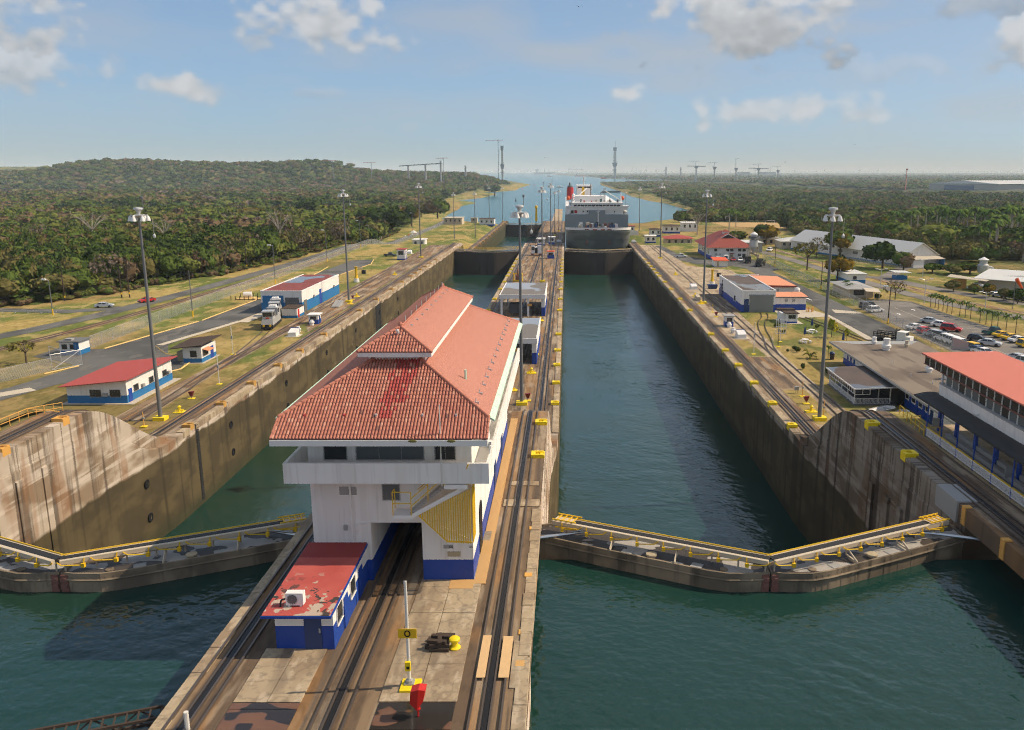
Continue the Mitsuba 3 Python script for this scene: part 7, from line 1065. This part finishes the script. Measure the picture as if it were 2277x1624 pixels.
# right bank
for a in (('sparse', 88.2, 316, 5.6, 10.3, 'tree with thin olive crown and forked trunk beside the right road'), ('amber', 89.5, 284, 5.2, 9.2, 'low yellow flowering tree over the blue bungalow'), ('dark', 117.3, 320, 7.2, 11.8, 'dark leafy tree before the warehouse wall, left of a smaller one'), ('olive', 122.8, 314, 4.8, 9.4, 'smaller browning tree before the near end of the warehouse'), ('amber', 114.5, 362, 8.6, 12.5, 'large amber and green tree covering the middle of the warehouse'), ('brown', 104, 360, 5, 9.5, 'grey leafless tree left of the large amber tree'), ('amber', 98, 426, 8.5, 11, 'amber flowering tree behind the storage silo'), ('mid', 86, 432, 7, 8, 'green tree between the hipped house and the amber tree'),
        ('palm', 112, 600, 15, 17, 'tall palm behind the hipped house, left of a shorter palm'), ('palm', 129, 664, 13, 12, 'shorter palm behind the hipped house'), ('bare', 86, 572, 8, 16, 'leafless grey tree left of the hipped house'), ('shrub', 157, 622, 7.5, 14, 'round dark tree at the edge of the tan playing field'), ('palm', 187, 640, 13, 15, 'dark palm at the right end of the playing field'), ('light', 132, 800, 13, 17, 'drooping light green tree at the left end of the playing field'), ('light', 148, 815, 12, 16, 'second drooping light green tree by the playing field'),
        ('bamboo', 172, 400, 13, 13, 'large feathery bamboo clump behind the warehouse'), ('bamboo', 184, 388, 12, 12, 'feathery bamboo clump right of the largest one'), ('bamboo', 164, 430, 10, 12, 'feathery bamboo clump left of the largest one'), ('brown', 181, 341, 9, 8, 'brown leafless scrub tree beside the steel cyclone tank'), ('olive', 158, 455, 8, 16, 'olive tree standing at the left end of the bamboo'), ('amber', 172, 470, 7, 18, 'yellow tinged tall tree between palms and bamboo'), ('mid', 136, 300, 5, 5, 'clipped green hedge left of the steel cyclone tank'), ('mid', 142, 303, 5.4, 5.2, 'clipped green hedge under the steel cyclone tank'), ('dark', 130, 306, 4.5, 4.2, 'dark end of the hedge nearest the warehouse'),
        ('mid', 116.5, 258, 2.6, 4.4, 'young street tree before the pale canopy'), ('mid', 120, 252, 2.2, 4.0, 'second young street tree before the depot'), ('amber', 121, 245, 2.4, 4.4, 'yellowish young street tree before the depot'), ('mid', 122, 238.5, 2.4, 4.6, 'young street tree left of the windsock'), ('dark', 123, 233, 2.6, 5.0, 'dark young street tree right of the windsock'), ('brown', 92.6, 241, 3.4, 6, 'leafless many stemmed bush at the corner of the car park'),
        ('golden', 57.7, 184.5, 1.45, 4.2, 'large golden leaved shrub on the picnic lawn'), ('golden', 59.6, 180.2, .8, 2.7, 'small golden leaved shrub next to the folded parasol'), ('shrub', 46.1, 168.9, .75, 1.1, 'front one of two clipped round bushes on the picnic lawn'), ('shrub', 46.0, 170.3, .65, 1.0, 'back one of two clipped round bushes on the picnic lawn'), ('shrub', 43.1, 153.2, .7, 1.2, 'single brownish round bush on the lawn by the track'), ('shrub', 48.8, 197, .9, .9, 'round bush behind the white frame'), ('shrub', 48.6, 189.5, .8, .8, 'grey green bush at the foot of the white frame'), ('shrub', 58, 195.8, .7, .9, 'round bush beside the folded parasol at the back'), ('shrub', 44.2, 168.6, .35, .7, 'tiny potted bush left of the two round ones'),
        ('fan_palm', 47, 162.5, 1.9, 2.3, 'low spreading palm on the picnic lawn'), ('small_palm', 50.3, 162, 1.6, 2.6, 'slender little palm by the litter bin'), ('shrub', 46.5, 149.5, .8, 1.3, 'dark bush at the shaded corner of the veranda'), ('small_palm', 83.2, 255, 2.6, 3.6, 'palm clump left of the bungalow roof'), ('small_palm', 82.2, 249.5, 2.6, 3.4, 'yellowing palm clump before the bungalow'), ('small_palm', 84, 246.5, 2.2, 3.0, 'lowest palm clump beside the bungalow window'), ('shrub', 87.6, 242, 1.3, 1.7, 'round bush under the bungalow window')): tree(*a)
for i, (x, y) in enumerate(((96.8, 227.1), (97.2, 225), (96.9, 222.4), (97.2, 220.2), (97.3, 218), (97.4, 215.4), (98, 212.3), (98.3, 209.9), (98.4, 207.3), (98.6, 202.8), (99, 200.6), (98.8, 197.4), (99, 195), (100.2, 193.4), (100.0, 188.8))): tree('small_palm', x, y, 2.5, rng.uniform(3.3, 4.1), f'{ORD(i + 1)} small palm from the far end of the row along the car park kerb', 'small palms along the car park')
for x, y, zt in ((177.8, 365, 14.6), (173.3, 365, 12), (185.4, 375, 14.4), (186.8, 376.5, 16), (181.3, 343, 17.6), (222.5, 440, 17), (236, 526, 15), (228.7, 555, 16), (214.7, 533, 17), (202.7, 513, 16), (193.7, 513, 16), (251.4, 587, 16), (246.3, 580, 16), (239.6, 526, 15), (245.8, 513, 17), (205, 470, 17), (213, 455, 16), (233, 450, 17.5), (240, 470, 18), (256, 500, 18), (262, 525, 17), (270, 505, 18), (198, 440, 16), (208, 430, 16), (225, 420, 16.5), (218, 500, 16), (230, 500, 17), (276, 540, 18), (285, 560, 18), (252, 462, 17)): tree('palm', x, y, 16, zt + 1.5 + (y > 450) * 2, 'tall royal palm with pale trunk in the grove behind the warehouse', 'royal palms in the right hand grove')
# masses of trees
scrub = []
for y in np.arange(205, 620, 1.6): scrub.append((float(forest_left_x(y)) + rng.uniform(-5, 1.5), y))
scrub = np.array(scrub)
def mass(name, label, pts, kinds, wts, rr, hr, lod):
    # one shape group per kind; each copy is an instance entry name__001 ...
    labels[name] = {'label': label, 'category': 'wood', 'kind': 'stuff'}
    for k in kinds:
        for j, c in enumerate(LOD[k] if lod else KINDS[k][0]):
            g = f'group_{"far_" if lod else ""}{k}_{j}'
            if g not in scene: scene[g] = {'type': 'shapegroup', 'crown': dict(c)}
    for i, (x, y, z) in enumerate(pts):
        k = kinds[int(np.searchsorted(np.cumsum(wts), np.interp(meshkit.fbm(np.array([[x * .018, y * .012, 3.]]), 3, 5)[0], [.25, .75], [0, .999]) * .55 + rng.random() * .449))]; r = rng.uniform(*rr); h = rng.uniform(*hr)
        scene[f'{name}__{i + 1:03d}'] = {'type': 'instance', 'to_world': T().translate([float(x), float(y), float(z) - .12 * h]).rotate([0, 0, 1], float(rng.uniform(0, 360))).scale([r, r, h / 1.75]), 'shapegroup': {'type': 'ref', 'id': f'group_{"far_" if lod else ""}{k}_{rng.integers(2)}'}}
LOD = {k: [leafply(*lift(foliage(s, 150, (1, 1, .8), 5, .24, c, core=True), .75)) for s in (50 + i, 60 + i)] for i, (k, c) in enumerate((('dark', (DK, MD)), ('mid', (MD, OL)), ('light', (LT, MD)), ('olive', (OL, BR, MD)), ('brown', (GY, BR, OL))))}
def scatter(x0, x1, y0, y1, step, ok, growth=0.0):
    out, y = [], y0
    while y < y1:
        s = step * (1 + growth * (y - y0)); x = x0 + rng.uniform(0, s)
        while x < x1: out.append((x + rng.uniform(-.35, .35) * s, y + rng.uniform(-.35, .35) * s)); x += s
        y += s * .9
    a = np.array(out); a = a[ok(a[:, 0], a[:, 1])]; z = shore(LAND_L if a[0, 0] < 0 else LAND_R, a[:, 0], a[:, 1], height(a[:, 0], a[:, 1])); keep = z > SEA_Z + 1.5; return np.c_[a, z][keep]
view = lambda x, y: np.abs(x) < .82 * y + 45
clear = lambda x, y: ~((((x + 1320) / 420) ** 2 + ((y - 2150) / 230) ** 2 < 1) | ((x > -420) & (x < -60) & (y > 740) & (y < 1100) & (x > np.interp(y, EDGE_L[:, 1], EDGE_L[:, 0]))))
KS, WT = ['dark', 'mid', 'olive', 'light', 'brown'], [.22, .24, .20, .19, .15]
lf = lambda x, y: (x < forest_left_x(y) - 8) & view(x, y) & clear(x, y)
mass('forest', 'dense mixed green and brown forest covering the land left of the road', scatter(-520, -105, 205, 560, 8.8, lf), KS, WT, (3.6, 8.6), (8, 15.5), False)
mass('mid_forest', 'lighter patchy woodland behind the front of the left forest', scatter(-1000, -110, 545, 1150, 11.5, lf, .0009), ['dark', 'mid', 'light', 'olive', 'brown'], [.13, .20, .32, .20, .15], (5.0, 13), (8, 17), True)
mass('hill_forest', 'bluish wooded hill on the left horizon', scatter(-2600, -150, 1140, 3150, 21, lf, .00045), ['dark', 'mid', 'olive', 'light', 'brown'], [.34, .26, .16, .12, .12], (13, 22), (13, 24), True)
rf_ = lambda x, y: wood_right(x, y) & view(x, y) & ((x < 170) | (y > 345))
mass('grove_forest', 'dark dense wood around the palm grove behind the warehouse', scatter(150, 420, 345, 640, 9.0, rf_), ['dark', 'mid', 'olive', 'light', 'brown'], [.34, .32, .12, .17, .05], (3.6, 8.4), (7, 14), False)
mass('shore_forest', 'dark wood on the right bank between the playing field and the channel', scatter(96, 1500, 640, 1900, 13, rf_, .0010), ['dark', 'mid', 'olive', 'light', 'brown'], [.40, .28, .14, .12, .06], (7, 13), (10, 17), True)
q = np.array(scatter(180, 900, 1850, 4300, 46, lambda x, y: shapely.contains_xy(LAND_R.buffer(-40), x, y) & (x > np.interp(y, [1850, 2600, 4300], [200, 260, 300]))))
mass('channel_wood', 'dark flat wood between the right shore and the far channel', q, ['dark', 'mid', 'olive', 'light', 'brown'], [.36, .30, .16, .12, .06], (16, 30), (6, 10), True)
xs_ = rng.uniform(40, 300, 900); ys_ = rng.uniform(1950, 4300, 900); keep = shapely.contains_xy(LAND_R.buffer(-15), xs_, ys_)
mass('point_scrub', 'low scrub on the pale point of land right of the ship', np.c_[xs_, ys_, np.full(900, -18.)][keep][:260], ['olive', 'light', 'mid', 'brown', 'dark'], [.3, .3, .2, .1, .1], (9, 18), (4, 8), True)
q = [];
for y0 in np.geomspace(2150, 9500, 46):
    s = y0 * .0115
    for x0 in np.arange(150, min(.72 * y0, 6200), s): q.append((x0 + rng.uniform(-.4, .4) * s, y0 + rng.uniform(-.4, .4) * s * 2))
q = np.array(q); q = q[shapely.contains_xy(LAND_F.buffer(-20), q[:, 0], q[:, 1]) & ~((q[:, 0] > 930) & (q[:, 0] < 1320) & (q[:, 1] > 2060) & (q[:, 1] < 2460))]
mass('far_forest', 'low distant woods on the flat land along the right horizon', np.c_[q, np.full(len(q), -17.)], ['dark', 'mid', 'olive', 'light', 'brown'], [.36, .30, .16, .12, .06], (22, 46), (14, 26), True)

mass('undergrowth', 'low scrub and tall grass along the foot of the left forest', np.c_[scrub, height(scrub[:, 0], scrub[:, 1])], ['light', 'olive', 'mid', 'brown', 'dark'], [.3, .25, .2, .1, .15], (1.3, 2.6), (1.6, 4.2), False)
# ------------------------------------------------------------------ far things
def pylon_tower(label, x, y, base, top, w, crane):
    t = thing('bridge_tower', label, 'bridge tower'); hgt = top - base
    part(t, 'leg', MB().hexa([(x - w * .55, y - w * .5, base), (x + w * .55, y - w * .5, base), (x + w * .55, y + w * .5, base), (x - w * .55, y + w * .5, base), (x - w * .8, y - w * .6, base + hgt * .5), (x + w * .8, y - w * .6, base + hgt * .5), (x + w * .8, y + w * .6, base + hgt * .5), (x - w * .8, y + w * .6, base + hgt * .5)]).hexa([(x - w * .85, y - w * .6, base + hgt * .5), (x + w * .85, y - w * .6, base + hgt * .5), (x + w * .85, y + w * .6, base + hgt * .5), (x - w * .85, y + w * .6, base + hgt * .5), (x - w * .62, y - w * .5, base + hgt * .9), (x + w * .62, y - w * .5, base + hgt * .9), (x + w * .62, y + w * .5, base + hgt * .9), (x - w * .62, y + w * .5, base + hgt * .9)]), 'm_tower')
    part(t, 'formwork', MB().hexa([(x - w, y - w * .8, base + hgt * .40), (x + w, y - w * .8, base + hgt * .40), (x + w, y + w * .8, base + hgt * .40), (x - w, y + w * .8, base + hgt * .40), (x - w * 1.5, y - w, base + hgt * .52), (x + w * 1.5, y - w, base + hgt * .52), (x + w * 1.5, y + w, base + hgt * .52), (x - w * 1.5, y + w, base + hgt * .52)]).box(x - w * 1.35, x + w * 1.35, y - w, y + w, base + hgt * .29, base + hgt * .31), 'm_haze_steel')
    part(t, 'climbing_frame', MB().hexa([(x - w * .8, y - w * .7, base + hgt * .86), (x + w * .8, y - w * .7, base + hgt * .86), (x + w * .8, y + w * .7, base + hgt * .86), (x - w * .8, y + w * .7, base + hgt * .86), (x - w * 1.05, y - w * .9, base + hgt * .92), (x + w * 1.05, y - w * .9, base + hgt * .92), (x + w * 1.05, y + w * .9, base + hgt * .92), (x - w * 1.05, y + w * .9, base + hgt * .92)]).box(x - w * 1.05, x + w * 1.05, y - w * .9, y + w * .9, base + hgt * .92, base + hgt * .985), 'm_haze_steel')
    if crane == 0: part(t, 'mast_crane', MB().tube((x + w * .1, y, base + hgt), (x + w * .2, y, base + hgt * 1.2), w * .12, w * .08, 5), 'm_haze_steel')
    return t
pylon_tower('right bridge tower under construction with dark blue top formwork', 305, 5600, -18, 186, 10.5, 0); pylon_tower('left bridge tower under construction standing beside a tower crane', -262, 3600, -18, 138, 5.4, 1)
t = thing('tower_crane', 'slender tower crane left of the left bridge tower', 'crane'); part(t, 'mast', MB().tube((-277.5, 3600, -18), (-277.5, 3600, 160), 1.2, 1.1, 4), 'm_haze_steel'); part(t, 'jib', MB().bar((-330, 3600, 157), (-258, 3600, 158), 1.4, 1.6).tube((-277.5, 3600, 160), (-277.5, 3600, 166), .9, .6, 4), 'm_coral_roof')
t = thing('launching_girder', 'long thin viaduct girder on piers above the left treeline', 'bridge'); part(t, 'girder', MB().bar((-500, 2640, 50.5), (-362, 2560, 57.5), 3.5, 2.6), 'm_haze_steel')
for x, y, zt in ((-470, 2620, 51), (-414, 2590, 54), (-365, 2562, 65)): part(t, 'pier', MB().box(x - 2.4, x + 2.4, y - 2, y + 2, -15, zt), 'm_tower')
for x, y, zt, lab in ((-688, 2600, 66, 'left one of the small tower cranes behind the left hill'), (-575, 2600, 60, 'right one of the small tower cranes behind the left hill'), (-357, 2560, 72, 'small crane at the end of the viaduct girder')): t = thing('tower_crane', lab, 'crane'); part(t, 'mast', MB().tube((x, y, 0), (x, y, zt), .7, .7, 4), 'm_haze_steel'); part(t, 'jib', MB().bar((x - 22, y, zt), (x + 14, y, zt + .5), .9, 1.2), 'm_coral_roof')
single('pier_shaft', MB().box(-312, -307, 2700, 2705, -15, 52), 'm_tower', 'single pale pier shaft between girder and left bridge tower', 'pier')
for x, y, zt, lab in ((720, 6400, 66, 'left one of two bare pier shafts right of the right bridge tower'), (827, 6400, 64, 'right one of two bare pier shafts right of the right bridge tower')): single('pier_shaft', MB().box(x - 4.5, x + 4.5, y - 5, y + 5, -18, zt), 'm_tower', lab, 'pier')
for x, y, wd, zt, lab, cr in ((651, 4437, 46, 60, 'bridge pier with wide T shaped deck and crane right of the ship', 1), (1000, 4600, 50, 50, 'second bridge pier with wide T shaped deck farther right', 1), (1245, 5200, 8, 40, 'short bridge pier without deck farther right', 1), (757, 4520, 9, 56, 'bridge pier with small head between the two T shaped ones', 1), (875, 4560, 8, 50, 'bridge pier with small head under the tallest crane', 2)):
    t = thing('bridge_pier', lab, 'bridge pier'); part(t, 'shaft', MB().box(x - 3, x + 3, y - 4, y + 4, -18, zt - 4), 'm_tower'); part(t, 'deck', MB().hexa([(x - wd, y - 6, zt - 1), (x + wd, y - 6, zt - 3), (x + wd, y + 6, zt - 3), (x - wd, y + 6, zt - 1), (x - wd, y - 6, zt + 2.5), (x + wd, y - 6, zt + .5), (x + wd, y + 6, zt + .5), (x - wd, y + 6, zt + 2.5)]).hexa([(x - 4, y - 5, zt - 12), (x + 4, y - 5, zt - 12), (x + 4, y + 5, zt - 12), (x - 4, y + 5, zt - 12), (x - 9, y - 5, zt - 2), (x + 9, y - 5, zt - 2), (x + 9, y + 5, zt - 2), (x - 9, y + 5, zt - 2)]), 'm_haze_steel'); hh = zt + (22 if cr == 1 else 48); part(t, 'crane', MB().tube((x - 3, y, zt), (x - 3, y, hh), 1.0, .9, 4).bar((x - 30 * (cr == 1) - 6, y, hh - 1), (x + 14, y, hh), 1, 1.4), 'm_haze_steel')
def quay_crane(t, x, y, s, up):
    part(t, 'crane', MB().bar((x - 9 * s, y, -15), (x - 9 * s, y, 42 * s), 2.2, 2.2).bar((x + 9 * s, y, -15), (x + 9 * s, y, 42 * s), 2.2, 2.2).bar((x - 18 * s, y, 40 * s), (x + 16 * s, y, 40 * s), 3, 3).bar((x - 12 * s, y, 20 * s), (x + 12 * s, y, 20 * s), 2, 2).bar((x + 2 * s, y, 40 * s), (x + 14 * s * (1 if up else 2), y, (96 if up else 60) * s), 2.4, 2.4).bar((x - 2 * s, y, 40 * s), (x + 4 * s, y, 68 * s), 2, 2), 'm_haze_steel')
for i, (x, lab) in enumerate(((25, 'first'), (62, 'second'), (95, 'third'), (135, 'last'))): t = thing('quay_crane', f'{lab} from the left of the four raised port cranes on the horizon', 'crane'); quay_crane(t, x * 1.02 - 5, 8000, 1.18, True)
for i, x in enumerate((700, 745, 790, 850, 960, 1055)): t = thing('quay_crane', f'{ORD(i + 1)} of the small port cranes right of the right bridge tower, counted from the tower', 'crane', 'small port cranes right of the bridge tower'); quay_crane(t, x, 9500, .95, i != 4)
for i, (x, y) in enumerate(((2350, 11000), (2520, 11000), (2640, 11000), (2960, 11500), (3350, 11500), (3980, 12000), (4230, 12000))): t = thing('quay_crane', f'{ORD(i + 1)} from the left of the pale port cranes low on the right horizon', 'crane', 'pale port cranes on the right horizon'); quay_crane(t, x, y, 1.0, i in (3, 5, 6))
for x0, x1, y, lab in ((2140, 2290, 11000, 'pale blue long container quay block on the right horizon'), (2400, 2620, 11050, 'pale port sheds below the cranes on the right horizon')): single('port_shed', B(x0, x1, y, y + 60, -15, 26), 'm_haze_steel', lab, 'building')
for x, y, w, d, h, lab, m in ((470, 5200, 90, 30, 12, 'long pale roofed shed right of the bridge tower foot', 'm_path'), (640, 5300, 110, 30, 10, 'second long pale roofed shed along the far shore', 'm_path'), (330, 5350, 30, 20, 14, 'white works building at the foot of the right bridge tower', 'm_white'), (240, 6200, 40, 20, 12, 'red roofed works shed left of the right bridge tower', 'm_coral_roof')): single('works_shed', MB().box(x, x + w, y, y + d, -18, -18 + h), m, lab, 'building')
t = thing('hangar', 'wide low grey hangar with pale roof beyond the right channel', 'building'); part(t, 'wall', MB().prism([(985, 2390), (1094, 2235), (1320, 2340), (1215, 2490)], -14, 3.2), 'm_grey'); part(t, 'open_bay', MB().prism([(1010, 2352), (1058, 2284), (1060, 2286), (1012, 2354)], -13, -.5), 'm_car_blue'); part(t, 'roof', MB().add([(982, 2394, 3.4), (1096, 2230, 3.4), (1325, 2338, 3.4), (1215, 2496, 3.4), (1040, 2312, 11.5), (1268, 2420, 11.5)], [(0, 1, 4), (1, 2, 5), (1, 5, 4), (2, 3, 5), (3, 0, 4), (3, 4, 5)]), 'm_silver_roof')
for x, y, zt, lab in ((925, 2400, 42, 'red and white lattice mast left of the hangar'), (1330, 2500, 66, 'thin lattice mast right of the hangar'), (2080, 9000, 75, 'distant chimney like mast on the right horizon')): single('radio_mast', MB().tube((x, y, -15), (x, y, zt), 1.6, .8, 4).box(x - 2.5, x + 2.5, y - 1, y + 1, zt - 4, zt), 'm_coral_roof' if zt == 42 else 'm_haze_steel', lab, 'mast')
for x, y, s, lab in ((-24, 3050, 1.0, 'small white boat in the channel beyond the left point'), (520, 4560, 1.2, 'small white vessel in the right hand channel'), (-180, 9000, 2.5, 'white yacht far out on the sea')): t = thing('boat', lab, 'boat', at=(x, y, SEA_Z), sc=s); part(t, 'hull', MB().hexa([(-12, -2.5, 0), (10, -2.5, 0), (10, 2.5, 0), (-12, 2.5, 0), (-13, -3, 2.6), (13, -3, 3.2), (13, 3, 3.2), (-13, 3, 2.6)]), 'm_white'); part(t, 'cabin', B(-8, 3, -2, 2, 2.6, 7), 'm_white'); part(t, 'mast', MB().tube((0, 0, 7), (0, 0, 13), .3, .2, 4), 'm_grey')
for x, y, s, lab in ((-400, 16000, 3.2, 'anchored ship low on the sea horizon left of the port'), (150, 9600, 1.0, 'moored ship with red hull at the port shore'), (120, 2350, .42, 'dark tug moored at the right hand point')): t = thing('distant_ship', lab, 'ship', at=(x, y, SEA_Z), sc=s); part(t, 'hull', MB().hexa([(-60, -9, 0), (55, -9, 0), (55, 9, 0), (-60, 9, 0), (-62, -10, 10), (62, -10, 12), (62, 10, 12), (-62, 10, 10)]), 'm_tile_stain_1' if s == 1 else 'm_hull'); part(t, 'house', B(-52, -34, -8, 8, 10, 30), 'm_white'); part(t, 'derrick', MB().tube((0, 0, 10), (0, 0, 34), 1, .8, 4).tube((25, 0, 10), (25, 0, 30), 1, .8, 4), 'm_tan')
for x, y, lab, m in ((-97, 1670, 'dark channel buoy off the left shore', 'm_dark'), (-140, 2760, 'red channel buoy off the left point', 'm_red'), (-129, 3500, 'red channel buoy farther off the left point', 'm_red')): single('buoy', MB().lathe([(0, 0), (1.6, 0), (1.6, 1.2), (.7, 2.2), (.5, 5.2), (0, 5.4)], (x, y, SEA_Z), 8), m, lab, 'buoy')
for px, pz, D, s, lab in ((3.3, 79, 250, 1.2, 'bird gliding at the top of the sky'), (118, 62, 220, 1.0, 'bird below the right hand cloud'), (151, 85, 260, 1.0, 'bird near the upper right corner'), (-4, 37.7, 160, .6, 'bird gliding low over the sea horizon'), (74, 38.3, 300, 1.0, 'bird low over the right horizon'), (97, 44, 300, 1.0, 'higher one of the birds over the right horizon')):
    t = thing('bird', lab, 'bird', at=(px, D, pz), rz=rng.uniform(-1, 1), sc=s); part(t, 'body', MB().lathe([(0, -.35), (.09, -.15), (.11, .05), (.05, .3), (0, .38)], k=6).move(np.array([[1, 0, 0, 0], [0, 0, 1, 0], [0, 1, 0, 0.]])).add([(0, -.3, 0), (-.1, -.55, 0), (.1, -.55, 0)], [(0, 1, 2)]), 'm_dark')
    part(t, 'wing', MB().add([(0, .12, .03), (0, -.12, .03), (.55, -.05, .18), (.5, .16, .18), (1.05, -.12, .1)], [(0, 1, 2), (0, 2, 3), (3, 2, 4)]), 'm_dark'); part(t, 'wing', MB().add([(0, .12, .03), (0, -.12, .03), (-.55, -.05, .18), (-.5, .16, .18), (-1.05, -.12, .1)], [(0, 2, 1), (0, 3, 2), (3, 4, 2)]), 'm_dark')
# ------------------------------------------------------------------ humid air
HAZE = 7.5e-5
scene['haze_medium'] = {'type': 'homogeneous', 'albedo': {'type': 'rgb', 'value': [.90, .955, .99]}, 'sigma_t': {'type': 'rgb', 'value': [HAZE * .88, HAZE, HAZE * 1.12]}}
scene['haze'] = {'type': 'cube', 'to_world': T().translate([0, 9000, 90]).scale([86000, 79000, 125]), 'bsdf': {'type': 'null'}, 'interior': {'type': 'ref', 'id': 'haze_medium'}}
labels['haze'] = {'kind': 'stuff', 'label': 'thin humid haze in the air over the canal', 'category': 'haze'}
scene['camera']['medium'] = {'type': 'ref', 'id': 'haze_medium'}
